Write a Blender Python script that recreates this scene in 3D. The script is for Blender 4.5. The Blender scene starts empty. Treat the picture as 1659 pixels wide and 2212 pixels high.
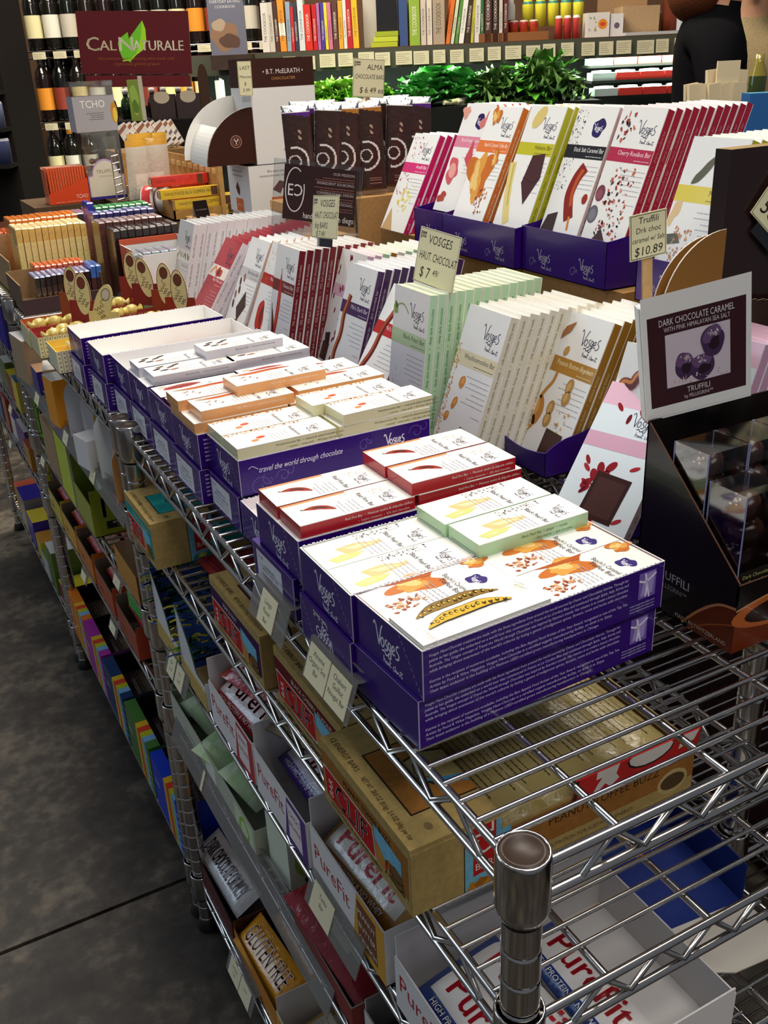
import bpy, bmesh, math, random
import numpy as np
from mathutils import Vector, Matrix, Euler
random.seed(7); RNG = random.Random(11)
SC = bpy.context.scene
COL = SC.collection
# ---------------------------------------------------------------- camera, world, lights, exposure
cam = bpy.data.cameras.new('camera'); camo = bpy.data.objects.new('camera', cam); COL.objects.link(camo)
FPX = 2110.0
cam.sensor_fit = 'VERTICAL'; cam.sensor_height = 24.0; cam.lens = FPX / 2212.0 * 24.0
cam.clip_start = .02; cam.clip_end = 60
camo.matrix_world = Matrix(((.879, .2346, -.415, -.2588), (-.4749, .3554, -.805, -.3460), (-.0414, .9048, .4239, .4184), (0, 0, 0, 1)))
SC.camera = camo
wd = bpy.data.worlds.new('world'); SC.world = wd; wd.use_nodes = True
wd.node_tree.nodes['Background'].inputs[0].default_value = (.80, .86, 1.0, 1)
wd.node_tree.nodes['Background'].inputs[1].default_value = .12
def area(name, loc, target, size, power, col, sy=None):
    l = bpy.data.lights.new(name, 'AREA'); o = bpy.data.objects.new(name, l); COL.objects.link(o)
    l.shape = 'RECTANGLE'; l.size = size; l.size_y = sy or size; l.energy = power; l.color = col
    o.location = loc; d = Vector(target) - Vector(loc); o.rotation_euler = d.to_track_quat('-Z', 'Y').to_euler()
    return o
area('ceiling_lamp', (.9, 1.0, 2.3), (.4, .8, 0), 1.4, 46, (1, .93, .82))
area('ceiling_lamp', (.2, -1.0, 2.3), (.2, .2, 0), 1.2, 26, (1, .95, .88))
area('ceiling_lamp', (.8, 3.3, 2.5), (1.2, 4.2, .2), 1.6, 120, (1, .90, .78))
area('entrance_daylight', (-3.2, 3.5, 1.9), (0, 1.6, -.2), 1.6, 34, (.66, .82, 1.0), 2.4)
SC.view_settings.view_transform = 'Standard'; SC.view_settings.look = 'None'
SC.view_settings.exposure = .35; SC.view_settings.gamma = 1; SC.view_settings.use_curve_mapping = False
# ---------------------------------------------------------------- helpers
PI = math.pi
def lin(c):
    return c / 12.92 if c <= .04045 else ((c + .055) / 1.055) ** 2.4
_hc = {}
def H(h):
    if isinstance(h, tuple): return h
    if h not in _hc:
        s = h.lstrip('#'); _hc[h] = tuple(lin(int(s[i:i + 2], 16) / 255) for i in (0, 2, 4))
    return _hc[h]
def mat(name, rough=.5, metal=0., spec=.5, coat=0., bump=0., bscale=60., grain=0., gscale=90., vcol=True, base=None, trans=0., alpha=1., ior=1.45, sub=0.):
    m = bpy.data.materials.new(name); m.use_nodes = True; nt = m.node_tree; b = nt.nodes['Principled BSDF']
    b.inputs['Roughness'].default_value = rough; b.inputs['Metallic'].default_value = metal
    b.inputs['Specular IOR Level'].default_value = spec; b.inputs['Coat Weight'].default_value = coat
    b.inputs['Transmission Weight'].default_value = trans; b.inputs['IOR'].default_value = ior; b.inputs['Alpha'].default_value = alpha
    tc = nt.nodes.new('ShaderNodeTexCoord')
    src = None
    if vcol:
        a = nt.nodes.new('ShaderNodeAttribute'); a.attribute_name = 'Col'; src = a.outputs['Color']
    elif base: b.inputs['Base Color'].default_value = (*H(base), 1)
    if grain:
        n = nt.nodes.new('ShaderNodeTexNoise'); n.inputs['Scale'].default_value = gscale; n.inputs['Detail'].default_value = 6; n.inputs['Roughness'].default_value = .7
        nt.links.new(tc.outputs['Object'], n.inputs['Vector'])
        mx = nt.nodes.new('ShaderNodeMix'); mx.data_type = 'RGBA'; mx.blend_type = 'MULTIPLY'; mx.inputs[0].default_value = 1
        cr = nt.nodes.new('ShaderNodeMapRange'); cr.inputs['From Min'].default_value = .3; cr.inputs['From Max'].default_value = .7
        cr.inputs['To Min'].default_value = 1 - grain; cr.inputs['To Max'].default_value = 1 + grain * .4
        nt.links.new(n.outputs['Fac'], cr.inputs['Value'])
        if src: nt.links.new(src, mx.inputs[6])
        else: mx.inputs[6].default_value = (*H(base), 1)
        nt.links.new(cr.outputs['Result'], mx.inputs[7]); src = mx.outputs[2]
    if src: nt.links.new(src, b.inputs['Base Color'])
    if bump:
        n2 = nt.nodes.new('ShaderNodeTexNoise'); n2.inputs['Scale'].default_value = bscale; n2.inputs['Detail'].default_value = 3
        nt.links.new(tc.outputs['Object'], n2.inputs['Vector'])
        bp = nt.nodes.new('ShaderNodeBump'); bp.inputs['Strength'].default_value = bump; bp.inputs['Distance'].default_value = .004
        nt.links.new(n2.outputs['Fac'], bp.inputs['Height']); nt.links.new(bp.outputs['Normal'], b.inputs['Normal'])
    return m
M = {
    'paper': mat('printed_card', .5, spec=.3),
    'gloss': mat('glossy_card', .27, spec=.4, coat=.10),
    'kraft': mat('kraft_board', .8, spec=.2, grain=.22, gscale=140),
    'chrome': mat('chrome_wire', .16, metal=1., vcol=False, base='#c9c6c2'),
    'foil': mat('foil_wrapper', .24, spec=.6, coat=.4, bump=.5, bscale=70),
    'silver': mat('silver_foil', .2, metal=1., bump=.6, bscale=90),
    'matte': mat('matte_surface', .85, spec=.2),
    'wood': mat('wood', .6, spec=.3, grain=.35, gscale=30),
    'leaf': mat('leafy_green', .5, spec=.4, bump=.6, bscale=40, grain=.4, gscale=25),
    'glass': mat('bottle_glass', .08, spec=.6, coat=.5),
    'fabric': mat('fabric', .9, spec=.1, grain=.3, gscale=200, bump=.3, bscale=150),
    'skin': mat('skin', .5, spec=.3),
    'rubber': mat('plastic', .4, spec=.4),
}
def clear_mat(name, tint=(.93, .95, .96), gl=.12):
    m = bpy.data.materials.new(name); m.use_nodes = True; nt = m.node_tree; nt.nodes.remove(nt.nodes['Principled BSDF'])
    out = nt.nodes['Material Output']; t = nt.nodes.new('ShaderNodeBsdfTransparent'); t.inputs[0].default_value = (*tint, 1)
    g = nt.nodes.new('ShaderNodeBsdfGlossy'); g.inputs['Roughness'].default_value = .08
    fr = nt.nodes.new('ShaderNodeFresnel'); fr.inputs['IOR'].default_value = 1.5
    ad = nt.nodes.new('ShaderNodeMath'); ad.inputs[1].default_value = gl; nt.links.new(fr.outputs[0], ad.inputs[0])
    mx = nt.nodes.new('ShaderNodeMixShader'); nt.links.new(ad.outputs[0], mx.inputs[0]); nt.links.new(t.outputs[0], mx.inputs[1]); nt.links.new(g.outputs[0], mx.inputs[2])
    nt.links.new(mx.outputs[0], out.inputs['Surface']); return m
def milky(name, col, clear):
    m = bpy.data.materials.new(name); m.use_nodes = True; nt = m.node_tree; b = nt.nodes['Principled BSDF']; b.inputs['Base Color'].default_value = (*H(col), 1); b.inputs['Roughness'].default_value = .25
    t = nt.nodes.new('ShaderNodeBsdfTransparent'); mx = nt.nodes.new('ShaderNodeMixShader'); mx.inputs[0].default_value = clear
    nt.links.new(b.outputs[0], mx.inputs[1]); nt.links.new(t.outputs[0], mx.inputs[2]); nt.links.new(mx.outputs[0], nt.nodes['Material Output'].inputs['Surface']); return m
M['clear'] = clear_mat('clear_plastic'); M['smoke'] = milky('grey_clear_strip', '#8a8884', .45); M['pane'] = clear_mat('acrylic', (.9, .92, .93), .05)
_txt = {}
def text_mesh(s):
    if s in _txt: return _txt[s]
    cu = bpy.data.curves.new('t', 'FONT'); cu.body = s; cu.size = 1; cu.resolution_u = 2
    o = bpy.data.objects.new('t', cu); COL.objects.link(o)
    dg = bpy.context.evaluated_depsgraph_get(); me = o.evaluated_get(dg).to_mesh()
    n = len(me.vertices); co = np.zeros(n * 3, np.float32); me.vertices.foreach_get('co', co); co = co.reshape(-1, 3)[:, :2].copy()
    fs = [tuple(p.vertices) for p in me.polygons]; o.evaluated_get(dg).to_mesh_clear()
    bpy.data.objects.remove(o); bpy.data.curves.remove(cu)
    if n == 0: co = np.zeros((1, 2)); fs = []
    _txt[s] = (co, fs, float(co[:, 0].min()), float(co[:, 0].max())); return _txt[s]
def spline(pts, n=5):
    if len(pts) < 3: return list(pts)
    P = [pts[0]] + list(pts) + [pts[-1]]; out = []
    for i in range(1, len(P) - 2):
        p0, p1, p2, p3 = [np.array(q, float) for q in P[i - 1:i + 3]]
        for k in range(n):
            t = k / n; out.append(tuple(.5 * (2 * p1 + (p2 - p0) * t + (2 * p0 - 5 * p1 + 4 * p2 - p3) * t * t + (3 * p1 - p0 - 3 * p2 + p3) * t ** 3)))
    out.append(tuple(pts[-1])); return out
class Art:
    """flat print in face coordinates (mm), a list of layered polygons"""
    def __init__(s): s.it = []; s.L = 1
    def _a(s, pts, fs, c): s.it.append((s.L, pts, fs, H(c)))
    def up(s): s.L += 1; return s
    def poly(s, pts, c): s._a(pts, [tuple(range(len(pts)))], c); return s
    def rect(s, x0, y0, x1, y1, c): return s.poly([(x0, y0), (x1, y0), (x1, y1), (x0, y1)], c)
    def ell(s, x, y, rx, ry, c, rot=0, n=14, jit=0.):
        pts = []
        if jit: n = max(n, 36) if n > 6 else n; ph = [RNG.uniform(0, 6.3) for _ in range(3)]
        for i in range(n):
            a = 2 * PI * i / n; k = 1 + (jit * (.8 * math.sin(2 * a + ph[0]) + .6 * math.sin(3 * a + ph[1]) + .5 * math.sin(5 * a + ph[2])) if jit else 0); px, py = rx * k * math.cos(a), ry * k * math.sin(a)
            pts.append((x + px * math.cos(rot) - py * math.sin(rot), y + px * math.sin(rot) + py * math.cos(rot)))
        return s.poly(pts, c)
    def stroke(s, pts, w, c, smooth=True, taper=False):
        p = np.array(spline(pts) if smooth else pts, float)
        if len(p) < 2: return s
        d = np.gradient(p, axis=0); d /= (np.linalg.norm(d, axis=1)[:, None] + 1e-9); nn = np.stack([-d[:, 1], d[:, 0]], 1)
        wv = np.full(len(p), w / 2.)
        if taper: wv *= np.clip(np.sin(np.linspace(.08, PI - .08, len(p))) * 1.2, .15, 1)
        V = np.concatenate([p - nn * wv[:, None], p + nn * wv[:, None]]); n = len(p)
        s._a([tuple(q) for q in V], [(i, i + 1, n + i + 1, n + i) for i in range(n - 1)], c); return s
    def text(s, t, x, y, size, c, align='L', rot=0, shear=0, sx=1.):
        co, fs, a, b = text_mesh(t)
        if not fs: return s
        q = co.copy(); off = {'L': 0, 'C': (a + b) / 2, 'R': b}[align]; q[:, 0] = (q[:, 0] - off) * sx + q[:, 1] * shear; q = q * size
        cr, sr = math.cos(rot), math.sin(rot)
        s._a([(x + u * cr - v * sr, y + u * sr + v * cr) for u, v in q], fs, c); return s
    def fit(s, t, x, y, size, maxw, c, align='L', rot=0, shear=0):
        _, _, a, b = text_mesh(t); sx = min(1., maxw / max(1e-6, (b - a) * size)); return s.text(t, x, y, size, c, align, rot, shear, sx)
    def lines(s, x0, x1, y, n, dy, c, w=.6, align='R'):
        for i in range(n):
            L = (x1 - x0) * RNG.uniform(.6, 1.)
            a, b = (x1 - L, x1) if align == 'R' else (x0, x0 + L)
            q = a
            while q < b:
                e = min(b, q + RNG.uniform(2, 6)); s.rect(q, y - i * dy, e, y - i * dy + w, c); q = e + .8
        return s
    def speck(s, x0, y0, x1, y1, n, cols, r0=.3, r1=1.2, sides=5):
        for i in range(n): s.ell(RNG.uniform(x0, x1), RNG.uniform(y0, y1), RNG.uniform(r0, r1), RNG.uniform(r0, r1), RNG.choice(cols), RNG.uniform(0, 3), sides, .3)
        return s
VOS = [[(-.12, .88), (-.05, 1.04), (.06, .95), (.16, .5), (.26, .04)], [(.26, .04), (.36, .45), (.46, .85), (.58, 1.1)],
       [(.56, .52), (.44, .38), (.47, .14), (.6, .1), (.68, .3), (.6, .5), (.54, .5)], [(.95, .55), (.82, .52), (.8, .38), (.93, .24), (.9, .06), (.72, .06)],
       [(1.2, .5), (1.05, .5), (1.02, .24), (1.14, .16), (1.22, .48)], [(1.22, .5), (1.22, .1), (1.16, -.22), (1.0, -.2), (1.06, -.02), (1.3, .12)],
       [(1.32, .28), (1.48, .36), (1.44, .54), (1.32, .42), (1.36, .14), (1.54, .16)], [(1.86, .72), (1.7, .66), (1.66, .46), (1.84, .3), (1.78, .08), (1.56, .02)],
       [(.5, -.12), (.7, -.06), (.8, -.2), (.98, -.12)]]
HAUT = [[(.62, -.3), (.6, -.62), (.64, -.46), (.72, -.48), (.72, -.62)], [(.84, -.48), (.78, -.56), (.84, -.62), (.88, -.5), (.9, -.62), (.98, -.5), (1.0, -.62), (1.08, -.5)],
        [(1.12, -.3), (1.1, -.62), (1.2, -.6)], [(1.04, -.42), (1.2, -.4)], [(1.44, -.46), (1.36, -.5), (1.36, -.64), (1.46, -.64)], [(1.52, -.36), (1.5, -.66), (1.56, -.52), (1.6, -.66), (1.68, -.54), (1.66, -.66), (1.76, -.56), (1.84, -.66), (1.92, -.56)],
        [(1.96, -.38), (1.98, -.68), (2.08, -.62)], [(1.86, -.46), (2.1, -.44)]]
def vosges(A, x, y, h, c, rot=0., w=.075, haut=True):
    """hand-lettered house mark; h = cap height in mm"""
    for st in VOS + (HAUT if haut else []):
        k = .6 if st in HAUT else 1.
        A.stroke([(x + h * (u * math.cos(rot) - v * math.sin(rot)), y + h * (u * math.sin(rot) + v * math.cos(rot))) for u, v in st], w * h * k, c)
    return A
def curl(A, x, y, s, c, w=.5, flip=1, rot=0.):
    for k, (a0, tr) in enumerate(((0., 2.2), (2.2, 1.6))):
        pts = []
        for i in range(11):
            t = i / 10; a = a0 + t * tr * PI; r = s * (1 - .82 * t) * (1 - .35 * k)
            px, py = r * math.cos(a) * flip + s * .9 * k, r * math.sin(a) + s * .5 * k
            pts.append((x + px * math.cos(rot) - py * math.sin(rot), y + px * math.sin(rot) + py * math.cos(rot)))
        A.stroke(pts, w, c)
    return A
MK = list(M)
class MB:
    def __init__(s, slot='paper'): s.v = []; s.f = []; s.c = []; s.m = []; s.sm = []; s.slot = slot
    def face(s, pts, c='#ffffff', m=None, smooth=False):
        b = len(s.v); s.v += [tuple(p) for p in pts]; s.f.append(tuple(range(b, b + len(pts)))); s.c.append(H(c)); s.m.append(m or s.slot); s.sm.append(smooth); return s
    def grid(s, V, F, c, m=None, smooth=False):
        b = len(s.v); s.v += [tuple(p) for p in V]; cc = H(c) if not isinstance(c, list) else None
        for i, f in enumerate(F):
            s.f.append(tuple(b + k for k in f)); s.c.append(cc or H(c[i])); s.m.append(m or s.slot); s.sm.append(smooth)
        return s
    def box(s, lo, hi, c='#ffffff', m=None, skip='', **fc):
        x0, y0, z0 = lo; x1, y1, z1 = hi
        F = {'L': ((x0, y1, z0), (x0, y0, z0), (x0, y0, z1), (x0, y1, z1)), 'R': ((x1, y0, z0), (x1, y1, z0), (x1, y1, z1), (x1, y0, z1)),
             'N': ((x0, y0, z0), (x1, y0, z0), (x1, y0, z1), (x0, y0, z1)), 'F': ((x1, y1, z0), (x0, y1, z0), (x0, y1, z1), (x1, y1, z1)),
             'T': ((x0, y0, z1), (x1, y0, z1), (x1, y1, z1), (x0, y1, z1)), 'B': ((x0, y1, z0), (x1, y1, z0), (x1, y0, z0), (x0, y0, z0))}
        for k, q in F.items():
            if k not in skip: s.face(q, fc.get(k, c), m)
        return s
    def tray(s, lo, hi, out, inn, t=.0012, m=None, floor=True, walls='LRNF', h=None):
        """open box: outer shell, inner shell, card rim"""
        x0, y0, z0 = lo; x1, y1, z1 = hi; h = h or {}
        W = {'L': ((x0, y0), (x0 + t, y1)), 'R': ((x1 - t, y0), (x1, y1)), 'N': ((x0 + t, y0), (x1 - t, y0 + t)), 'F': ((x0 + t, y1 - t), (x1 - t, y1))}
        inner = {'L': 'R', 'R': 'L', 'N': 'F', 'F': 'N'}
        for k in walls:
            a, b = W[k]; s.box((*a, z0), (*b, h.get(k, z1)), out, m, **{inner[k]: inn, 'T': inn})
        if floor: s.box((x0, y0, z0), (x1, y1, z0 + t), out, m, T=inn)
        return s
    def tube(s, pts, r, n=8, c='#c9c6c2', m=None, cap=True):
        p = np.array(pts, float); d = np.gradient(p, axis=0); d /= np.linalg.norm(d, axis=1)[:, None] + 1e-12
        up = np.array([0, 0, 1.]) if abs(d[0][2]) < .9 else np.array([1., 0, 0])
        V = []; rr = r if hasattr(r, '__len__') else [r] * len(p)
        for i in range(len(p)):
            a = np.cross(d[i], up); a /= np.linalg.norm(a) + 1e-12; b = np.cross(a, d[i])
            for k in range(n): t = 2 * PI * k / n; V.append(p[i] + rr[i] * (a * math.cos(t) + b * math.sin(t)))
        F = [(i * n + k, i * n + (k + 1) % n, (i + 1) * n + (k + 1) % n, (i + 1) * n + k) for i in range(len(p) - 1) for k in range(n)]
        s.grid(V, F, c, m, True)
        if cap:
            s.face([V[k] for k in range(n)][::-1], c, m); s.face([V[(len(p) - 1) * n + k] for k in range(n)], c, m)
        return s
    def lathe(s, prof, n=20, c='#ffffff', m=None, o=(0, 0, 0), smooth=True, seg=None):
        V = []; cols = []
        for r, z in prof:
            for k in range(n): t = 2 * PI * k / n; V.append((o[0] + r * math.cos(t), o[1] + r * math.sin(t), o[2] + z))
        F = []
        for i in range(len(prof) - 1):
            for k in range(n):
                F.append((i * n + k, i * n + (k + 1) % n, (i + 1) * n + (k + 1) % n, (i + 1) * n + k)); cols.append(seg[i] if seg else c)
        return s.grid(V, F, cols, m, smooth)
    def art(s, A, O, U, V, m=None, step=.00006, scale=.001):
        O, U, V = np.array(O, float), np.array(U, float), np.array(V, float); N = np.cross(U, V); N /= np.linalg.norm(N)
        for L, pts, fs, c in A.it:
            b = len(s.v); q = np.array(pts) * scale; Q = O + q[:, :1] * U + q[:, 1:2] * V + N * (step * (L + 1)); s.v += [tuple(x) for x in Q]
            for f in fs: s.f.append(tuple(b + k for k in f)); s.c.append(c); s.m.append(m or s.slot); s.sm.append(False)
        return s
    def xf(s, Mx, i0=0):
        s.v[i0:] = [tuple(Mx @ Vector(p)) for p in s.v[i0:]]; return s
    def mesh(s, name):
        me = bpy.data.meshes.new(name); me.from_pydata(s.v, [], s.f)
        keys = []
        for k in s.m:
            if k not in keys: keys.append(k)
        for k in keys: me.materials.append(M[k])
        me.polygons.foreach_set('material_index', [keys.index(k) for k in s.m]); me.polygons.foreach_set('use_smooth', s.sm)
        tot = [len(f) for f in s.f]; col = np.repeat(np.c_[np.array(s.c, np.float32), np.ones(len(s.c), np.float32)], tot, axis=0)
        at = me.color_attributes.new('Col', 'FLOAT_COLOR', 'CORNER'); at.data.foreach_set('color', col.ravel()); me.update(); return me
    def obj(s, name, parent=None, loc=None, rot=None, **tags):
        return link(name, s.mesh(name), parent, loc, rot, **tags)
def link(name, me, parent=None, loc=None, rot=None, **tags):
    o = bpy.data.objects.new(name, me); COL.objects.link(o)
    if parent: o.parent = parent
    if loc is not None: o.location = loc
    if rot is not None: o.rotation_euler = rot
    for k, v in tags.items():
        if v: o[k] = v
    return o
def root(name, label, cat, loc=(0, 0, 0), rot=(0, 0, 0), group=None):
    return link(name, None, None, loc, rot, label=label, category=cat, group=group)
ORD = 'first second third fourth fifth sixth seventh eighth ninth tenth eleventh twelfth thirteenth fourteenth fifteenth sixteenth seventeenth eighteenth nineteenth twentieth'.split()
# ---------------------------------------------------------------- floor
def floor_mat():
    m = bpy.data.materials.new('worn_concrete'); m.use_nodes = True; nt = m.node_tree; b = nt.nodes['Principled BSDF']
    tc = nt.nodes.new('ShaderNodeTexCoord'); n = nt.nodes.new('ShaderNodeTexNoise'); n.inputs['Scale'].default_value = 5; n.inputs['Detail'].default_value = 9; n.inputs['Roughness'].default_value = .68
    n2 = nt.nodes.new('ShaderNodeTexNoise'); n2.inputs['Scale'].default_value = 38; n2.inputs['Detail'].default_value = 6
    cr = nt.nodes.new('ShaderNodeValToRGB'); e = cr.color_ramp.elements
    e[0].position = .36; e[0].color = (*H('#1f1b18'), 1); e[1].position = .68; e[1].color = (*H('#6a6152'), 1); k = e.new(.5); k.color = (*H('#38322b'), 1)
    ad = nt.nodes.new('ShaderNodeMath'); ad.operation = 'MULTIPLY_ADD'; ad.inputs[1].default_value = .35; 
    sb = nt.nodes.new('ShaderNodeMath'); sb.operation = 'SUBTRACT'; sb.inputs[1].default_value = .5
    for q in (n, n2): nt.links.new(tc.outputs['Object'], q.inputs['Vector'])
    nt.links.new(n2.outputs['Fac'], sb.inputs[0]); nt.links.new(sb.outputs[0], ad.inputs[0]); nt.links.new(n.outputs['Fac'], ad.inputs[2])
    nt.links.new(ad.outputs[0], cr.inputs[0]); nt.links.new(cr.outputs[0], b.inputs['Base Color']); b.inputs['Roughness'].default_value = .55
    bp = nt.nodes.new('ShaderNodeBump'); bp.inputs['Strength'].default_value = .25; nt.links.new(n2.outputs['Fac'], bp.inputs['Height']); nt.links.new(bp.outputs[0], b.inputs['Normal'])
    return m
M['concrete'] = floor_mat()
FZ = -.89
FL = link('floor', None, kind='structure')
# the slab is cast in bays; a sawn control joint lies between neighbours
ys = [-1.6, .985, 3.55, 6.1, 9.0]
for a, b in zip(ys, ys[1:]):
    mb = MB('concrete'); mb.box((-4, a + .004, FZ - .08), (7, b - .004, FZ), '#555555'); mb.obj('floor_bay', FL)
MB('matte').box((-4, -1.6, FZ - .12), (7, 9, FZ - .006), '#141210').obj('joint_bed', FL)
# ---------------------------------------------------------------- wire shelving
LV = [0., -.131, -.288, -.436, -.772]
def groove_prof(z0, z1, r=.0127):  # post grooves one inch apart
    p = [(r, z0)]; k = math.ceil(z0 / .0254); 
    z = k * .0254
    while z < z1 - .003:
        if z > z0 + .003: p += [(r, z - .003), (r, z - .0009), (r - .0008, z - .0004), (r - .0008, z + .0004), (r, z + .0009), (r, z + .003)]
        z += .0254
    return p + [(r, z1)]
PM = MB('chrome').lathe(groove_prof(FZ + .02, -.002), 20).mesh('post')
CM = MB('chrome'); CM.lathe([(.0127, -.05), (.0150, -.0480), (.0168, -.0425), (.0172, -.0405), (.0169, -.003), (.0166, -.0006), (.0162, .0003), (.0150, .0004), (.0148, -.001)], 24)
CM.lathe([(.0134, -.052), (.0140, -.0495), (.0134, -.047)], 24, '#0d0c0c', 'rubber'); CM = CM.mesh('collar')
KM = MB('rubber').lathe([(.0149, -.0015), (.0135, .0006), (.0118, .0004), (.0110, -.0006), (0, -.0008)], 24, '#3a2c23').mesh('cap')
FM = MB('rubber').lathe([(0, 0), (.017, 0), (.019, .006), (.014, .02), (.0127, .022)], 18, '#242220').mesh('foot')
def truss(mb, a, b, d, z, n, inset):
    """two rails and the zig-zag wire between them, from a to b along axis d"""
    def P(t, zz):
        q = [0, 0, zz]; q[d] = t; q[1 - d] = inset; return q
    for zz in (-.0185, -.0445): mb.tube([P(a + .014, z + zz), P(b - .014, z + zz)], .0033, 8)
    st = (b - a - .09) / n; pts = []; t = a + .045
    for i in range(n):
        pts += [P(t, z - .0425), P(t + st * .44, z - .0205), P(t + st * .54, z - .0205)]; t += st
    pts.append(P(t, z - .0425)); mb.tube(pts, .0025, 6)
WL = {}
def shelf(par, L, D, z, sep, wires=True, label=None):
    mb = MB('chrome')
    for y in (0, L):
        i0 = len(mb.v); truss(mb, 0, D, 0, z, 5, y)
    for x in (0, D): truss(mb, 0, L, 1, z, 13, x)
    for x in (D * .22, D * .5, D * .78): mb.tube([(x, 0, z - .0205), (x, L, z - .0205)], .003, 8)
    o = mb.obj('shelf', par)
    for x in (0, D):
        for y in (0, L): link('collar', CM, o, (x, y, z))
    n = int(L / .0197); y0 = .028
    key = round(D, 3)
    if key not in WL: WL[key] = MB('chrome').tube([(-.001, 0, 0), (D + .001, 0, 0)], .00205, 6).mesh('wire')
    ws = [y0 + .0197 * i for i in range(n) if y0 + .0197 * i < L - .02]
    if sep:
        for y in ws: link('wire', WL[key], o, (0, y, z - .0155))
    else:
        mb = MB('chrome')
        for y in ws: mb.tube([(-.001, y, z - .0155), (D + .001, y, z - .0155)], .00205, 5, cap=False)
        mb.obj('wire', o, kind='stuff')
    return o
def unit(y0, L, D, x0, label, levels, sep, legs=True):
    r = root('wire_shelving_unit', label, 'shelving', (x0, y0, 0))
    for x in (0, D):
        for y in (0, L):
            p = link('post', PM, r, (x, y, 0)); link('cap', KM, p); link('foot', FM, p, (0, 0, FZ))
    for i, z in enumerate(levels): shelf(r, L, D, z, i < sep)
    return r
SD = .335
U0 = unit(0, .8655, SD, 0, 'chrome wire shelving unit nearest the viewer holding purple boxes', LV, 3)
U1 = unit(.9005, .8655, SD, 0, 'second chrome wire shelving unit back along the aisle, behind the paired posts', LV, 1)
U2 = unit(1.801, .8655, SD, 0, 'third chrome wire shelving unit back along the aisle, farthest from the viewer', LV, 0)
U3 = unit(.157, .8655, .46, .372, 'chrome wire shelving unit standing back to back behind the nearest one', [0., -.288, -.772], 1)
U4 = unit(1.057, .8655, .46, .372, 'chrome wire shelving unit standing back to back behind the second one', [0., -.436, -.772], 0)
U5 = unit(1.957, .80, .40, .372, 'chrome wire shelving unit standing back to back behind the third one', [0., -.436, -.772], 0)

r = link('dark_cabinet', None, None, (.875, -.75, FZ), label='dark red-brown wooden cabinet behind the back to back wire shelves', category='cabinet')
MB('wood').box((0, 0, 0), (.30, 2.5, .84), '#241310').obj('body', r)
dm = MB('wood').box((-.012, 0, 0), (0, .44, .74), '#2e1512').mesh('door'); km = MB('chrome').tube([(-.03, 0, 0), (-.03, 0, .10)], .004, 6).mesh('handle')
for i in range(5): d_ = link('door', dm, r, (0, .04 + .49 * i, .05)); link('handle', km, d_, (0, .04, .32))
# ---------------------------------------------------------------- tall chocolate bars in cartons
BW, BH, BT = .083, .174, .0121
INK = '#3a3140'
def front_base(band, bandtxt, tcol='#2b2530', logo=True, bg='#f4f3ef', b0=104, b1=122, badge=False, sub=True):
    A = Art(); W, Hh = 83, 174; A.rect(0, 0, W, Hh, bg); A.up(); A.rect(0, b0, W, b1, band); A.up()
    A.fit(bandtxt, 80, b0 + 9, 8.5, 62, tcol, 'R'); A.lines(40, 80, b0 + 3, 1, 4, tcol, .7)
    if sub: A.lines(34, 80, b0 - 10, 6, 6, '#a9a6b4', .8); A.lines(60, 80, b0 - 52, 1, 5, '#a9a6b4', .8)
    if badge: A.ell(54, 146, 13, 12, '#2d1b5c', 0, 22, .12); A.up(); vosges(A, 45, 142, 9, '#e9e6f2', 0, .09, False)
    elif logo: vosges(A, 42, 140, 17, '#3c3450', 0, .062)
    A.up(); return A
def square(A, x, y, s, c='#3b2220', rot=-.06):
    co, si = math.cos(rot), math.sin(rot)
    q = lambda u, v: (x + u * co - v * si, y + u * si + v * co)
    A.poly([q(0, 0), q(s, 0), q(s, s * 1.25), q(0, s * 1.25)], c); A.up()
    A.poly([q(s * .1, s * .12), q(s * .9, s * .12), q(s * .9, s * 1.12), q(s * .1, s * 1.12)], '#4b2e2a'); return A.up()
def chili(A, x, y, L, rot, c1='#b3261d', c2='#5a1512', w=9):
    p = [(x + L * t * math.cos(rot) - math.sin(rot) * 5 * math.sin(t * 3), y + L * t * math.sin(rot) + math.cos(rot) * 5 * math.sin(t * 3)) for t in (0, .25, .5, .75, 1)]
    A.stroke(p, w, c1, taper=True); A.up(); A.stroke(p[1:4], w * .35, c2, taper=True); A.up(); A.stroke([p[0], (p[0][0] - 4 * math.cos(rot), p[0][1] - 4 * math.sin(rot) + 2)], 1.6, '#4d5a2c'); return A.up()
def art_pearl():
    A = front_base('#c3dfab', 'Black Pearl Bar', '#3c4a3a'); A.ell(6, 146, 5, 8, '#8fae4e', .3, 12, .15).up(); A.stroke([(6, 146), (14, 152), (26, 153), (38, 144)], 1.6, '#93a35c'); A.ell(7, 150, 3, 4, '#5c7a2c', 0, 8, .2)
    A.poly([(20, 4), (34, 34), (44, 8)], '#eadba4').up(); A.speck(8, 30, 30, 80, 26, ['#55504a'], .3, .7); return square(A, 2, 16, 20)
def art_wool():
    A = front_base('#e7dcb6', 'Woolloomooloo Bar', '#453c34'); A.speck(0, 2, 9, 128, 120, ['#d8a660', '#c98a3e', '#e3bd80'], .5, 1.7).up()
    for x, y, rx, ry in ((28, 86, 5.5, 8), (24, 60, 4.5, 8), (15, 42, 4.5, 6), (26, 16, 6, 8.5)): A.ell(x, y, rx, ry, '#d98a3a', -.4, 14, .06).up().ell(x + 1, y + 1.5, rx * .5, ry * .5, '#e8a85a', -.4, 10)
    return square(A.up(), 46, 2, 28, '#241614')
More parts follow.
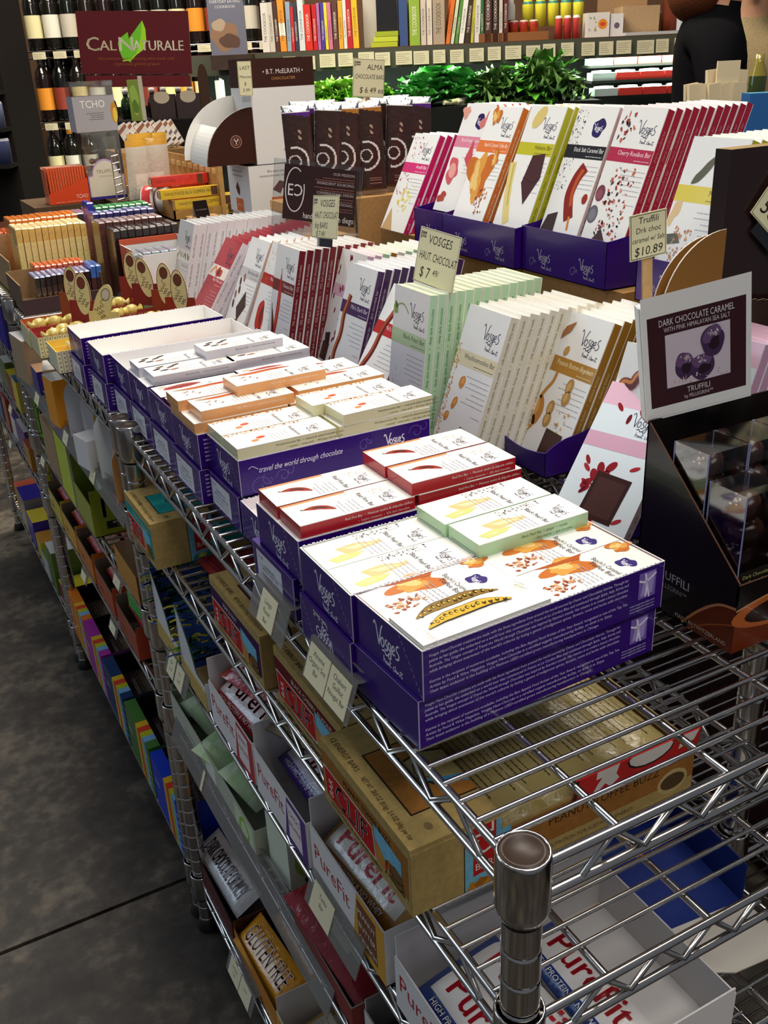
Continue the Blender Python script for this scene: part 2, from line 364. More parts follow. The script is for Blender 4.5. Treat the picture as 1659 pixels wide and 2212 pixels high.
def art_pb():
    A = front_base('#b5822f', 'Peanut Butter Bonbon', '#f3e4bb', sub=True); A.fit('organic', 78, 113, 7.5, 30, '#ecd9a5', 'R', 0, .3); A.up()
    A.stroke([(24, 104), (22, 92), (16, 82), (10, 68), (9, 52), (14, 40), (6, 28), (2, 12)], 4.5, '#c98a35'); A.ell(12, 56, 11, 18, '#c68637', .12, 16, .05).up(); A.ell(10, 60, 5, 11, '#dca458', .1).up()
    for x, y, r in ((34, 56, -.1), (52, 86, -.15)): A.ell(x, y + 8, 6, 9, '#b98d4c', r).ell(x + 1, y - 6, 6.5, 9, '#b98d4c', r).up().ell(x - 1, y + 7, 3, 6, '#d2aa68', r).ell(x, y - 5, 3, 6, '#d2aa68', r).up()
    A.poly([(4, 136), (22, 152), (26, 164), (12, 156)], '#a86e42').ell(26, 130, 4, 6, '#c79650', -.4); A.speck(50, 40, 72, 66, 9, ['#e4c296', '#d3a46c'], 1.2, 2.6); return square(A, 38, 4, 30, '#42301f')
def bacon(A, x, y, L, rot, c1='#8a2f22', c2='#d8892f'):
    for k, (o, c, w) in enumerate(((0, c1, 11), (2.2, c2, 3.4), (-2.6, '#5e1c18', 3))):
        A.stroke([(x + L * t * math.cos(rot) - math.sin(rot) * (o + 2.4 * math.sin(t * 11)), y + L * t * math.sin(rot) + math.cos(rot) * (o + 2.4 * math.sin(t * 11))) for t in np.linspace(0, 1, 9)], w, c); A.up()
    return A
def art_ench():
    A = front_base('#d7dcae', 'Enchanted Mushroom Bar', '#3f443a'); 
    for x, y, L, r in ((4, 92, 50, .35), (0, 78, 46, .2), (4, 52, 44, .1), (2, 36, 56, .12), (0, 16, 58, .28), (10, 130, 34, .6)): bacon(A, x, y, L, r)
    return square(A, 56, 34, 22, '#3c3c4a')
def art_goji():
    A = Art(); A.rect(0, 0, 83, 174, '#dfeaf0').up(); A.rect(0, 150, 83, 174, '#e7bcd0').up(); vosges(A, 40, 132, 14, '#4a4560', 0, .06); A.rect(0, 104, 83, 120, '#d7a9bf'); A.up()
    for i in range(16): A.ell(RNG.uniform(8, 78), RNG.uniform(20, 160), 2.2, 5.5, RNG.choice(['#94202a', '#a92c34', '#6f1a22']), RNG.uniform(-1.2, 1.2))
    for x, y in ((30, 84), (36, 78), (40, 88), (26, 76), (22, 66), (58, 70)): A.ell(x, y, 4, 7, '#8f1d27', RNG.uniform(-1, 1))
    A.speck(52, 4, 80, 24, 26, ['#e2b9b4', '#c99d97', '#efe4df'], 1, 3); return square(A.up(), 26, 34, 38, '#3a201e')
def art_mos():
    A = front_base('#4b2a5a', "Mo's Dark Bar", '#e6dcec'); bacon(A, 8, 32, 100, 1.45, '#a14a28', '#c9742f'); square(A, 4, 4, 18); return square(A, 50, 2, 30, '#402724')
def art_bacon():
    A = front_base('#c22d2a', "Mo's Bacon Bar", '#f4e6e2'); bacon(A, 6, 30, 120, 1.35, '#8f2f22', '#b85a2c'); return square(A, 38, 4, 30, '#3a2220')
def art_pink():
    A = front_base('#e6bfd2', 'Rooftop Rose Bar', '#6a3c50'); 
    for i in range(13): A.ell(RNG.uniform(6, 40), RNG.uniform(38, 168), 2, 4.5, '#8d2433', RNG.uniform(-.6, .6))
    A.up(); A.stroke([(16, 12), (18, 30), (15, 46)], 16, '#331a18'); A.ell(50, 8, 14, 9, '#7c1c20'); return square(A.up(), 4, 4, 22)
def art_oax():
    A = front_base('#7c2529', 'Oaxaca Bar', '#efdcd8'); chili(A, 30, 134, 118, -1.65, '#c6241f', '#e0533f', 12); chili(A, 8, 76, 66, -1.4, '#4d1718', '#2c0d0e', 8); return square(A, 38, 2, 24)
def art_fire():
    A = front_base('#b92a26', 'Red Fire Bar', '#f4e4de'); A.rect(0, 0, 3, 174, '#e0935a'); A.speck(6, 90, 30, 165, 50, ['#e2a46c', '#d88c48'], .4, 1.2).up(); A.ell(38, 50, 16, 27, '#c22c1f', .3, 16, .1).up(); A.ell(42, 54, 7, 16, '#7c1a16', .3, 12, .2).up(); return square(A, 44, 2, 26)
def art_barc():
    A = front_base('#cfcbc9', 'Barcelona Bar', '#6a6464')
    for x, y in ((14, 96), (20, 82), (10, 72), (26, 104), (12, 56)): A.ell(x, y, 4, 8, RNG.choice(['#9a6a50', '#4a342c']), .4)
    A.poly([(30, 52), (50, 84), (68, 60), (48, 30)], '#3d2826').poly([(22, 0), (26, 30), (52, 34), (50, 0)], '#4a322f'); return A.up()
def art_red():
    A = front_base('#a82f38', 'Red Wine Bar', '#f0d6d2', bg='#a9323b', b0=84, b1=98); A.rect(0, 100, 83, 122, '#e9ddd2').up(); A.ell(44, 110, 13, 10, '#b23a26', 0, 12, .2).up().ell(42, 110, 6, 6, '#5c1c1a'); A.stroke([(6, 104), (20, 118), (30, 108)], 5, '#d98a55')
    return A.up()
def art_white():
    A = front_base('#dcd9d4', 'Matcha Bar', '#8a8684', bg='#d9d8d4', b0=84, b1=98); A.rect(0, 102, 83, 124, '#eee9dc').up()
    for i in range(9): A.ell(6 + i * 9 + RNG.uniform(-2, 2), 113 + RNG.uniform(-4, 4), 2.2, 6, RNG.choice(['#3a302c', '#6a5446', '#a3977f']), RNG.uniform(-.6, .6))
    return A.up()
def art_amal():
    A = front_base('#d83a78', 'Amalfi Bar', '#fbe6ee'); A.speck(2, 60, 40, 168, 60, ['#c8456a', '#a82a4c', '#e58aa4'], .7, 2.2); A.speck(26, 34, 64, 82, 40, ['#ece27c', '#f4efae', '#e3d24c'], 1, 4).up(); A.poly([(2, 0), (14, 40), (40, 0)], '#cda877'); return A.up()
def art_blood():
    A = front_base('#e48aa2', 'Blood Orange Caramel Bar', '#fbeef1', badge=True); A.ell(20, 66, 16, 20, '#d6606a', .5, 14, .2).up().ell(20, 66, 10, 13, '#eda79c', .5); A.poly([(44, 86), (54, 120), (64, 90), (82, 92), (58, 74)], '#d2525c'); A.ell(14, 22, 12, 8, '#b54a3c', .2, 12, .2); A.ell(70, 150, 16, 10, '#d67a78', .6, 12, .3).ell(6, 160, 12, 8, '#e2a08e', .4, 10, .3); return A.up()
def caramel(A, x, y, s, cols=('#c9702a', '#e0a046', '#efc77c')):
    for k, c in enumerate(cols):
        r = s * (1 - .28 * k); A.ell(x - k * s * .1, y - k * s * .08, r * .6, r, c, .3, 13, .35).up()
    return A
def art_toff():
    A = front_base('#e5793a', "Bapchi's Caramel Toffee Bar", '#fdeadc'); caramel(A, 32, 70, 40); caramel(A, 60, 96, 13); A.speck(44, 6, 70, 50, 34, ['#a4502e', '#c98a5c', '#7c3320'], 1, 2.6); caramel(A, 24, 160, 15); return A.up()
def art_ban():
    A = front_base('#c6c02c', 'Habana Bar', '#3f3c16'); A.stroke([(2, 92), (8, 60), (18, 30), (30, 4)], 15, '#e6d48a'); A.up(); A.stroke([(4, 90), (11, 58), (20, 30)], 3, '#cbb254'); A.ell(28, 158, 11, 18, '#dfc979', -.6, 14).up(); A.poly([(36, 64), (42, 104), (70, 108), (76, 74), (56, 34)], '#4c2b2c').up(); A.stroke([(36, 72), (60, 66), (76, 74)], .8, '#2f1818', False); return A.up()
def art_salt():
    A = front_base('#232021', 'Black Salt Caramel Bar', '#f2f0ee', badge=True); A.speck(2, 60, 24, 170, 150, ['#3c3a38', '#2a2827'], .3, 1.3).up(); A.stroke([(54, 94), (44, 78), (40, 56), (46, 38), (54, 22)], 18, '#8e2412'); A.up(); A.stroke([(52, 90), (46, 74), (45, 56), (50, 40)], 6, '#c4541f'); A.stroke([(54, 26), (58, 8)], 4, '#d98a3a'); A.ell(74, 52, 5.5, 7, '#9c2c16'); A.poly([(0, 0), (8, 24), (28, 30), (30, 0)], '#44302e'); return A.up()
def art_rooi():
    A = front_base('#b8274a', 'Cherry Rooibos Bar', '#fbe2e8'); A.speck(22, 8, 66, 98, 90, ['#a33a34', '#c8664e', '#2c2228', '#6a4a4e', '#d98a78'], .8, 3.4); A.ell(10, 62, 9, 11, '#7b3a48').ell(8, 34, 10, 12, '#6c6670').up().ell(9, 60, 6, 7, '#94505e').ell(8, 33, 7, 8, '#85808a'); A.speck(8, 130, 34, 170, 16, ['#a3453c', '#3a2c30', '#c8725c'], 1.5, 4); A.poly([(20, 0), (34, 18), (50, 0)], '#4a2c2a'); return A.up()
def art_naga():
    A = front_base('#e6d246', 'Naga Bar', '#4a4420'); A.stroke([(18, 124), (30, 136), (44, 156)], 10, '#5c5636', taper=True); A.ell(8, 92, 6, 14, '#e5c48e', -.2, 12, .2).up(); A.speck(16, 6, 44, 76, 70, ['#c98a4a', '#e0b078', '#b87234'], .8, 2.4); A.poly([(2, 66), (22, 70), (30, 60), (10, 56)], '#55523c'); A.poly([(44, 10), (66, 46), (84, 10), (60, -2 + 2)], '#5a3834'); return A.up()
def bar_mesh(art, spine, stxt, scol='#ffffff', top='#eae6dc', left='#f0eee8', margin=True):
    """front faces -x, right spine faces -y; origin at the front's lower left corner (y = 0 is the far edge)"""
    mb = MB('gloss'); mb.box((0, -BW, 0), (BT, 0, BH), '#eeece6', T=top, L='#f4f3ef', N=spine, F=spine)
    mb.art(art, (0, 0, 0), (0, -1, 0), (0, 0, 1))
    A = Art(); x = 1.6
    A.rect(0, 0, .9, 174, '#f6f4f0' if margin else spine).rect(BT * 1000 - .9, 0, BT * 1000, 174, '#f6f4f0' if margin else spine).up()
    A.fit(stxt + '   \u2022   ' + stxt + '   \u2022   ' + stxt, 7.6, 8, 5.2, 160, scol, 'L', PI / 2)
    mb.art(A, (0, -BW, 0), (1, 0, 0), (0, 0, 1))
    B = Art(); B.rect(0, .0, 83, 1, '#cfc8bc'); mb.art(B, (0, 0, BH), (0, -1, 0), (1, 0, 0)); return mb.mesh('chocolate_bar')
BM = dict(
    pearl=bar_mesh(art_pearl(), '#bfe3bd', 'deep dark chocolate', '#5c7a62', '#dde6c4'),
    wool=bar_mesh(art_wool(), '#e9e4cf', 'milk chocolate  hemp seeds', '#8c8474', '#efe7d6'),
    pb=bar_mesh(art_pb(), '#a8782a', 'peanut butter', '#e6cf96', '#efe6d4'), ench=bar_mesh(art_ench(), '#dcdfc0', 'mushroom', '#6a6a50'),
    goji=bar_mesh(art_goji(), '#dfc3d0', 'goji', '#7a5a66'), mos=bar_mesh(art_mos(), '#4a2b5c', 'dark chocolate bar', '#c9b6d6', '#e9e7ea'),
    bacon=bar_mesh(art_bacon(), '#b12c28', 'bacon', '#f0d0c8'), pink=bar_mesh(art_pink(), '#e9c4d8', 'rose', '#8a5a70', '#f0d6dc'),
    oax=bar_mesh(art_oax(), '#742128', '75% dark chocolate', '#d8b6b4', '#e4d8d0'), fire=bar_mesh(art_fire(), '#dd9a63', 'red fire', '#ffffff'),
    barc=bar_mesh(art_barc(), '#cfccd4', 'barcelona bar', '#77737e', '#e4e4e2'), red=bar_mesh(art_red(), '#e7dde0', 'dark milk chocolate', '#8a7a80', '#a9323b'),
    lilac=bar_mesh(art_goji(), '#c79ab8', 'pink salt', '#e9d9e4', '#f3f1f4'),
    white=bar_mesh(art_white(), '#e9e5e6', 'deep milk chocolate', '#8a8488', '#e2dedd'),
    amal=bar_mesh(art_amal(), '#c81f68', 'amalfi', '#f0b6cc'), blood=bar_mesh(art_blood(), '#df7f96', 'blood orange', '#ffffff'), toff=bar_mesh(art_toff(), '#dd7439', 'caramel toffee bar', '#f6d6bd'),
    ban=bar_mesh(art_ban(), '#bdb92a', 'banana chips', '#6d6a18', '#e9e2bb'), salt=bar_mesh(art_salt(), '#d9d4cf', 'black salt', '#5a5552'),
    rooi=bar_mesh(art_rooi(), '#b2213f', 'cherry rooibos bar', '#d98a9c', '#e5c3c8'), naga=bar_mesh(art_naga(), '#d5c531', 'naga bar', '#857a1e', '#f1eccb'))
def bars(key, n, x, y, z, lean, desc, where, yaw=0., roll=0., pitch=None, dl=0., back=False, mix=None):
    p = pitch or BT / math.cos(lean) + .0004
    for i in range(n):
        k = mix[i % len(mix)][0] if mix else key; d = mix[i % len(mix)][1] if mix else desc
        nth = 'front one' if i == 0 else (ORD[i] + ' back')
        lab = (f'{d}, {nth} in {where}' if n > 1 else f'{d} {where}')
        o = link('chocolate_bar', BM[k], None, (x + i * p, y + RNG.uniform(-.0012, .0012), z + RNG.uniform(0, .001)), None, label=lab, category='chocolate bar', group='tall chocolate bars on display')
        o.rotation_euler = Euler((roll, lean + dl * i, yaw), 'XYZ')
Z0 = -.0135
bars('goji', 1, .262, .338, Z0, .74, 'pale blue carton with red berries and a dark square', 'leaning beside the black truffle display', .3)
bars('ench', 5, .338, .374, Z0, .31, 'white carton with bacon strips and a pale green band', 'its row')
bars('lilac', 5, .432, .372, Z0, .31, 'carton with a pink and white striped edge', 'its row')
bars('pb', 7, .374, .539, Z0, .415, 'white carton with peanuts and an ochre band', 'its row', pitch=.0136)
bars('wool', 10, .303, .612, Z0, .345, 'ivory-edged carton with orange nuts down its front', 'its row', pitch=.0131)
bars('pearl', 13, .303, .725, Z0, .122, 'mint-edged carton with a pale green band', 'its row', pitch=.0126)
bars('bacon', 1, .287, .823, Z0, .535, 'carton with a long red bacon strip', 'leaning between the purple and mint rows')
bars('mos', 11, .309, .925, Z0, .301, 'purple-edged carton with a bacon strip', 'its row', pitch=.0128)
bars('pink', 10, .347, 1.035, Z0, .325, '', 'the mixed row', pitch=.0131, mix=[('pink', 'white carton with a pink band and red petals'), ('pink', 'pink-edged carton'), ('pearl', 'mint-edged carton'), ('pb', 'ochre-edged carton'), ('wool', 'ivory-edged carton'), ('pearl', 'green-edged carton'), ('pearl', 'pale green carton'), ('wool', 'cream-edged carton'), ('oax', 'maroon carton'), ('wool', 'plain cream carton')])
bars('oax', 10, .292, 1.119, Z0, .226, 'maroon-edged carton with a long red chili', 'its row', pitch=.0128)
bars('fire', 6, .286, 1.205, Z0, .415, 'orange-edged carton with a red chili and red band', 'its row', pitch=.0136)
bars('barc', 6, .278, 1.292, Z0, .454, 'grey-banded white carton with nuts', 'its row', pitch=.0138)
bars('red', 12, .244, 1.393, Z0, .600, 'crimson carton with a picture strip', 'its leaning row', pitch=.0150, dl=-.02)
bars('white', 14, .249, 1.510, Z0, .272, 'silver-white carton with an almond strip', 'its row', pitch=.0131)
# upper tier
TZ = .181
bars('rooi', 11, .612, .725, TZ, .355, 'crimson-edged carton with rooibos and cherries', 'its upper row', pitch=.0135, roll=.02)
bars('salt', 4, .610, .815, TZ, .385, 'white carton with a black band and caramel drip', 'its upper row', pitch=.0137)
bars('ban', 5, .596, .912, TZ, .405, 'white carton with a yellow-green band and dark chocolate', 'its upper row', pitch=.0137)
bars('toff', 5, .590, 1.018, TZ, .44, 'white carton with an orange band and toffee splash', 'its upper row', pitch=.014)
bars('blood', 5, .606, 1.105, TZ, .418, 'white carton with a pink band and blood orange', 'its upper row', pitch=.0138)
bars('amal', 4, .590, 1.262, .134, .47, 'white carton with a magenta band', 'its row', pitch=.0142)
bars('naga', 9, .530, .508, .1580, .345, 'white carton with a yellow band and a dark leaf', 'its row', pitch=.0132)
# ---------------------------------------------------------------- purple cartons of small bars along the aisle edge
BL, BD, BHT = .2173, .091, .0398
PUR, PUR2, WHT, LIL = '#330a74', '#22084f', '#f5f3ef', '#9c86c9'
PARA = ["Vosges Haut-Chocolat creations are made with the finest ingredients from around the world sourced by Owner and Chocolatier Katrina. Through her",
        "palate as her guide, she embarked on a world tour that commenced in France at Le Cordon Bleu and continued through Spain, Italy, Korea and",
        "Australia. The Vosges concept of Travel the World through Chocolate was inspired by Katrina's travels. Her mission is to create a luxury chocolate",
        "while bringing about awareness of the world's cultures by fusing a gamut of indigenous spices, flowers, roots and herbs with chocolate.", "",
        "Katrina is the recipient of numerous accolades, including the Bon Appetit Food Artisan of the Year Award, recognized as one of the Top Ten",
        "Artists by Food & Wine Magazine. Vosges Haut-Chocolat is a certified organic manufacturing facility, so drink it in. Enjoy.",
        "Their latest endeavor is the building of a Platinum LEED-certified green manufacturing headquarters in Chicago."]
def edges(A, w, h, c='#cfc8df', top=True):
    A.rect(0, 0, .5, h, c).rect(w - .5, 0, w, h, c)
    if top: A.rect(0, h - .5, w, h, c)
    return A
def near_text():
    A = edges(Art(), 217, 39.8)
    for i, t in enumerate(PARA): A.fit(t, 5, 33.5 - i * 4.1, 3.3, 176, '#d9d0ee', shear=.12)
    A.rect(192, 14, 209, 36, '#7b63b4').up().poly([(194, 16), (198, 34), (208, 35), (206, 17)], '#a894d4').up()
    A.stroke([(199, 15), (200, 24), (198, 35)], 1.6, '#efeaf8').stroke([(192, 30), (199, 28), (209, 33)], 1.6, '#efeaf8').stroke([(203, 14), (201, 22), (200, 28)], 1.3, '#efeaf8')
    for k in range(3): A.fit('www.vosgeschocolate.com', 184, 9.5 - k * 2.6, 2.3, 27, '#d9d0ee')
    return A
def near_travel():
    A = edges(Art(), 217, 39.8); A.fit('travel the world through chocolate', 20, 23, 8.6, 92, '#efeaf8', shear=.32); A.stroke([(10, 29), (14, 31), (20, 27)], .6, '#efeaf8')
    curl(A, 20, 8, 12, '#6a52a6', .8); curl(A, 46, 14, 8, '#6a52a6', .8, -1); curl(A, 138, 26, 8, '#6a52a6', .8); curl(A, 200, 28, 9, '#6a52a6', .8, -1)
    vosges(A, 163, 20, 12, '#efeaf8', 0, .1); A.fit('www.vosgeschocolate.com  \u2022  1.888.301.9866', 150, 7, 3.4, 62, '#c9bde4'); return A
def near_cols():
    A = edges(Art(), 217, 39.8)
    for i in range(6): A.rect(6, 32 - i * 4.6, 18, 34 - i * 4.6, '#a894d4')
    return A
def left_logo(inv=False):
    A = edges(Art(), 91, 39.8); vosges(A, 30, 15, 17, '#efeaf8', 0, .085); curl(A, 14, 22, 7, '#4c338c', .8)
    x = 62.
    while x < 90: A.stroke([(x, 38 - (x - 62) * 1.3), (x + 1.6, 38 - (x - 60.4) * 1.3)], .5, '#cfc8df', False); x += 2.9
    if inv:
        for k, (L, p, f, c) in enumerate(A.it): A.it[k] = (L, [(91 - u, 39.8 - v) for u, v in p], f, c)
    return A
def left_label(t1):
    A = edges(Art(), 91, 39.8); A.rect(8, 4, 66, 34, '#e9e8ec').up(); A.fit('Vosges', 12, 28, 4, 14, '#8a8598', shear=.3); A.fit('CB-MINI-' + t1, 38, 22, 4.2, 44, '#5a5666', 'C'); A.fit('MINI ' + t1 + ' CANDY BAR', 38, 17.5, 3.6, 52, '#6a6676', 'C')
    for k in range(2): A.fit('Best before 09/2012   Lot 2210', 38, 13 - k * 4.5, 3, 50, '#8f8b98', 'C')
    return A
def carton(mb, h=BHT, near=None, left=None, c=PUR):
    mb.box((0, 0, 0), (BL, BD, h), c)
    if near: mb.art(near, (0, 0, 0), (1, 0, 0), (0, 0, 1))
    if left: mb.art(left, (0, BD, 0), (0, -1, 0), (0, 0, 1))
    return mb
def open_carton(mb, near=None, left=None, ins=None, inn=WHT, jag=True):
    mb.tray((0, 0, 0), (BL, BD, BHT), PUR, inn, .0011)
    if ins: mb.box((.0011, .0011, .001), (BL - .0011, BD - .0011, ins), '#efece8')
    if near: mb.art(near, (0, 0, 0), (1, 0, 0), (0, 0, 1))
    if left: mb.art(left, (0, BD, 0), (0, -1, 0), (0, 0, 1))
    if jag:   # torn perforation along the rim
        for y, d in ((0., .0004), (BD - .0011, .0007)):
            x = .003
            while x < BL - .004:
                w = RNG.uniform(.001, .0026); mb.box((x, y + .0002, BHT), (x + w, y + d + .0004, BHT + RNG.uniform(.0003, .0011)), '#ece8f0'); x += w + RNG.uniform(.001, .003)
    return mb
ML, MW, MT = .1064, .0432, .0118
def mini(art, side, stxt, scol, top='#f7f4ec', title=None, end=None):
    A = Art(); A.rect(0, 0, 43.2, 106.4, top).up(); art(A); A.up()
    if title:
        for k, t in enumerate(title.split('|')): A.fit(t, 41, 66 - k * 6, 6.2, 30, '#4a4458', 'R')
        A.lines(12, 41, 58 - 6 * title.count('|'), 5, 4, '#b5b0c0', .6)
    mb = MB('gloss'); mb.box((0, 0, 0), (ML, MW, MT), side, T=top); mb.art(A, (0, MW, MT), (0, -1, 0), (1, 0, 0))
    B = Art(); B.rect(0, 0, 106.4, .35, '#ffffff').rect(0, 11.45, 106.4, 11.8, '#ffffff')
    B.text(stxt[0], 40, 6.4, 3.2, scol); B.text(stxt[1], 52, 2.2, 2.8, scol); mb.art(B, (0, 0, 0), (1, 0, 0), (0, 0, 1))
    E = Art(); E.rect(4, 2.2, 38, 2.8, '#8a8480'); mb.art(E, (0, MW, 0), (0, -1, 0), (0, 0, 1))
    return mb.mesh('small_chocolate_carton')
def lg(A): vosges(A, 20, 86, 9, '#4a4062', 0, .075)
def am_fire(A): lg(A); A.rect(0, 0, 3.4, 60, '#e0935a'); A.speck(3, 50, 18, 92, 30, ['#e6ab78', '#dd9a60'], .4, 1); chili(A, 17, 14, 28, 1.1, '#9c2a1c', '#3d1210', 8)
def am_pearl(A): lg(A); A.speck(2, 40, 10, 84, 60, ['#5a5450', '#3a3634', '#8a8480'], .3, 1.1); A.poly([(16, 20), (14, 38), (20, 56), (16, 60), (24, 58), (26, 44), (30, 26)], '#f0c98a').up().poly([(18, 26), (18, 42), (23, 54), (24, 34)], '#f8dfb0'); A.poly([(30, 8), (27, 22), (30, 40), (36, 30), (38, 12)], '#d5d987').up().poly([(32, 12), (31, 26), (34, 22)], '#e9e8b4')
def am_toff(A): A.ell(30, 84, 6.5, 8, '#3a2a72', 0, 16, .2).up(); vosges(A, 26, 81, 5, '#e9e4f4', 0, .1, False); caramel(A, 10, 44, 20); A.poly([(0, 20), (0, 66), (6, 58), (4, 34)], '#b5571f'); A.speck(22, 8, 38, 38, 44, ['#a4502e', '#c98a5c', '#8c3b24', '#e0b48c'], .8, 2.2); caramel(A, 8, 98, 11)
def am_ban(A):
    for k, (y, c) in enumerate(((4, '#8f6d28'), (20, '#e0b02e'))):
        P_ = [(y + 9, 14), (y + 3, 30), (y - 1 + 3, 48), (y + 2, 66), (y + 8, 84)]; A.stroke(P_, 11, '#2a2112', taper=True).up(); A.stroke(P_, 9.6, c, taper=True).up()
        for i in range(14):
            t = .1 + i * .06; s = spline(P_, 8); q = s[min(len(s) - 1, int(t * len(s)))]
            A.ell(q[0] + RNG.uniform(-2, 2), q[1], 2.0, 1.5, '#4a3a14', 0, 8).up().ell(q[0], q[1], 1.1, .9, '#f1c84a', 0, 7)
        A.up()
    A.fit('banana bar', 34, 8, 3.4, 18, '#8a8a86', rot=0); A.stroke([(12, 98), (20, 101), (16, 95), (26, 99)], .5, '#8c8c5c')
def am_wool(A): lg(A); A.speck(0, 2, 6, 84, 90, ['#e0a86a', '#d4883f', '#c9682c'], .5, 1.5); A.ell(24, 32, 3.4, 5.2, '#d4593a', .2, 10).ell(30, 24, 3, 4.4, '#e08a50', .2, 10)
def am_oran(A): lg(A); A.stroke([(6, 6), (8, 30), (6, 58), (8, 78)], 7, '#b5452c', taper=True).up(); A.stroke([(7, 10), (9, 34), (8, 60)], 2.4, '#d9843f', taper=True); A.ell(6, 12, 3.4, 5, '#c9bfae'); A.speck(14, 12, 30, 32, 12, ['#5a2a20', '#8a3a28'], .6, 1.6)
def am_oax(A): lg(A); A.ell(14, 34, 7, 24, '#b23a2c', .05, 14, .08).up().ell(15, 36, 3.5, 18, '#8c2a22', .05, 12, .1); A.ell(8, 12, 4, 6, '#c9bfae', .2, 10); A.speck(20, 26, 30, 60, 10, ['#8c2a22'], .4, 1)
def am_grey(A):
    lg(A)
    for x, y, r, c in ((8, 18, .3, '#5a4a44'), (16, 12, .5, '#3a2e2a'), (24, 20, .2, '#4a3a42'), (14, 30, .6, '#6a5048'), (26, 32, .2, '#a0644a'), (8, 38, .5, '#4a4240')): A.ell(x, y, 2.6, 6.2, c, r, 12, .06)
def am_pink(A): lg(A); A.stroke([(8, 10), (12, 40), (8, 70)], 8, '#e08a8c', taper=True); A.poly([(30, 80), (36, 92), (40, 84)], '#2f2a66')
MM = dict(fire=mini(am_fire, '#b8202c', ('Red Fire Bar  \u2022  Mexican ancho & chipotle chillies', '\u2022  Ceylon cinnamon  \u2022  55% dark chocolate'), '#f6dfdc', title='Red Fire Bar'),
          pearl=mini(am_pearl, '#b9dcae', ('Black Pearl Bar  \u2022  ginger  \u2022  wasabi', '\u2022  black sesame  \u2022  dark chocolate'), '#4c6a52', title='Black Pearl Bar'),
          toff=mini(am_toff, '#d77f3c', ("Bapchi's Caramel Toffee Bar", ''), '#fbe6d2', title="Bapchi's Caramel|Toffee Bar"), ban=mini(am_ban, '#f4f1e6', ('', ''), '#888888'),
          wool=mini(am_wool, '#e6e2b6', ('Woolloomooloo Bar  \u2022  roasted & salted macadamia nuts', '\u2022  coconut  \u2022  hemp seeds  \u2022  45% deep milk chocolate'), '#54503a', title='Woolloomooloo'),
          oran=mini(am_oran, '#efab6e', ("Mo's Milk Bar  \u2022  applewood smoked bacon", ''), '#fbe9d6', title="Mo's Milk"), oax=mini(am_oax, '#4d2b52', ('Oaxaca Bar', ''), '#cdb6d2', title='Dark Bar'),
          grey=mini(am_grey, '#c9c7d3', ('Barcelona Bar  \u2022  hickory smoked almonds', ''), '#5c5a72', title='Barcelona'), pink=mini(am_pink, '#d78b92', ('', ''), '#ffffff', title='Oaxaca'))
MD = dict(fire='red-sided small carton with a chili', pearl='mint-sided small carton with ginger root', toff='orange-sided small carton with toffee splash', ban='white small carton with two patterned bananas', wool='cream-sided small carton with red nuts', oran='peach-sided small carton with a bacon strip', oax='purple-sided small carton with a red pod', grey='pale grey small carton with dark nuts', pink='pink-ended small carton with a pink streak')
def minis(k, items, x0, y0, zt):
    for dx, dy, dz, rz, where in items:
        link('small_chocolate_carton', MM[k], None, (x0 + dx, y0 + dy, zt + dz), (0, 0, rz), label=f'{MD[k]}, {where}', category='chocolate carton', group='small chocolate cartons')
ZT = Z0 + 2 * BHT
near_l, near_t, near_c = near_text(), near_travel(), near_cols()
def stack(y, x, top, key, desc, lower='label', t1='RED', ins=BHT - .0006, inn=WHT, yaw=0., by=0., near_top=None, near_low=None, inv=False):
    lo = MB('gloss'); carton(lo, near=near_low or near_c, left=(left_label(t1) if lower == 'label' else left_logo(True) if lower == 'inv' else edges(Art(), 91, 39.8)))
    lo.obj('purple_carton', None, (x - .003, y + by, Z0), (0, 0, yaw), label=f'closed purple carton underneath the open one {desc}', category='carton', group='purple cartons along the shelf edge')
    up = MB('gloss'); open_carton(up, near=near_top or near_c, left=left_logo(inv), ins=ins, inn=inn)
    up.obj('open_purple_carton', None, (x, y, Z0 + BHT), (0, 0, yaw), label=f'open purple carton {desc}', category='carton', group='purple cartons along the shelf edge')
f_ins = BHT - MT - .0006
C2, R2 = .0022, .1084     # left and right columns of a carton
n_, fa = .0018, .0458
stack(.121, .005, None, 'toff', 'holding toffee cartons and the bananas', 'plain', near_top=near_l, near_low=near_l, yaw=.045, ins=f_ins, by=.002)
cy, sy = math.cos(.045), math.sin(.045)
for k, dx, dy, dz, w in (('toff', C2, fa, 0, 'behind the banana carton'), ('toff', R2, fa, 0, 'far right in the nearest open carton'), ('toff', R2, n_, 0, 'near right in the nearest open carton'), ('ban', C2 - .0005, n_ - .001, .004, 'at the front corner of the nearest open carton')):
    minis(k, [(dx * cy - dy * sy, dx * sy + dy * cy, dz, .045, w)], .005, .121, Z0 + BHT + f_ins)
stack(.211, -.002, None, 'pearl', 'holding mint-sided cartons', 'inv', ins=f_ins)
minis('pearl', [(C2, fa, 0, 0, 'far left in its purple carton'), (C2, n_, 0, 0, 'near left in its purple carton'), (R2 - .002, fa - .003, MT, .02, 'raised at the far right'), (R2 + .001, n_ - .004, MT, .02, 'raised at the near right')], -.002, .211, Z0 + BHT + f_ins)
minis('pearl', [(R2, fa, 0, 0, 'under the raised far right one'), (R2, n_, 0, 0, 'under the raised near right one')], -.002, .211, Z0 + BHT + f_ins)
stack(.312, .001, None, 'fire', 'holding red-sided cartons', t1='RED', by=.012)
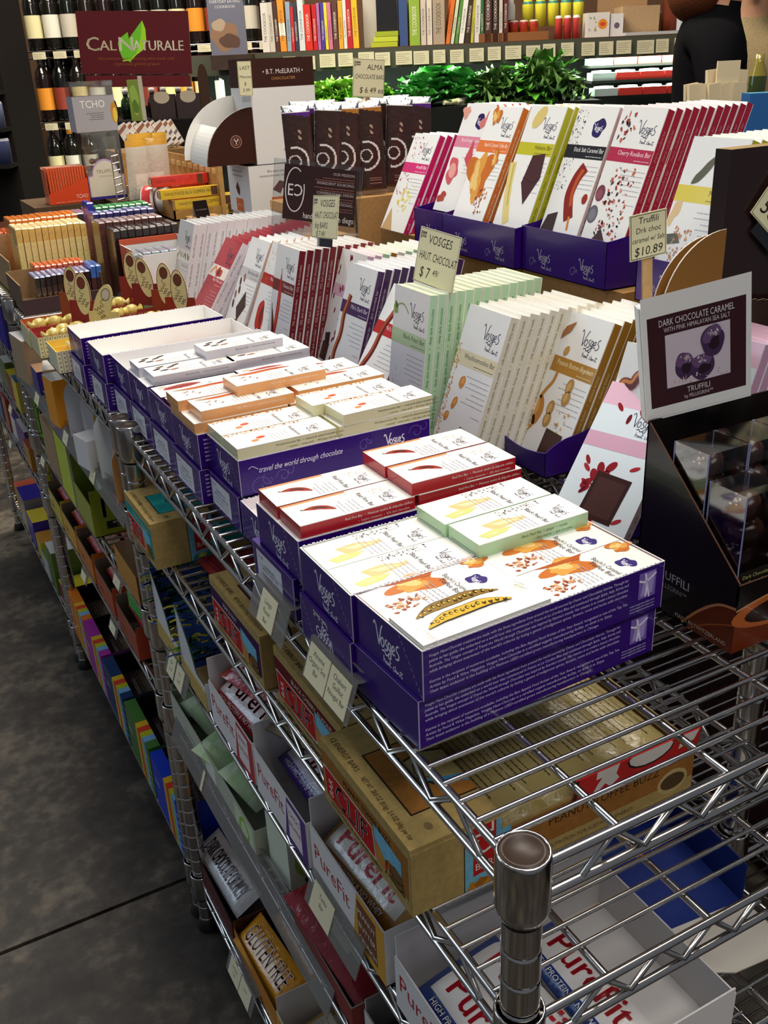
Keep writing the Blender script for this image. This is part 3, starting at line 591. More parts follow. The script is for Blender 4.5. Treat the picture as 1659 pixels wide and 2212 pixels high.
minis('fire', [(.003, fa + .002, 0, -.01, 'far left on its purple carton'), (.004, n_, 0, 0, 'near left on its purple carton'), (R2 + .004, fa, 0, 0, 'lower far right'), (R2 + .006, n_, 0, 0, 'lower near right'), (R2 - .001, fa + .003, MT, .0, 'on top at the far right'), (R2 - .0, n_ + .001, MT, 0, 'on top at the near right')], .001, .312, ZT)
pk = MB('gloss'); open_carton(pk, near=near_c, left=left_logo(), ins=BHT - .012, inn='#f6eef0'); pk.obj('open_purple_carton', None, (.019, .41, Z0), None, label='open purple carton with an empty pale inside, lowest of the row', category='carton', group='purple cartons along the shelf edge')
stack(.504, .022, None, 'wool', 'holding cream-sided cartons', t1='WOOL', by=.005, near_top=near_t)
minis('wool', [(.001, fa, 0, 0, 'far left on its purple carton'), (.001, n_ - .001, 0, 0, 'near left on its purple carton'), (R2 + .002, fa, 0, 0, 'lower far right'), (R2 + .003, n_ - .001, 0, 0, 'lower near right'), (R2 - .006, fa - .001, MT, .015, 'on top at the far right'), (R2 + .008, n_ - .002, MT, .03, 'on top at the near right')], .022, .504, ZT)
stack(.598, .012, None, 'oran', 'holding peach-sided cartons', t1='MILK')
minis('oran', [(.0, fa, 0, 0, 'bottom layer, far left'), (-.001, n_, 0, 0, 'bottom layer, near left'), (R2, fa, 0, 0, 'bottom layer, far right'), (R2, n_, 0, 0, 'bottom layer, near right'), (-.002, fa + .004, MT, 0, 'second layer, far left'), (.008, n_ + .001, MT, .01, 'second layer, near left'), (R2 + .004, fa + .006, MT, .0, 'second layer, far right'), (R2 + .012, n_ + .004, MT, .0, 'second layer, near right'), (.058, n_ + .024, 2 * MT, .02, 'alone on the top layer')], .012, .598, ZT)
stack(.695, .014, None, 'oax', 'holding purple-sided cartons', t1='DARK', ins=f_ins, inn='#5b3b70')
minis('oax', [(C2, fa, .002, 0, 'far left in its purple carton'), (C2 + .004, n_, .001, 0, 'near left in its purple carton'), (R2 + .002, fa, .004, .01, 'far right in its purple carton'), (R2 + .002, n_, .003, 0, 'near right in its purple carton')], .014, .695, Z0 + BHT + f_ins)
stack(.795, .015, None, 'grey', 'holding pale grey cartons', t1='BARC')
minis('grey', [(.004, fa, 0, 0, 'far left on its purple carton'), (.009, n_ - .004, 0, 0, 'near left on its purple carton'), (R2 + .003, n_, 0, .01, 'near right on its purple carton'), (R2 + .001, fa, 0, 0, 'far right on its purple carton'), (.086, .026, MT, .03, 'alone on the top layer')], .015, .795, ZT)
stack(.881, .014, None, 'e', 'standing empty behind the pale grey cartons', t1='GOJI', ins=None)
stack(.972, .004, None, 'e', 'nearly empty, with one pink-ended carton', t1='OAX', ins=None)
minis('pink', [(.103, .03, .0012, .02, 'alone in the nearly empty purple carton')], .004, .972, Z0 + BHT)
stack(1.083, -.001, None, 'e', 'standing empty by the candy trays', t1='FIRE', ins=None)
# ---------------------------------------------------------------- purple display trays
def disp_tray(w, d, lip, back, art=None, name='purple_display_tray', wave=True):
    mb = MB('gloss'); n = 14
    mb.box((0, 0, 0), (d, w, .0012), PUR2)
    for y in (0, w - .0013):
        pr = [(0, 0)] + [(0, lip)]
        for i in range(1, n + 1):
            t = i / n; pr.append((d * t, lip + (back - lip) * (t ** 1.3) + (.006 * math.sin(t * 3 * PI) if wave else 0) * (1 - t)))
        pr.append((d, 0)); m = len(pr)
        V = [(u, y, v) for u, v in pr] + [(u, y + .0013, v) for u, v in pr]
        mb.face(V[:m], PUR); mb.face(V[m:][::-1], PUR)
        for i in range(m): j = (i + 1) % m; mb.face((V[j], V[i], V[m + i], V[m + j]), '#3a2178')
    F = []; k = 18
    for i in range(k + 1):
        t = i / k; F.append((w * t, lip * (1.0 - (.22 * math.sin(t * PI) if wave else 0))))
    V = [(0, y, 0) for y, z in F] + [(0, y, z) for y, z in F] + [(.0013, y, 0) for y, z in F] + [(.0013, y, z) for y, z in F]; q = k + 1
    for i in range(k):
        mb.face((V[i + 1], V[i], V[q + i], V[q + i + 1]), PUR); mb.face((V[2 * q + i], V[2 * q + i + 1], V[3 * q + i + 1], V[3 * q + i]), PUR); mb.face((V[q + i + 1], V[q + i], V[3 * q + i], V[3 * q + i + 1]), '#4a318a')
    mb.box((d - .0013, 0, 0), (d, w, back), PUR)
    if art: mb.art(art, (0, w, 0), (0, -1, 0), (0, 0, 1))
    return mb
def tray_art(w, n):
    A = Art()
    for i in range(n): x = w / n * i + w / n * .42; vosges(A, x, 18, 15, '#b7b2c6', 0, .08); curl(A, x - 14, 14, 8, '#8f86ad', .8)
    return A
dk = dict(category='display tray', group='purple display trays')
A = Art(); curl(A, 74, 60, 10, '#8f86c0', 1.1)
disp_tray(.092, .13, .030, .085).obj('purple_display_tray', None, (.354, .4515, Z0), None, label='purple display tray with a wavy rim under the peanut cartons', **dk)
disp_tray(.090, .10, .026, .08).obj('purple_display_tray', None, (.326, .287, Z0), None, label='purple display tray with a wavy rim under the bacon cartons', **dk)
KR = '#b78c56'
def box_thing(name, lo, hi, label, cat, c=KR, m='kraft', rz=0, group=None, arts=(), **kw):
    d = [b - a for a, b in zip(lo, hi)]; mb = MB(m); mb.box((0, 0, 0), d, c, **kw)
    for face, A in arts:
        O, U, V = {'N': ((0, 0, 0), (1, 0, 0), (0, 0, 1)), 'L': ((0, d[1], 0), (0, -1, 0), (0, 0, 1)), 'T': ((0, d[1], d[2]), (0, -1, 0), (1, 0, 0)), 'R': ((d[0], 0, 0), (0, 1, 0), (0, 0, 1)), 'TN': ((0, 0, d[2]), (1, 0, 0), (0, 1, 0))}[face]
        mb.art(A, O, U, V)
    return mb.obj(name, None, lo, (0, 0, rz), label=label, category=cat, group=group)
TB = .128
box_thing('cardboard_riser', (.60, .62, Z0), (.80, .84, TB - .001), 'brown cardboard riser box under the crimson-edged cartons', 'cardboard box')
box_thing('cardboard_riser', (.60, .85, Z0), (.80, 1.13, TB - .001), 'brown cardboard riser box under the orange-edged and yellow-green cartons', 'cardboard box')
disp_tray(.185, .19, .062, .10, tray_art(185, 2), wave=False).obj('purple_display_tray', None, (.588, .642, TB), None, label='long purple display tray under the crimson-edged cartons', **dk)
disp_tray(.20, .16, .058, .10, tray_art(200, 2), wave=False).obj('purple_display_tray', None, (.578, .829, TB), None, label='long purple display tray under the yellow-green and orange cartons', **dk)
disp_tray(.10, .16, .056, .09, tray_art(100, 1), wave=False).obj('purple_display_tray', None, (.586, 1.032, TB), None, label='short purple display tray under the pink banded cartons', **dk)
box_thing('cardboard_riser', (.60, 1.16, Z0), (.78, 1.28, .132), 'brown cardboard riser box under the magenta banded cartons', 'cardboard box')
disp_tray(.095, .20, .05, .08, tray_art(95, 1), wave=False).obj('purple_display_tray', None, (.522, .418, .150), None, label='purple display tray behind the truffle display card', **dk)
box_thing('cardboard_riser', (.53, .42, Z0), (.72, .512, .149), 'brown cardboard riser box behind the truffle display card', 'cardboard box')
# ---------------------------------------------------------------- truffle display beside the nearest cartons
def header_art():
    A = Art(); A.rect(0, 0, 122, 104, '#f3f2ee').up(); A.rect(6, 9, 116, 87, '#3d1c23').up(); A.rect(25, 24, 98, 70, '#d9ccd6').up()
    A.fit('DARK CHOCOLATE CARAMEL', 61, 78, 8, 84, '#e4dde2', 'C'); A.fit('WITH PINK HIMALAYAN SEA SALT', 61, 72.5, 5.6, 74, '#d9cfd8', 'C'); A.fit('TRUFFILI', 61, 16.5, 7, 34, '#e4dde2', 'C'); A.fit('by PELLEGRINI\u2122', 61, 11.5, 4.6, 34, '#d9cfd8', 'C')
    for x, y, w, h, r in ((46, 40, 11, 12, .1), (66, 36, 14, 11, -.05), (78, 56, 13, 13, .3)):
        A.ell(x, y, w, h, '#4a2f55', r, 18, .05).up().ell(x - 1, y + h * .45, w * .85, h * .5, '#6d5078', r, 14, .06).up().ell(x + 2, y - 2, w * .5, h * .4, '#2c1a26', r, 12, .1); A.speck(x - 5, y + 4, x + 6, y + 9, 14, ['#e6dcd8', '#c9b4b8'], .5, 1.3).up()
    A.speck(28, 25, 95, 32, 26, ['#e3bdb4', '#d7a79c', '#efe3e0'], .4, 1.2); return A
TX, TY = .267, .098
t = root('truffle_display', 'black slant-sided counter display of clear truffle boxes with a white framed card', 'display stand', (TX, TY, Z0 - .001))
mb = MB('gloss'); w, d = .178, .109; BK, ORG = '#15100f', '#8a3a1a'
for x in (0, w - .0016):
    pr = [(0, 0), (d, 0), (d, .16), (0, .062)]
    V = [(x, y, z) for y, z in pr] + [(x + .0016, y, z) for y, z in pr]
    mb.face([V[i] for i in (3, 2, 1, 0)], BK); mb.face([V[i] for i in (4, 5, 6, 7)], BK)
    for i in range(4): j = (i + 1) % 4; mb.face((V[i], V[j], V[4 + j], V[4 + i]), '#6b4a38')
mb.box((0, 0, 0), (w, .0016, .060), BK, T='#6b4a38'); mb.box((0, 0, 0), (w, d, .0016), BK); mb.box((0, d - .0016, 0), (w, d, .16), BK)
A = Art(); A.rect(0, 0, 178, 44, '#6e2d14').up(); A.rect(0, 34, 178, 44, BK).up(); A.ell(70, 30, 74, 16, '#b5602c', 0, 26).up().ell(74, 29, 64, 12, '#2a1712', 0, 26).up(); A.stroke([(0, 38), (40, 44), (90, 42), (178, 40)], 1.8, '#c98a5c'); A.fit('ARTISAN MADE IN', 60, 9, 5, 44, '#d9c6b8', 'C').fit('MAUI, HAWAII', 60, 3.5, 5, 40, '#d9c6b8', 'C')
mb.art(A, (0, 0, 0), (1, 0, 0), (0, 0, 1))
A = Art(); A.poly([(62, 0), (109, 0), (109, 42), (80, 30), (64, 14)], '#6e2d14').up(); A.stroke([(56, 2), (74, 22), (92, 36), (109, 40)], 2.2, '#c98a5c'); A.stroke([(64, 0), (84, 14), (109, 26)], 1.2, '#a8592c'); A.fit('TRUFFILI', 20, 32, 11, 40, '#d5d3d6').fit('by PELLEGRINI\u2122', 20, 24, 6, 38, '#a9a6aa').fit('MADE IN SWITZERLAND', 48, 4, 5, 56, '#d9c6b8')
mb.art(A, (0, d, 0), (0, -1, 0), (0, 0, 1)); mb.obj('tray', t)
hb = MB('paper'); hw, hh = .086, .098; hb.box((0, .0, 0), (hw, .0022, hh), '#f3f2ee'); hb.box((-.0008, .002, 0), (.0008, .011, hh), '#e8ecea'); hb.box((hw - .0008, .002, 0), (hw + .0008, .011, hh), '#e8ecea'); hb.box((0, .002, hh - .0012), (hw, .011, hh), '#f3f2ee'); hb.box((0, .0095, 0), (hw, .011, hh), '#e8ecea')
HA = header_art()
for k, (L, p, f, c) in enumerate(HA.it): HA.it[k] = (L, [(u * 86 / 122, v * 98 / 98 + 2) for u, v in p], f, c)
hb.art(HA, (0, 0, 0), (1, 0, 0), (0, 0, 1)); hb.obj('header_card', t, (.002, .112, .157), (.144, -.185, -.38))
def truffle_box():
    e = bpy.data.objects.new('clear_truffle_box', None); COL.objects.link(e); W, D, Hh = .041, .036, .128
    mb = MB('clear')
    for k in 'LRNFT': mb.box((0, 0, 0), (W, D, Hh), '#ffffff', skip=''.join(c for c in 'LRNFTB' if c != k))
    mb.obj('clear_case', e)
    mb = MB('paper')
    for x in (0, W): 
        for y in (0, D): mb.tube([(x, y, 0), (x, y, Hh)], .0006, 5, '#8d93b8')
    mb.box((.001, .001, .0005), (W - .001, D - .001, .002), '#2a1712'); mb.box((-.0002, -.0004, .034), (W + .0002, .0004, .064), '#1f1714'); mb.box((-.0004, -.0002, .034), (0.0002, D, .064), '#1f1714')
    A = Art(); A.fit('Dark Chocolate', 20, 24, 4.6, 36, '#b7c06c', 'C').fit('Caramels', 20, 18.5, 4.6, 22, '#b7c06c', 'C'); A.stroke([(2, 12), (14, 14), (26, 8), (38, 12)], 4, '#a8392c').up().stroke([(10, 9), (22, 7), (32, 9)], 2, '#d9b98a'); A.fit('with Sea Salt', 20, 13.5, 3, 26, '#b7608c', 'C')
    mb.art(A, (0, -.0005, .034), (1, 0, 0), (0, 0, 1)); mb.obj('sleeve', e)
    tm = MB('gloss'); tm.lathe([(0, 0), (.013, .001), (.0158, .007), (.014, .013), (.007, .016), (0, .0165)], 14, '#3d211a')
    for _ in range(9): a = RNG.uniform(0, 6.3); r = RNG.uniform(0, .007); tm.lathe([(0, .0165), (.0012, .0168), (.0008, .0182), (0, .0184)], 5, '#d9b99c', o=(r * math.cos(a), r * math.sin(a), -.0008))
    tm = tm.mesh('truffle')
    for k in range(6): o = link('truffle', tm, e, (W / 2 + RNG.uniform(-.002, .002), D / 2, .002 + .0205 * k), (RNG.uniform(-.2, .9), 0, RNG.uniform(0, 6)))
    return e
def dup(src, loc, rz=0, **tags):
    r = src.copy(); COL.objects.link(r); r.location = loc; r.rotation_euler = (0, 0, rz)
    for k, v in tags.items(): r[k] = v
    for ch in list(src.children):
        c = ch.copy(); COL.objects.link(c); c.parent = r
        for g in ch.children: q = g.copy(); COL.objects.link(q); q.parent = c
    return r
tb = truffle_box(); tb.location = (TX + .004, TY + .006, Z0 + .0012); cl = dict(category='truffle box', group='clear truffle boxes in the black display')
tb['label'] = 'clear box of truffles in the black display, front row against its slanted side'; tb['category'] = cl['category']; tb['group'] = cl['group']
for i, (c, r_) in enumerate(((1, 0), (2, 0), (3, 0), (0, 1), (1, 1), (2, 1), (3, 1))):
    dup(tb, (TX + .004 + .0428 * c, TY + .006 + .040 * r_, Z0 + .0012 + (.02 if r_ else 0)), label=f"clear box of truffles in the black display, {('front', 'back')[r_]} row, {ORD[c]} from its slanted side", **cl)
box_thing('black_ledge', (TX + .003, TY + .0475, Z0 + .001), (TX + .175, TY + .105, Z0 + .0205), 'black cardboard ledge inside the truffle display under its back row', 'cardboard box', BK, 'gloss')
# ---------------------------------------------------------------- handwritten price cards
def hand(A, txt, x, y, s, c='#2a2622', shear=.1):
    return A.text(txt, x, y, s, c, shear=shear)
def card(w, h, lines, stamp=True):
    A = Art(); A.rect(0, 0, w, h, '#e9e2b8').up(); A.stroke([(1, 1), (w - 1, 1), (w - 1, h - 1), (1, h - 1), (1, 1)], .7, '#5a5644', False)
    if stamp: A.rect(3, h - 14, 5, h - 4, '#6a6452').rect(6, h - 12, 16, h - 9, '#8c866e').rect(6, h - 8, 16, h - 5, '#6a6452')
    for t_, x, y, s, a in lines: A.fit(t_, x, y, s, w - 4 if a == 'C' else w - x - 2, '#26221e', a, 0, .12)
    return A
def price_card(A, w, h, loc, rot, label, stick=None):
    mb = MB('paper'); mb.box((0, 0, 0), (w, .0008, h), '#e9e2b8'); mb.art(A, (0, 0, 0), (1, 0, 0), (0, 0, 1))
    o = mb.obj('price_card', None, loc, rot, label=label, category='price card')
    if stick: m2 = MB('wood'); m2.box((-.0045, .001, -stick), (.0045, .0028, h * .8), '#c9a06c'); m2.obj('wooden_stick', o, (w / 2, 0, 0))
    else: m2 = MB('pane'); m2.box((.2 * w, .001, -.012), (.8 * w, .0018, h * .3), '#ffffff'); m2.obj('clear_clip', o)
    return o
NW = -PI / 2
price_card(card(92, 66, [('VOSGES', 22, 49, 15, 'L'), ('HAUT. CHOCOLAT', 6, 29, 14, 'L'), ('$ 7', 12, 8, 18, 'L'), ('49/', 42, 13, 11, 'L')]), .092, .066, (.350, .727, .161), (-.20, .03, NW), 'cream handwritten price card standing on the mint-edged cartons')
price_card(card(88, 60, [('VOSGES', 26, 44, 14, 'L'), ('HAUT. CHOCOLAT', 8, 28, 13, 'L'), ('big BARS', 10, 14, 12, 'L'), ('$ 7 49/', 16, 2.5, 11, 'L')]), .088, .060, (.347, 1.024, .176), (-.17, -.09, NW), 'cream handwritten price card standing on the maroon-edged cartons')
price_card(card(33.5, 34.5, [('Truffili', 16.7, 27, 7, 'C'), ('Drk choc', 16.7, 20, 6, 'C'), ('caramel w/ Salt', 16.7, 13, 5.6, 'C'), ('$10.89', 16.7, 3, 9.5, 'C')], False), .0335, .0345, (.2625, .235, .2665), (0, -.09, -.1), 'cream printed price card on a wooden stick behind the truffle display', .12)
# ---------------------------------------------------------------- candy trays with oval cards, second unit
def scribble(A, x, y, h, c, rot=0):
    for k in range(3):
        pts = []; 
        for i in range(9): t = i / 8; u, v = (t - .5) * h * (1.3 - .2 * k), h * (.55 - .6 * k) + h * .22 * math.sin(i * 2.1 + k); pts.append((x + u * math.cos(rot) - v * math.sin(rot), y + u * math.sin(rot) + v * math.cos(rot)))
        A.stroke(pts, h * .075, c)
    return A
def oval_card(board, oval, disc, tilt=0., tag_=None):
    """board at the tray's back with a tall oval sign; faces -x, local origin bottom far corner"""
    mb = MB('paper'); w = .056; mb.box((0, -w, 0), (.0012, 0, .052), board)
    A = Art()
    cx_, cy_ = 28, 62; A.ell(cx_, cy_, 15, 36, board, -tilt, 30).up().ell(cx_, cy_, 14, 34.8, oval, -tilt, 30).up(); q = lambda u, v: (cx_ + u * math.cos(-tilt) - v * math.sin(-tilt), cy_ + u * math.sin(-tilt) + v * math.cos(-tilt))
    A.ell(*q(0, 19), 8, 10.5, '#4a342a' if disc != '#cfc6ae' else '#5a4a3a', -tilt, 20).up().ell(*q(0, 19), 6.8, 9.2, disc, -tilt, 20).up(); A.stroke([q(0, 22 - 10), q(-5, 22 - 18), q(3, 22 - 22)], .8, '#5a4c3c'); scribble(A, *q(0, -12), 12, '#5a4c3c', .9 - tilt)
    if tag_: A.poly([(20, 4), (52, 4), (55, 8), (52, 13), (20, 13)], tag_)
    # the oval itself is die-cut card with thickness
    pts = [(cx_ + 15.3 * math.cos(2 * PI * i / 30) * math.cos(-tilt) - 36.3 * math.sin(2 * PI * i / 30) * math.sin(-tilt), cy_ + 15.3 * math.cos(2 * PI * i / 30) * math.sin(-tilt) + 36.3 * math.sin(2 * PI * i / 30) * math.cos(-tilt)) for i in range(30)]
    F = [(-.0001, -u * .001, v * .001) for u, v in pts]; Bk = [(.0011, -u * .001, v * .001) for u, v in pts]
    mb.face(F, board); mb.face(Bk[::-1], '#d9cfa0')
    for i in range(30): j = (i + 1) % 30; mb.face((F[j], F[i], Bk[i], Bk[j]), '#d9cfa0')
    mb.art(A, (-.00015, 0, 0), (0, -1, 0), (0, 0, 1)); return mb
def candy_mesh(c):
    mb = MB('foil'); mb.lathe([(0, -.02), (.009, -.019), (.003, -.0125), (.0085, -.009), (.0105, -.003), (.0105, .004), (.008, .009), (.003, .0125), (.0085, .019), (0, .02)], 12, c, 'foil'); return mb.xf(Matrix.Rotation(PI / 2, 4, 'Y')).mesh('wrapped_candy')
CG, CC = candy_mesh('#c9b45c'), candy_mesh('#e6dca0')
def candy_tray(x, y, d, inn, out, card, label, cands, tex=True):
    r = root('candy_tray', label, 'candy tray', (x, y, Z0)); mb = MB('paper'); w = .112; hh = .036
    mb.tray((0, 0, 0), (w, d, hh), out, inn, .0012); A = Art()
    for i in range(4): A.lines(6, d * 1000 - 8, 8 + i * 6, 1, 4, '#b9ae84', .8, 'L')
    mb.art(A, (0, d, 0), (0, -1, 0), (0, 0, 1)); A = Art()
    for i in range(14):
        A.rect(i * 8 + 7.4, 0, i * 8 + 8, 36, '#8a7f6a')
        for j in range(5): A.ell(i * 8 + 4, 4 + j * 7, 1.3, 1.3, '#8a6a5a', 0, 6)
    mb.art(A, (0, 0, 0), (1, 0, 0), (0, 0, 1))
    x_ = .002
    while x_ < w - .003: mb.box((x_, d - .0014, hh), (x_ + .002, d - .0002, hh + .0014), inn); x_ += .004
    mb.box((.0013, .0013, .0012), (w - .0013, d - .0013, .022), inn); mb.box((.0013, d * .5, .022), (w - .0013, d * .5 + .001, .034), inn); mb.obj('tray', r)
    if card: o = card[0].obj('oval_card', r, (w - .040, d - .0015, .0225), (0, .05, .80))
    for k, (u, v, m_) in enumerate(cands): link('wrapped_candy', m_, None, (x + u, y + v, Z0 + .0225 + .0106), (RNG.uniform(0, 3), 0, RNG.uniform(-.5, .5)), label=f'gold wrapped candy, {ORD[k]} from the aisle in the {label.split(" candy")[0]} tray', category='candy', group='wrapped candies in the small trays')
OV = '#d9cf96'
candy_tray(-.030, 1.385, .075, '#b5623a', '#d9cf9e', (oval_card('#8f4a26', OV, '#6b3a2a'),), 'orange-lined candy tray at the shelf edge', [(.025, .034, CG), (.052, .036, CG), (.080, .033, CG)])
candy_tray(-.028, 1.308, .075, '#a03a34', '#d9cf9e', (oval_card('#8a2f26', OV, '#7a3a2c', 0, '#d24a5c'),), 'red-lined candy tray at the shelf edge', [(.03, .022, CG), (.05, .045, CG), (.058, .018, CG), (.075, .045, CG), (.09, .02, CG)])
candy_tray(-.020, 1.2, .075, '#e3c25a', '#e6deb8', (oval_card('#dccb84', '#dfd08c', '#cfc6ae', .42),), 'yellow-lined candy tray with a dotted front', [(.045, .04, CC)])
for i, (x, y, bd, tg, tl, nm) in enumerate(((.095, 1.452, '#8a2f26', '#c9562c', -.06, 'far left brown'), (.098, 1.375, '#7c2a22', '#8a9a6a', -.2, 'tilted brown'), (.112, 1.298, '#8f3a22', '#c98a2c', 0, 'middle brown'), (.114, 1.222, '#93301f', '#c98a2c', -.05, 'near right brown'))):
    candy_tray(x, y, .074, '#8a3a2c', '#8a3a2c', (oval_card(bd, OV, '#6b3a2a', tl, tg),), f'{nm} candy tray with an oval card, in the back group', [(.03, .03, CG), (.06, .045, CG)])
# ---------------------------------------------------------------- slim bars in rows, second and third unit
def slim(t, w, h, segs, top, side, txt=None):
    mb = MB('foil'); z = 0.
    for zz, c in segs: mb.box((0, 0, z), (t, w, zz), c, skip='TB', L=side, R=side); z = zz
    e = .0012; V = [(0, 0, h), (t, 0, h), (t, w, h), (0, w, h), (e, e * 3, h + .0022), (t - e, e * 3, h + .0022), (t - e, w - e * 3, h + .0022), (e, w - e * 3, h + .0022)]
    for a in ((0, 1, 5, 4), (1, 2, 6, 5), (2, 3, 7, 6), (3, 0, 4, 7), (4, 5, 6, 7)): mb.face([V[i] for i in a], top)
    if txt:
        A = Art(); A.text(txt[0], t * 500 + 1.6, 5, 4.6, txt[1], rot=PI / 2); mb.art(A, (0, 0, 0), (1, 0, 0), (0, 0, 1))
    return mb.mesh('slim_chocolate_bar')
def slims(me, n, x, y, z, pitch, desc, where, ry=0., jy=.001):
    for i in range(n):
        link('slim_chocolate_bar', me, None, (x + i * pitch, y + RNG.uniform(-jy, jy), z + RNG.uniform(0, .0015)), (0, ry, 0), label=f'{desc}, {ORD[i]} from the aisle {where}', category='chocolate bar', group='slim chocolate bars in rows')
def open_box(name, lo, hi, label, out, inn, walls=None, m='kraft', floor=True):
    mb = MB(m); d = [b - a for a, b in zip(lo, hi)]; mb.tray((0, 0, 0), d, out, inn, .0022, h=walls or {}); return mb.obj(name, None, lo, None, label=label, category='display box')
# small dark bars with blue tops
open_box('display_box', (.006, 1.655, Z0), (.165, 1.815, .05), 'kraft display box with a dark brown front lip, behind the candy trays', '#6a5442', '#9a7d58', {'N': .030, 'L': .058, 'F': .06})
box_thing('dark_lip', (.004, 1.6515, Z0), (.166, 1.6545, .016), 'dark brown card lip along the front of the kraft display box', 'card strip', '#453336', 'paper')
zb = Z0 + .0024
slims(slim(.0092, .07, .064, [(.045, '#3c2620'), (.064, '#1d1a1f')], '#8792b8', '#3a2e2c', ('CHOCOLATE', '#b08a4a')), 10, .034, 1.662, zb, .0108, 'dark slim bar with a periwinkle top', 'in the kraft box', .06)
slims(slim(.0092, .07, .072, [(.05, '#4a2c2a'), (.072, '#3f6cb8')], '#4a78c4', '#3f6cb8'), 2, .143, 1.663, zb, .0112, 'bright blue slim bar', 'at the end of the kraft box', .06)
slims(slim(.0092, .06, .070, [(.05, '#b54a30'), (.070, '#c9542f')], '#d65a34', '#c9542f'), 9, .05, 1.742, zb, .0112, 'orange-red slim bar', 'in the kraft box', .06)
# yellow bars
open_box('display_box', (.018, 1.835, Z0), (.205, 2.06, .045), 'kraft display box holding the yellow bars', '#9a7d58', '#b3946a', {'N': .05, 'L': .075, 'F': .10})
slims(slim(.0118, .085, .132, [(.105, '#e8d48c'), (.132, '#e3bd68')], '#f2dfa0', '#d9b45c', ('ORGANIC', '#d4bc78')), 11, .042, 1.842, zb, .0132, 'tall yellow bar', 'in the yellow row', .02)
slims(slim(.0118, .085, .137, [(.12, '#d9884a'), (.137, '#dd7a2c')], '#e07f2c', '#d9782c'), 11, .048, 1.945, zb, .0132, 'tall orange bar', 'in its row', .02)
# black bars
bk = slim(.0125, .062, .138, [(.10, '#191618'), (.138, '#1d1a1c')], '#3a3436', '#6b4a24')
slims(bk, 9, .197, 1.650, Z0, .0148, 'tall black bar', 'in the black row', .02)
slims(slim(.0125, .062, .146, [(.146, '#5a3430')], '#9a7f80', '#7a5a2c'), 9, .186, 1.718, Z0, .0148, 'tall bar with a dusky pink top', 'in its row', .02)
slims(slim(.0125, .055, .150, [(.150, '#3d3a70')], '#6a68a4', '#44407c'), 9, .20, 1.826, Z0, .0148, 'tall bar with a violet top', 'in its row', .02)
slims(slim(.0125, .055, .154, [(.154, '#1f7a3c')], '#2c9a4c', '#1f7a3c'), 8, .222, 1.89, Z0, .0148, 'tall bar with a bright green top', 'in its row', .02)
slims(slim(.0135, .05, .166, [(.11, '#b9a884'), (.166, '#2a2f9a')], '#2f36a8', '#2a2f9a'), 1, .205, 1.893, Z0, .0148, 'tall bar with a royal blue top', 'beside the green ones', .02)
slims(slim(.0115, .09, .112, [(.112, '#8a5a50')], '#b08a80', '#7a4a40'), 12, .275, 2.20, Z0, .0132, 'rosy brown bar', 'before the orange box', .0)
slims(slim(.0115, .09, .105, [(.105, '#3f3540')], '#8a8296', '#4a3a48'), 11, .150, 2.22, Z0, .0112, 'mauve topped bar', 'in its row', .0)
open_box('display_box', (.02, 2.15, Z0), (.12, 2.35, .06), 'open box of orange bars at the far shelf edge', '#7a4a3a', '#7a4a3a', {'F': .09})
slims(slim(.0115, .08, .085, [(.085, '#b9552f')], '#c9602f', '#a84a2a'), 6, .028, 2.165, Z0 + .0024, .0135, 'dull orange bar', 'in the far open box', -.2)
# patterned box with grey-blue bars and a white panel
mb = MB('paper'); mb.tray((0, 0, 0), (.118, .085, .122), '#c9583a', '#e9e6e0', .0016, h={'N': .03, 'L': .115})
A = Art()
for i in range(40): A.ell(RNG.uniform(2, 83), RNG.uniform(4, 118), RNG.uniform(2, 6), RNG.uniform(1.5, 4), RNG.choice(['#d97a4a', '#a8382c', '#e9b08a', '#c9452f']), RNG.uniform(0, 3), 8, .2)
mb.art(A, (0, .085, 0), (0, -1, 0), (0, 0, 1)); B = Art(); [B.ell(RNG.uniform(2, 116), RNG.uniform(0, 1.6), 3, .7, RNG.choice(['#d97a4a', '#a8382c', '#c9452f']), 0, 6) for _ in range(30)]
mb.box((0, .083, .112), (.118, .0865, .123), '#c9583a'); mb.obj('display_box', None, (.205, 1.553, Z0), None, label='red patterned display box beside the white cartons', category='display box')
slims(slim(.0155, .062, .100, [(.068, '#54606a'), (.084, '#2c2426'), (.100, '#7f8c98')], '#8b97a2', '#7a8692'), 5, .210, 1.560, Z0 + .003, .0175, 'grey blue bar', 'in the red patterned box', .02)
mb = MB('paper'); mb.box((0, 0, 0), (.074, .0014, .112), '#f0eeea'); mb.box((0, .0014, 0), (.0014, .03, .112), '#dedbd6'); mb.obj('white_card_panel', None, (.212, 1.500, Z0), (.02, 0, .05), label='blank white card panel standing behind the oval cards', category='card')
# ---------------------------------------------------------------- things on the low riser, third unit
RZ = .095
box_thing('kraft_riser', (.18, 2.40, Z0), (.33, 2.62, RZ), 'brown carton under the orange box of bars', 'cardboard box', '#5a4632')
box_thing('kraft_riser', (.375, 2.36, Z0), (.455, 2.62, RZ), 'brown carton under the clear sweet containers', 'cardboard box', '#5a4632')
r = root('orange_bar_box', 'bright orange display box full of slim orange bars', 'display box', (.225, 2.42, RZ)); mb = MB('gloss')
OR_ = '#dd4a22'; w, d = .105, .06
F = [(0, 0, 0), (w, 0, 0), (w, 0, .062), (.012, 0, .030), (0, 0, .028)]; mb.face(F, OR_); mb.face([(x, .0012, z) for x, y, z in F][::-1], OR_)
mb.box((0, .0012, 0), (.0012, d, .088), '#c9653f'); mb.box((w - .0012, .0012, 0), (w, d, .088), OR_); mb.box((0, d - .0012, 0), (w, d, .092), '#cfa08a'); mb.box((0, 0, 0), (w, d, .001), OR_)
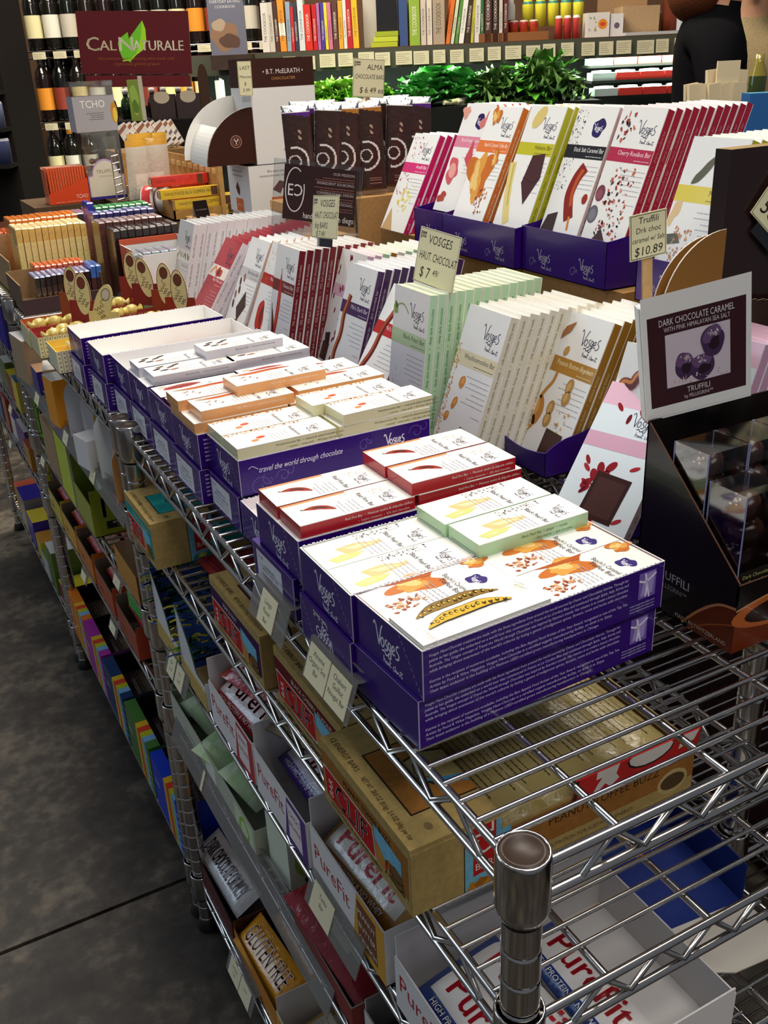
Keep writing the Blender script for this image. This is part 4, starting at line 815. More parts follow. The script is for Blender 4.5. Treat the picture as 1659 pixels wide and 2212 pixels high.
A = Art(); A.fit('TCHO', 70, 12, 14, 30, '#f3d9ca'); A.fit('DARK MILK  \u2022  FAIR TRADE CHOCOLATE', 16, 4, 4.5, 84, '#eda88c'); mb.art(A, (0, 0, 0), (1, 0, 0), (0, 0, 1)); mb.obj('carton', r)
ob = MB('foil').box((0, 0, 0), (.0056, .05, .090), '#e05a2e', T='#e9a489').mesh('bar')
for i in range(14): link('bar', ob, r, (.006 + i * .0069, .004, .0012))
r = root('clear_sweet_container', 'tall clear container of pink sweets with an arched truffle label', 'container', (.338, 2.45, RZ)); mb = MB('clear'); mb.box((0, 0, 0), (.10, .07, .168), '#ffffff', skip='B'); mb.obj('clear_case', r)
mb = MB('foil'); 
for i in range(46): mb.lathe([(0, -.008), (.007, -.005), (.009, 0), (.007, .005), (0, .008)], 8, RNG.choice(['#b9806c', '#a8604a', '#c99a86', '#8a4a3a']), o=(RNG.uniform(.012, .088), RNG.uniform(.014, .056), .010 + (i // 8) * .0168))
mb.obj('sweet', r, kind='stuff')
mb = MB('paper'); A = Art(); pts = [(0, 6), (0, 60)] + [(12, 62)] + [(48 + 36 * math.cos(a), 62 + 40 * math.sin(a)) for a in np.linspace(PI, 0, 14)] + [(98, 60), (98, 6)]; A.poly(pts, '#b9a2c9').up(); A.poly([(3 + u * .94, 6 + (v - 6) * .95) for u, v in pts], '#dcd6c0').up(); A.rect(0, 0, 98, 7, '#3a2f88').up(); A.fit('TRUFFLE', 48, 66, 13, 60, '#8a7a58', 'C'); A.fit('CHOCOLATES', 48, 56, 6, 40, '#a89a78', 'C')
mb.box((0, 0, 0), (.098, .0008, .06), '#dcd6c0'); mb.art(A, (0, 0, 0), (1, 0, 0), (0, 0, 1)); mb.obj('arched_label', r, (.001, -.0012, 0))
r = root('clear_sweet_tin', 'clear square tub with a grey lettered wrap, on top of the sweet container', 'container', (.330, 2.45, RZ + .1685)); mb = MB('clear'); mb.box((0, 0, 0), (.108, .07, .122), '#ffffff', skip='B'); mb.box((-.002, -.002, .112), (.110, .072, .124), '#ffffff'); mb.obj('clear_case', r)
mb = MB('gloss'); mb.box((-.0006, -.0006, .002), (.1086, .0706, .088), '#a9a5a8', skip='T'); A = Art(); A.fit('TCHO', 50, 60, 26, 64, '#f3efe8', 'C'); A.lines(24, 76, 46, 4, 5, '#5a5658', 1.4); A.ell(104, 46, 9, 26, '#c9892c').up().ell(106, 40, 6, 18, '#e3c84a'); mb.art(A, (0, -.0007, 0), (1, 0, 0), (0, 0, 1)); mb.obj('grey_wrap', r)
# gold and white truffle bags
def pouch(w, h, t, art, col, m='foil', seal=.012, n=8):
    """a filled pouch: flat seals top and bottom, bulging middle; faces -y"""
    mb = MB(m); G = 9
    for side in (-1, 1):
        V = []; F = []
        for j in range(G + 1):
            for i in range(n + 1):
                u, v = i / n, j / G; b = (math.sin(PI * u) ** .6) * (math.sin(PI * v) ** .5) * t / 2 if 0 < u < 1 and 0 < v < 1 else 0
                V.append((w * (u - .5), side * (b + .0004), h * v))
        for j in range(G):
            for i in range(n):
                a = j * (n + 1) + i; q = (a, a + 1, a + n + 2, a + n + 1); F.append(q if side < 0 else q[::-1])
        cols = [H(art((i + .5) / n, (j + .5) / G)) if art and side < 0 else H(col) for j in range(G) for i in range(n)]
        mb.grid(V, F, cols, m, True)
    return mb
def bag_art(u, v): return '#d9a236' if .42 < v < .5 or v > .92 else ('#e9e4d2' if v < .45 and .2 < u < .8 else '#cfcab8')
bm = pouch(.075, .15, .03, bag_art, '#cfcab8').mesh('truffle_bag')
for i, (x, y, z, rx, rz) in enumerate(((.452, 2.36, .126, .1, .3), (.500, 2.37, .128, .15, -.1), (.475, 2.42, .138, .15, .2), (.525, 2.45, .134, .1, .0))):
    link('truffle_bag', bm, None, (x, y, z - .03), (rx, 0, rz), label=f'white and gold bag of truffles, {ORD[i]} of the bunch beside the sweet container', category='bag', group='white and gold truffle bags')
mb = MB('silver')
for i in range(7): mb.tube([(0, .0, .018 * i), (.02, .005, .018 * i + .003)], .0022, 6)
for x in (.0, .02): mb.tube([(x, 0, 0), (x, 0, .125)], .0016, 6)
mb.obj('wire_clip_rack', None, (.383, 2.345, .1), None, label='small wire clip rack at the side of the truffle bags', category='rack')
# honey coloured crate of triangular and round packs
cr = root('wooden_crate', 'honey coloured card crate holding yellow and red chocolate packs', 'crate', (.470, 2.14, .06)); mb = MB('wood'); W, D, CW = .138, .52, '#b98a4a'
mb.box((0, 0, 0), (W, D, .004), CW); mb.box((0, 0, 0), (W, .004, .026), CW); mb.box((0, 0, .0), (.004, D, .05), CW); mb.box((0, D - .004, 0), (W, D, .13), CW); mb.box((W - .012, -.002, 0), (W, .012, .13), '#c99a5a'); mb.box((W - .004, 0, 0), (W, D, .13), CW, L='#c4965a'); mb.obj('crate_body', cr)
nm = MB('wood').box((0, 0, 0), (.003, .028, .012), '#dcb67c').mesh('notch')
for i in range(9): link('notch', nm, cr, (W - .0075, .03 + i * .05, .10))
box_thing('kraft_riser', (.46, 2.14, Z0), (.62, 2.66, .0595), 'low brown carton under the honey coloured crate', 'cardboard box', '#6a5238')
def tri_bar(L, s, c, txt, tc, end):
    mb = MB('foil'); P3 = [(0, 0), (s, 0), (s, s * .86), (0, s * .86)]; n = 4
    V = [(x, y, z) for x in (0, L) for y, z in P3]
    for i in range(n): j = (i + 1) % n; mb.face((V[i], V[n + i], V[n + j], V[j])[::1], c)
    mb.face([V[i] for i in range(n)][::-1], end); mb.face(V[n:], end)
    for x0, x1 in ((-.004, 0), (L, L + .004)): mb.box((x0, .004, .004), (x1, s - .004, s * .86 - .004), '#c9c4b8', 'silver')
    A = Art(); A.fit(txt, 10, s * 330, s * 420, L * 760, tc); A.rect(L * 800, 1, L * 900, s * 850, '#5a3a2a'); mb.art(A, (0, 0, 0), (1, 0, 0), (0, 0, 1)); return mb.mesh('almond_chocolate_pack')
ty, tr = tri_bar(.165, .026, '#e0b928', 'HANDMADE IN A COPPER PAN', '#5a4a1c', '#a89a5a'), tri_bar(.15, .028, '#c42a2a', 'ORGANIC', '#8a1a1a', '#6a5a4a')
for i, (x, y, z, rz, me, ds) in enumerate(((.446, 2.155, .112, .0, ty, 'top yellow'), (.478, 2.150, .0865, .0, ty, 'second yellow'), (.480, 2.180, .0865, .02, ty, 'rear second yellow'), (.485, 2.150, .0645, .0, ty, 'bottom yellow'), (.487, 2.182, .0645, .0, ty, 'rear bottom yellow'), (.452, 2.24, .134, .0, tr, 'upper red'), (.462, 2.245, .108, .03, tr, 'lower red'))):
    me_ = me; x_ = max(x, .4755) if z < .11 else x
    link('almond_chocolate_pack', me_, None, (x_, y, z), (0, 0, rz), label=f'{ds} pack of almond chocolate in the honey coloured crate', category='chocolate pack', group='almond chocolate packs in the crate')
def roll(c1, c2):
    mb = MB('foil'); mb.lathe([(0, 0), (.034, 0), (.036, .004), (.036, .028), (.034, .032), (0, .032)], 22, c1, seg=[c1, c1, c2, c1, c1]); A = Art(); A.ell(0, 0, 25, 25, c2, 0, 22).up().ell(0, 0, 19, 19, c1, 0, 22); mb.art(A, (0, 0, .032), (1, 0, 0), (0, 1, 0)); return mb.mesh('round_chocolate_pack')
for i, (x, y, c1, c2, ds) in enumerate(((.445, 2.30, '#e6ded6', '#c23a3a', 'red and white'), (.475, 2.27, '#9a9894', '#e0dcd4', 'grey and white'), (.51, 2.30, '#e6ded6', '#8a4a3a', 'brown and white'))):
    link('round_chocolate_pack', roll(c1, c2), None, (x, y, .1), (PI / 2, 0, .9), label=f'{ds} round chocolate pack standing at the crate', category='chocolate pack')
# striped bars behind the crate
sb = MB('foil'); sb.box((0, 0, 0), (.03, .010, .075), '#cfc6ba'); A = Art(); A.poly([(0, 50), (30, 60), (30, 70), (0, 62)], '#8a5a40'); A.poly([(0, 20), (30, 34), (30, 42), (0, 30)], '#6a6460'); A.poly([(0, 4), (30, 12), (30, 18), (0, 12)], '#4a3a34'); sb.art(A, (0, 0, 0), (1, 0, 0), (0, 0, 1)); sb = sb.mesh('striped_bar')
box_thing('kraft_riser', (.49, 2.68, Z0), (.70, 2.86, .19), 'tall brown carton under the striped bars', 'cardboard box', '#8a6a42')
for i in range(9):
    link('striped_bar', sb, None, (.525 + .018 * i, 2.70 + .006 * (i % 3), .1935), (-.3, -.5, -.4), label=f'brown and white striped bar, {ORD[i]} along the carton behind the crate', category='chocolate bar', group='striped bars behind the crate')
# ---------------------------------------------------------------- tall dispenser, slim foil bars and their card, back row
BRN = '#3f2018'
r = root('chocolate_dispenser', 'tall white dispenser box with a brown top band and a quarter-round scoop', 'display box', (.553, 1.75, .2135))
mb = MB('paper'); W, D, Hh = .147, .12, .208; mb.box((0, 0, 0), (W, D, Hh), '#efece6', T='#b9a99a')
A = Art(); A.rect(0, 152, 147, 208, BRN).up(); A.fit('\u2022 B.T. McELRATH \u2022', 76, 178, 13, 92, '#efe6dc', 'C'); A.fit('CHOCOLATIER', 76, 166, 8, 56, '#c98a4c', 'C')
for t_, y in (('Hand-crafted', 56), ('Chef-inspired flavors', 40), ('Socially Responsible choices', 24)): A.fit(t_, 106, y, 8, 84, '#3a3230', 'C', 0, .3)
A.fit('Made in Minneapolis Minnesota', 106, 6, 4, 60, '#8a8480', 'C'); mb.art(A, (0, 0, 0), (1, 0, 0), (0, 0, 1))
A = Art(); A.rect(0, 152, 120, 208, BRN).up(); A.rect(10, 12, 110, 96, '#dcd7cf'); mb.art(A, (0, D, 0), (0, -1, 0), (0, 0, 1)); mb.obj('carton', r)
def quarter(R, y0, t, c, n=14, start=PI / 2, end=PI):
    """upright quarter disc plate, centre at the origin"""
    mb = MB('paper'); F = [(0, y0, 0)] + [(R * math.cos(a), y0, R * math.sin(a)) for a in np.linspace(start, end, n)]; Bk = [(x, y0 + t, z) for x, _, z in F]; m = len(F)
    mb.face(F[::-1] if start < end else F, c); mb.face(Bk, c)
    for i in range(m): j = (i + 1) % m; mb.face((F[i], F[j], Bk[j], Bk[i]), '#d9cfc2')
    return mb
q = quarter(.112, 0, .0016, BRN); A = Art(); A.ell(-44, 46, 13, 13, '#a87a6a', 0, 22).up().ell(-44, 46, 11, 11, BRN, 0, 22).up().ell(-44, 46, 8.4, 8.4, '#a87a6a', 0, 20).up().ell(-44, 46, 7, 7, BRN, 0, 20).up().ell(-46, 48, 1.6, 3.4, '#d9c0b0', .5).ell(-41, 48, 1.6, 3.4, '#d9c0b0', -.5).ell(-44, 43, 1.4, 3, '#d9c0b0'); q.art(A, (0, 0, 0), (1, 0, 0), (0, 0, 1)); q.obj('scoop_side', r, (.002, .004, .004))
q = quarter(.125, 0, .0016, '#f1efe8'); q.obj('scoop_side', r, (.0, .112, .012))
mb = MB('paper'); n = 10
for i in range(n):
    a0, a1 = [PI - .75 * k / n for k in (i, i + 1)]; p = [(.112 * math.cos(a), .112 * math.sin(a)) for a in (a0, a1)]
    mb.face(((p[0][0], .004, p[0][1] + .004), (p[1][0], .004, p[1][1] + .004), (p[1][0], .112, p[1][1] + .008), (p[0][0], .112, p[0][1] + .008)), '#efece2')
mb.face(((-.112, .004, .004), (-.112, .112, .010), (0, .112, .005), (0, .004, .004)), '#6b4a2c'); mb.obj('scoop_tray', r)
A = Art(); A.fit('Bite-sized pieces of', 70, 86, 7, 90, '#4a4240', 'C', 0, .2).fit('toasted almonds, toffee and milk', 70, 77, 7, 110, '#4a4240', 'C', 0, .2); A.poly([(52, 50), (70, 68), (92, 60), (86, 44), (76, 52), (70, 40)], '#6b3a2e'); A.rect(48, 6, 100, 34, '#e0703a').up().fit('Buttered Toast', 74, 20, 7, 44, '#f6d9c4', 'C')
A2 = Art(); A2.fit('Salty dark chocolate', 60, 86, 7, 76, '#4a4240', 'C', 0, .2).fit('caramels and sea salt', 60, 77, 7, 76, '#4a4240', 'C', 0, .2); A2.poly([(44, 52), (58, 66), (70, 50), (66, 36), (54, 40)], '#5a3020'); A2.rect(40, 2, 84, 30, '#e0703a').up().fit('Salty Dog', 62, 14, 7, 36, '#f6d9c4', 'C')
box_thing('dispenser_base', (.528, 1.742, .111), (.668, 1.875, .2125), 'white carton with orange squares supporting the tall white dispenser', 'carton', '#ece9e4', 'paper', arts=[('N', A), ('L', A2)], T='#3a2420')
box_thing('kraft_riser', (.53, 1.745, Z0), (.66, 1.87, .1105), 'pale carton underneath the white carton with orange squares', 'cardboard box', '#d9d4cc', 'paper')
price_card(card(30, 66, [('LAST', 4, 50, 10, 'L'), ('Minnows', 3, 34, 8, 'L'), ('$', 12, 20, 9, 'L'), ('5.99', 8, 8, 9, 'L')], False), .030, .066, (.524, 1.742, .352), (0, .02, -.02), 'narrow cream price card clipped beside the tall white dispenser')
def foil_col(tip):
    def f(u, v):
        if v > .925: return '#d9d6d2'
        if v < .05: return '#8a7a70'
        if v > .86 and tip and v > .92 - .05 * u: return tip
        du, dv = (u - .30) * .052, (v - .42) * .165; rr = math.hypot(du, dv)
        if .0230 < rr < .0268 and du > -.006 + .002 * u: return '#e6e2dc'
        if .0095 < rr < .0122 and u < .56: return '#e6e2dc'
        if abs(v - .70) < .05 and .5 < u < .62 and int(v * 150 + u * 40) % 2: return '#b9a08a'
        if .1 < v < .2 and .35 < u < .8 and int(v * 160) % 3 == 0: return '#8a6a58'
        return '#3a241d'
    return f
def foil_bar(tip):
    mb = MB('foil'); n, G = 26, 90; w, h, t = .052, .168, .014
    for side in (-1, 1):
        V = []; F = []; c = []
        for j in range(G + 1):
            for i in range(n + 1):
                u, v = i / n, j / G; e = min(v, 1 - v) / .07; b = (math.sin(PI * min(max(u, .0001), .9999)) ** .35) * min(1, max(0, e)) * t / 2
                V.append((w * (u - .5), side * (b + .0003), h * v))
        for j in range(G):
            for i in range(n): a = j * (n + 1) + i; q_ = (a, a + 1, a + n + 2, a + n + 1); F.append(q_ if side < 0 else q_[::-1]); c.append(H(foil_col(tip)((i + .5) / n, (j + .5) / G)) if side < 0 else H('#3a241d'))
        ns = len(F); mb.grid(V, F, c, 'foil', True)
        for k_ in range(ns):
            if k_ // n > G * .925: mb.m[len(mb.m) - ns + k_] = 'silver'
    return mb.mesh('foil_chocolate_bar')
FB = [foil_bar('#5a2a86'), foil_bar(None), foil_bar('#b8782c')]
box_thing('cardboard_riser', (.475, 1.385, Z0), (.60, 1.50, .172), 'brown carton under the left foil wrapped bars', 'cardboard box')
box_thing('cardboard_riser', (.605, 1.385, Z0), (.83, 1.50, .172), 'brown carton under the right foil wrapped bars', 'cardboard box')
for i, (x, y, k) in enumerate(((.512, 1.418, 0), (.534, 1.452, 0), (.560, 1.416, 1), (.582, 1.45, 1), (.606, 1.420, 2), (.640, 1.452, 2), (.658, 1.412, 2), (.690, 1.45, 1), (.712, 1.416, 1), (.742, 1.448, 1), (.770, 1.43, 0))):
    link('foil_chocolate_bar', FB[k], None, (x, y, .174 + .004 * (i % 2)), (-.10, .05 * (i % 3 - 1) + .03, -.30), label=f'brown ring-marked bar with a silver top, {ORD[i]} in the bunch behind the card', category='chocolate bar', group='silver topped bars behind the brown card')
price_card(card(68, 66, [('ALMA', 30, 48, 13, 'L'), ('CHOCOLATE BARS', 4, 32, 11, 'L'), ('$ 6 49 ea', 14, 8, 14, 'L')]), .068, .066, (.628, 1.425, .349), (.0, .085, .06), 'cream handwritten price card above the silver topped bars', .09)
r = root('acrylic_card_holder', 'clear acrylic holder with a dark brown lettered card, in front of the silver topped bars', 'card holder', (.416, 1.301, .166), (-.11, .094, -.90)); mb = MB('pane'); mb.box((-.022, .003, -.03), (.146, .0042, .098), '#ffffff'); mb.box((-.022, -.003, -.032), (.146, .05, -.03), '#ffffff'); mb.obj('acrylic_panel', r)
A = Art(); A.rect(0, 0, 138, 91, '#33201f').up(); th = np.linspace(-.2, 2 * PI - .9, 40); A.stroke([(22 + 18 * math.cos(a + 1.2), 50 + 36 * math.sin(a + 1.2)) for a in th], 1.8, '#ddd5d0', False); A.text('E', 7, 40, 28, '#ddd5d0', sx=.9); A.text('C', -36, 40, 28, '#ddd5d0', sx=.9)
_l = A.it.pop(); A.it.append((_l[0], [(38 - (u + 36), v) for u, v in _l[1]], _l[2], _l[3]))   # the second letter is mirrored
for k, (t_, y) in enumerate((('OUR MISSION:', 80), ('INGREDIENT SOURCING:', 64), ('CONVERSATIONAL DESIGN:', 48), ('INTERNATIONAL:', 32))): A.fit(t_, 134, y, 6.4, 70, '#b9a8a4', 'R'); A.lines(44, 134, y - 6, 2, 4, '#8a5a50', 1.3)
A.fit('handcrafted in san diego', 40, 5, 14, 96, '#ddd5d0'); mb = MB('gloss'); mb.box((0, 0, 0), (.138, .0012, .091), '#33201f'); mb.art(A, (0, 0, 0), (1, 0, 0), (0, 0, 1)); mb.obj('lettered_card', r)
box_thing('cardboard_riser', (.44, 1.275, Z0), (.53, 1.33, .13), 'narrow carton behind the brown lettered card', 'cardboard box')
box_thing('cardboard_riser', (.44, 1.885, Z0), (.51, 1.95, .096), 'small carton under the dark tent card', 'cardboard box')
mb = MB('paper'); mb.face(((0, 0, 0), (.034, 0, 0), (.034, .012, .036), (0, .012, .036)), '#2a1a18'); mb.face(((0, .024, 0), (0, .012, .036), (.034, .012, .036), (.034, .024, 0)), '#d9d2c6'); mb.face(((0, 0, -.0), (0, .012, .036), (0, .0131, .036), (0, .0011, 0)), '#2a1a18'); A = Art(); A.fit('B.T. McELRATH', 17, 16, 4, 30, '#d9cfc6', 'C'); mb.art(A, (0, 0, 0), (1, 0, 0), (0, .316, .949)); mb.obj('tent_card', None, (.451, 1.90, .0965), (0, 0, .1), label='small dark tent card behind the silver-white cartons', category='card')
# ---------------------------------------------------------------- dark dispenser at the right edge
r = root('dark_dispenser', 'tall dark brown box with a kraft quarter-round scoop and a tilted card', 'display box', (.50, .369, Z0)); mb = MB('gloss'); mb.box((0, 0, 0), (.13, .020, .336), '#2a1916', T='#b39a6a'); mb.obj('carton', r)
q = quarter(.078, 0, .0016, '#8a5f2c'); q.obj('scoop_side', r, (.0, -.0045, .185)); q = quarter(.07, 0, .0014, '#9a6e36'); q.obj('scoop_side', r, (.0, .016, .185))
mb = MB('paper'); x_ = -.075
while x_ < .12: mb.box((x_, -.012, .12), (x_ + .006, -.0105, .183 + RNG.uniform(0, .003) + .004 * math.sin(x_ * 40)), '#33201a', T='#b39a7a'); x_ += .006
mb.obj('torn_front', r)
price_card(card(78, 60, [('CHOCOLATE', 16, 40, 11, 'L'), ('MINNOWS', 30, 28, 10, 'L'), ('50\u00a2', 6, 8, 24, 'L')]), .078, .060, (.530, .3645, .262), (0.0, .70, -.06), 'tilted cream handwritten price card stuck on the dark box')
# ---------------------------------------------------------------- second shelf: kraft bar boxes
S2, S3, S4, S5 = [z - .0145 for z in LV[1:]]
KB = '#b59a5e'
def clif_left(c, name, W):
    A = Art(); k = W / 145.; A.rect(0, 0, W, 58, KB).up(); A.rect(0, 12, W * .98, 52, c).up()
    A.poly([(6 * k, 12), (2 * k, 38), (88 * k, 38), (92 * k, 8), (50 * k, 8)], '#e9dfc4').up(); A.poly([(7 * k, 9.5), (3.4 * k, 36.5), (87 * k, 36.5), (90.6 * k, 9.5)], '#c4231f').up()
    A.text('BAR', 19 * k, 12, 11, '#f4ede0', rot=PI / 2, sx=.9); A.text('CLIF', 22 * k, 13, 30, '#f4ede0', sx=1.0 * k); A.text('CLIF', 22.6 * k, 13.2, 30, '#f4ede0', sx=1.0 * k)
    A.fit(name, 40 * k, 42.5, 7.6, 88 * k, '#2c2216' if c in ('#a06a2e',) else '#e6d9b6'); A.fit('NUTRITION FOR SUSTAINED ENERGY', 14 * k, 3.4, 5.2, 100 * k, '#4a3a20')
    A.poly([(93 * k, 10), (90 * k, 44), (132 * k, 40), (132 * k, 26), (112 * k, 26)], '#7ec0d8').up(); A.poly([(93 * k, 12), (92 * k, 30), (100 * k, 27), (106 * k, 22), (114 * k, 18), (118 * k, 12)], '#c98a3a').up(); A.poly([(112 * k, 10), (114 * k, 24), (122 * k, 28), (132 * k, 26), (136 * k, 9)], '#7a5a30').up(); A.stroke([(114 * k, 20), (124 * k, 16), (134 * k, 20)], 1.1, '#2c2014').stroke([(116 * k, 14), (126 * k, 10), (134 * k, 14)], 1.1, '#2c2014')
    A.ell(109 * k, 17, 2, 3.2, '#c4231f').ell(109 * k, 21.5, 1.2, 1.3, '#3a2a1c'); A.stroke([(109 * k, 14), (107 * k, 9)], 1.1, '#3a2a1c'); return A
def clif_top(c, W, wrap):
    A = Art(); A.rect(0, 0, W, 76, KB).up(); A.poly([(W * .26, 18), (W * .26, 76), (W * .80, 76), (W * .80, 18)], '#2c2216').up(); A.poly([(W * .27, 19.5), (W * .27, 76), (W * .79, 76), (W * .79, 19.5)], c).up()
    A.poly([(W * .42, 40), (W * .38, 60), (W * .42, 76), (W * .72, 76), (W * .66, 50), (W * .52, 36)], '#30291c').up(); A.poly([(W * .43, 42), (W * .40, 60), (W * .44, 76), (W * .69, 76), (W * .64, 52), (W * .52, 38)], wrap[0]).up(); A.poly([(W * .60, 44), (W * .68, 60), (W * .72, 76), (W * .66, 76)], '#4a9ac4'); A.stroke([(W * .46, 48), (W * .56, 44), (W * .62, 58)], 1.4, '#4a4638')
    A.fit('12 ENERGY BARS', 6, 5, 7, 46, '#4a3a20'); A.fit('NET WT. 28.8 OZ (816g)  2.4 OZ (68g) per bar', W * .42, 5, 6, W * .52, '#4a3a20'); A.ell(W * .9, 24, 4, 3, '#8a744a'); return A
def clif_near(c):
    A = Art(); A.rect(0, 0, 268, 58, KB).up(); A.rect(44, 0, 44.8, 58, '#2c2216'); A.rect(45, 0, 86, 58, '#79bdd6').up(); A.poly([(52, 12), (52, 58), (72, 58), (72, 14)], '#c4231f').up(); A.fit('BAR', 62, 17, 9, 17, '#f4ede0', 'C').text('CL', 70, 30, 24, '#f4ede0', rot=PI / 2)
    A.poly([(46, 0), (50, 8), (60, 4), (70, 11), (86, 14), (86, 0)], '#c98a2c' if c == '#a06a2e' else '#2a9a80').up(); A.poly([(52, 2), (58, 9), (66, 6), (60, 1)], '#d9d84a' if c != '#a06a2e' else '#a86a1f')
    A.rect(86, 0, 268, 58, c).up(); A.rect(86, 0, 268, 13, KB).rect(86, 44, 268, 58, KB).up(); A.fit({'#a06a2e': 'PEANUT TOFFEE BUZZ', '#6b1c22': 'BLACK CHERRY ALMOND'}.get(c, ''), 120, 28, 11, 110, '#3a2814'); A.fit('NUTRITION FOR SUSTAINED ENERGY', 120, 5, 5, 90, '#4a3a20'); A.ell(246, 16, 16, 12, '#c9b074', 0, 20).up().ell(246, 16, 13, 8, '#5a442a', 0, 18); return A
def wrapper(c, c2, txt=None, L=.125, W=.040, T=.012, tc='#3a3424', m='foil', stripe=None):
    """flow-wrapped bar lying along y"""
    mb = MB(m); n, G = 8, 16
    for side in (1, -1):
        V = []; F = []; cc = []
        for j in range(G + 1):
            for i in range(n + 1):
                u, v = i / n, j / G; e = min(1, min(v, 1 - v) / .10); b = (math.sin(PI * min(max(u, 1e-4), .9999)) ** .4) * e * T / 2; V.append((W * u, L * v, T / 2 + side * (b + .0003)))
        for j in range(G):
            for i in range(n):
                a = j * (n + 1) + i; q_ = (a, a + 1, a + n + 2, a + n + 1); F.append(q_ if side > 0 else q_[::-1])
                v = (j + .5) / G; cc.append(H(c2) if v < .08 or v > .92 else H(stripe if stripe and i < 2 else c))
        mb.grid(V, F, cc, m, True)
    A = Art(); w_, l_ = W * 1000, L * 1000
    if txt:
        for k in range(3): A.fit(txt, l_ * .5 + .5 * k, w_ * (.42 if stripe else .32) + .3 * k, w_ * .70, l_ * .76, tc, 'C')
        if stripe: A.up(); A.fit('HIGH PROTEIN & NO WHEY', l_ * .5, w_ * .09, w_ * .16, l_ * .7, '#e9e6e2', 'C')
    else:
        for k in range(7): A.lines(l_ * .12, l_ * .86, 5 + k * (w_ - 9) / 7, 1, 4, tc, .8, 'L')
    mb.art(A, (0, L, T + .0004), (0, -1, 0), (1, 0, 0)); return mb.mesh('wrapped_bar')
def wraps(me, spots, desc, cat='snack bar', group=None, name='wrapped_bar'):
    for k, (x, y, z, rx, ry, rz) in enumerate(spots):
        link(name, me, None, (x, y, z), (rx, ry, rz), label=f'{desc}, {ORD[k]} from the aisle' if len(spots) > 1 else desc, category=cat, group=group or desc)
def clif(x, y, W, c, name, desc, wrap, wname, dep=.19):
    r = root('energy_bar_box', f'kraft energy bar box with a {desc} band on the second shelf', 'snack box', (x, y, S2)); h = .062; mb = MB('kraft'); w = W * .001
    mb.box((0, 0, 0), (.076, w, h), KB); mb.art(clif_left(c, name, W), (0, w, 0), (0, -1, 0), (0, 0, 1)); mb.art(clif_top(c, W, wrap), (0, w, h), (0, -1, 0), (1, 0, 0)); mb.obj('closed_end', r)
    mb = MB('kraft'); mb.tray((.0765, 0, 0), (dep, w, .046), KB, '#a58c58', .0015, walls='RNF'); A = clif_near(c)
    mb.art(Art_clip(A, 76.5, 58, 46, dep * 1000), (0, 0, 0), (1, 0, 0), (0, 0, 1)); mb.obj('open_end', r)
    if c == '#a06a2e':
        m2 = MB('paper'); A = Art(); A.rect(0, 0, 3, 24, '#2a1a14'); A.poly([(20, 24), (42, 24), (40, 14), (44, 8), (36, 2), (30, 8), (24, 2), (18, 0), (22, 10), (26, 16), (20, 16)], '#efe6da'); A.ell(74, 20, 24, 13, '#2a1a14').up().ell(74, 21.5, 22.5, 12.5, '#efe6da'); A.poly([(104, 10), (120, 14), (124, 24), (106, 24)], '#efe6da'); A = Art_clip(A, 0, 24, 24, 126); m2.box((0, 0, 0), (.126, .0012, .024), '#d0201f'); m2.art(A, (0, 0, 0), (1, 0, 0), (0, 0, 1)); m2.obj('red_lip', r, (.142, -.0016, .040), (.12, 0, 0))
    nm = MB('near'[:0] or 'kraft'); nm.box((0, -.0007, 0), (.0765, 0, .0579), KB); nm.art(Art_clip(A0 := clif_near(c), 0, 58, 58, 76.5), (0, -.0007, 0), (1, 0, 0), (0, 0, 1)); nm.obj('end_panel', r)
    me = wrapper(wrap[0], wrap[1], None, min(.125, w - .008), .044, .013, wrap[2])
    wraps(me, [(x + .079 + .033 * k, y + .003, S2 + .0325, 0, -.12, 0) for k in range(int((dep - .08) / .0345))], f'{wname} bar inside the {desc} banded box', group='wrapped energy bars in the kraft boxes')
def Art_clip(A, x0, h, hmax, x1=1e9):
    """keep the polygons of a print that lie between x0 and x1, cut to the wall"""
    B = Art()
    for L, p, f, c in A.it:
        q = [(min(max(u, x0), x1), min(max(v, 0), hmax)) for u, v in p]
        if max(u for u, v in q) - min(u for u, v in q) > .3 and max(v for u, v in q) - min(v for u, v in q) > .05: B.it.append((L, q, f, c))
    return B
clif(-.022, .731, 118, '#1f9a94', 'COOL MINT CHOCOLATE', 'teal', ('#6f8791', '#5c737c', '#3a4a52'), 'grey blue')
clif(-.003, .424, 147, '#3f1d4a', 'MAPLE NUT', 'deep purple', ('#8a8560', '#77724e', '#3f3c28'), 'olive')
clif(.003, .257, 147, '#6b1c22', 'BLACK CHERRY ALMOND', 'maroon', ('#8f8a63', '#7c764f', '#3f3c28'), 'dull olive')
clif(-.017, .108, 147, '#a06a2e', 'PEANUT TOFFEE BUZZ', 'toffee brown', ('#a3935f', '#8f7f4c', '#4a4024'), 'tan', .268)
wraps(wrapper('#8e1f24', '#6b161a', None, .12, .05, .014, '#3a0f10'), [(.03 + .046 * k, .60, S2 + .0005, 0, 0, .05) for k in range(3)], 'dark red wrapped bar lying on the second shelf between kraft boxes', group='dark red wrapped bars')
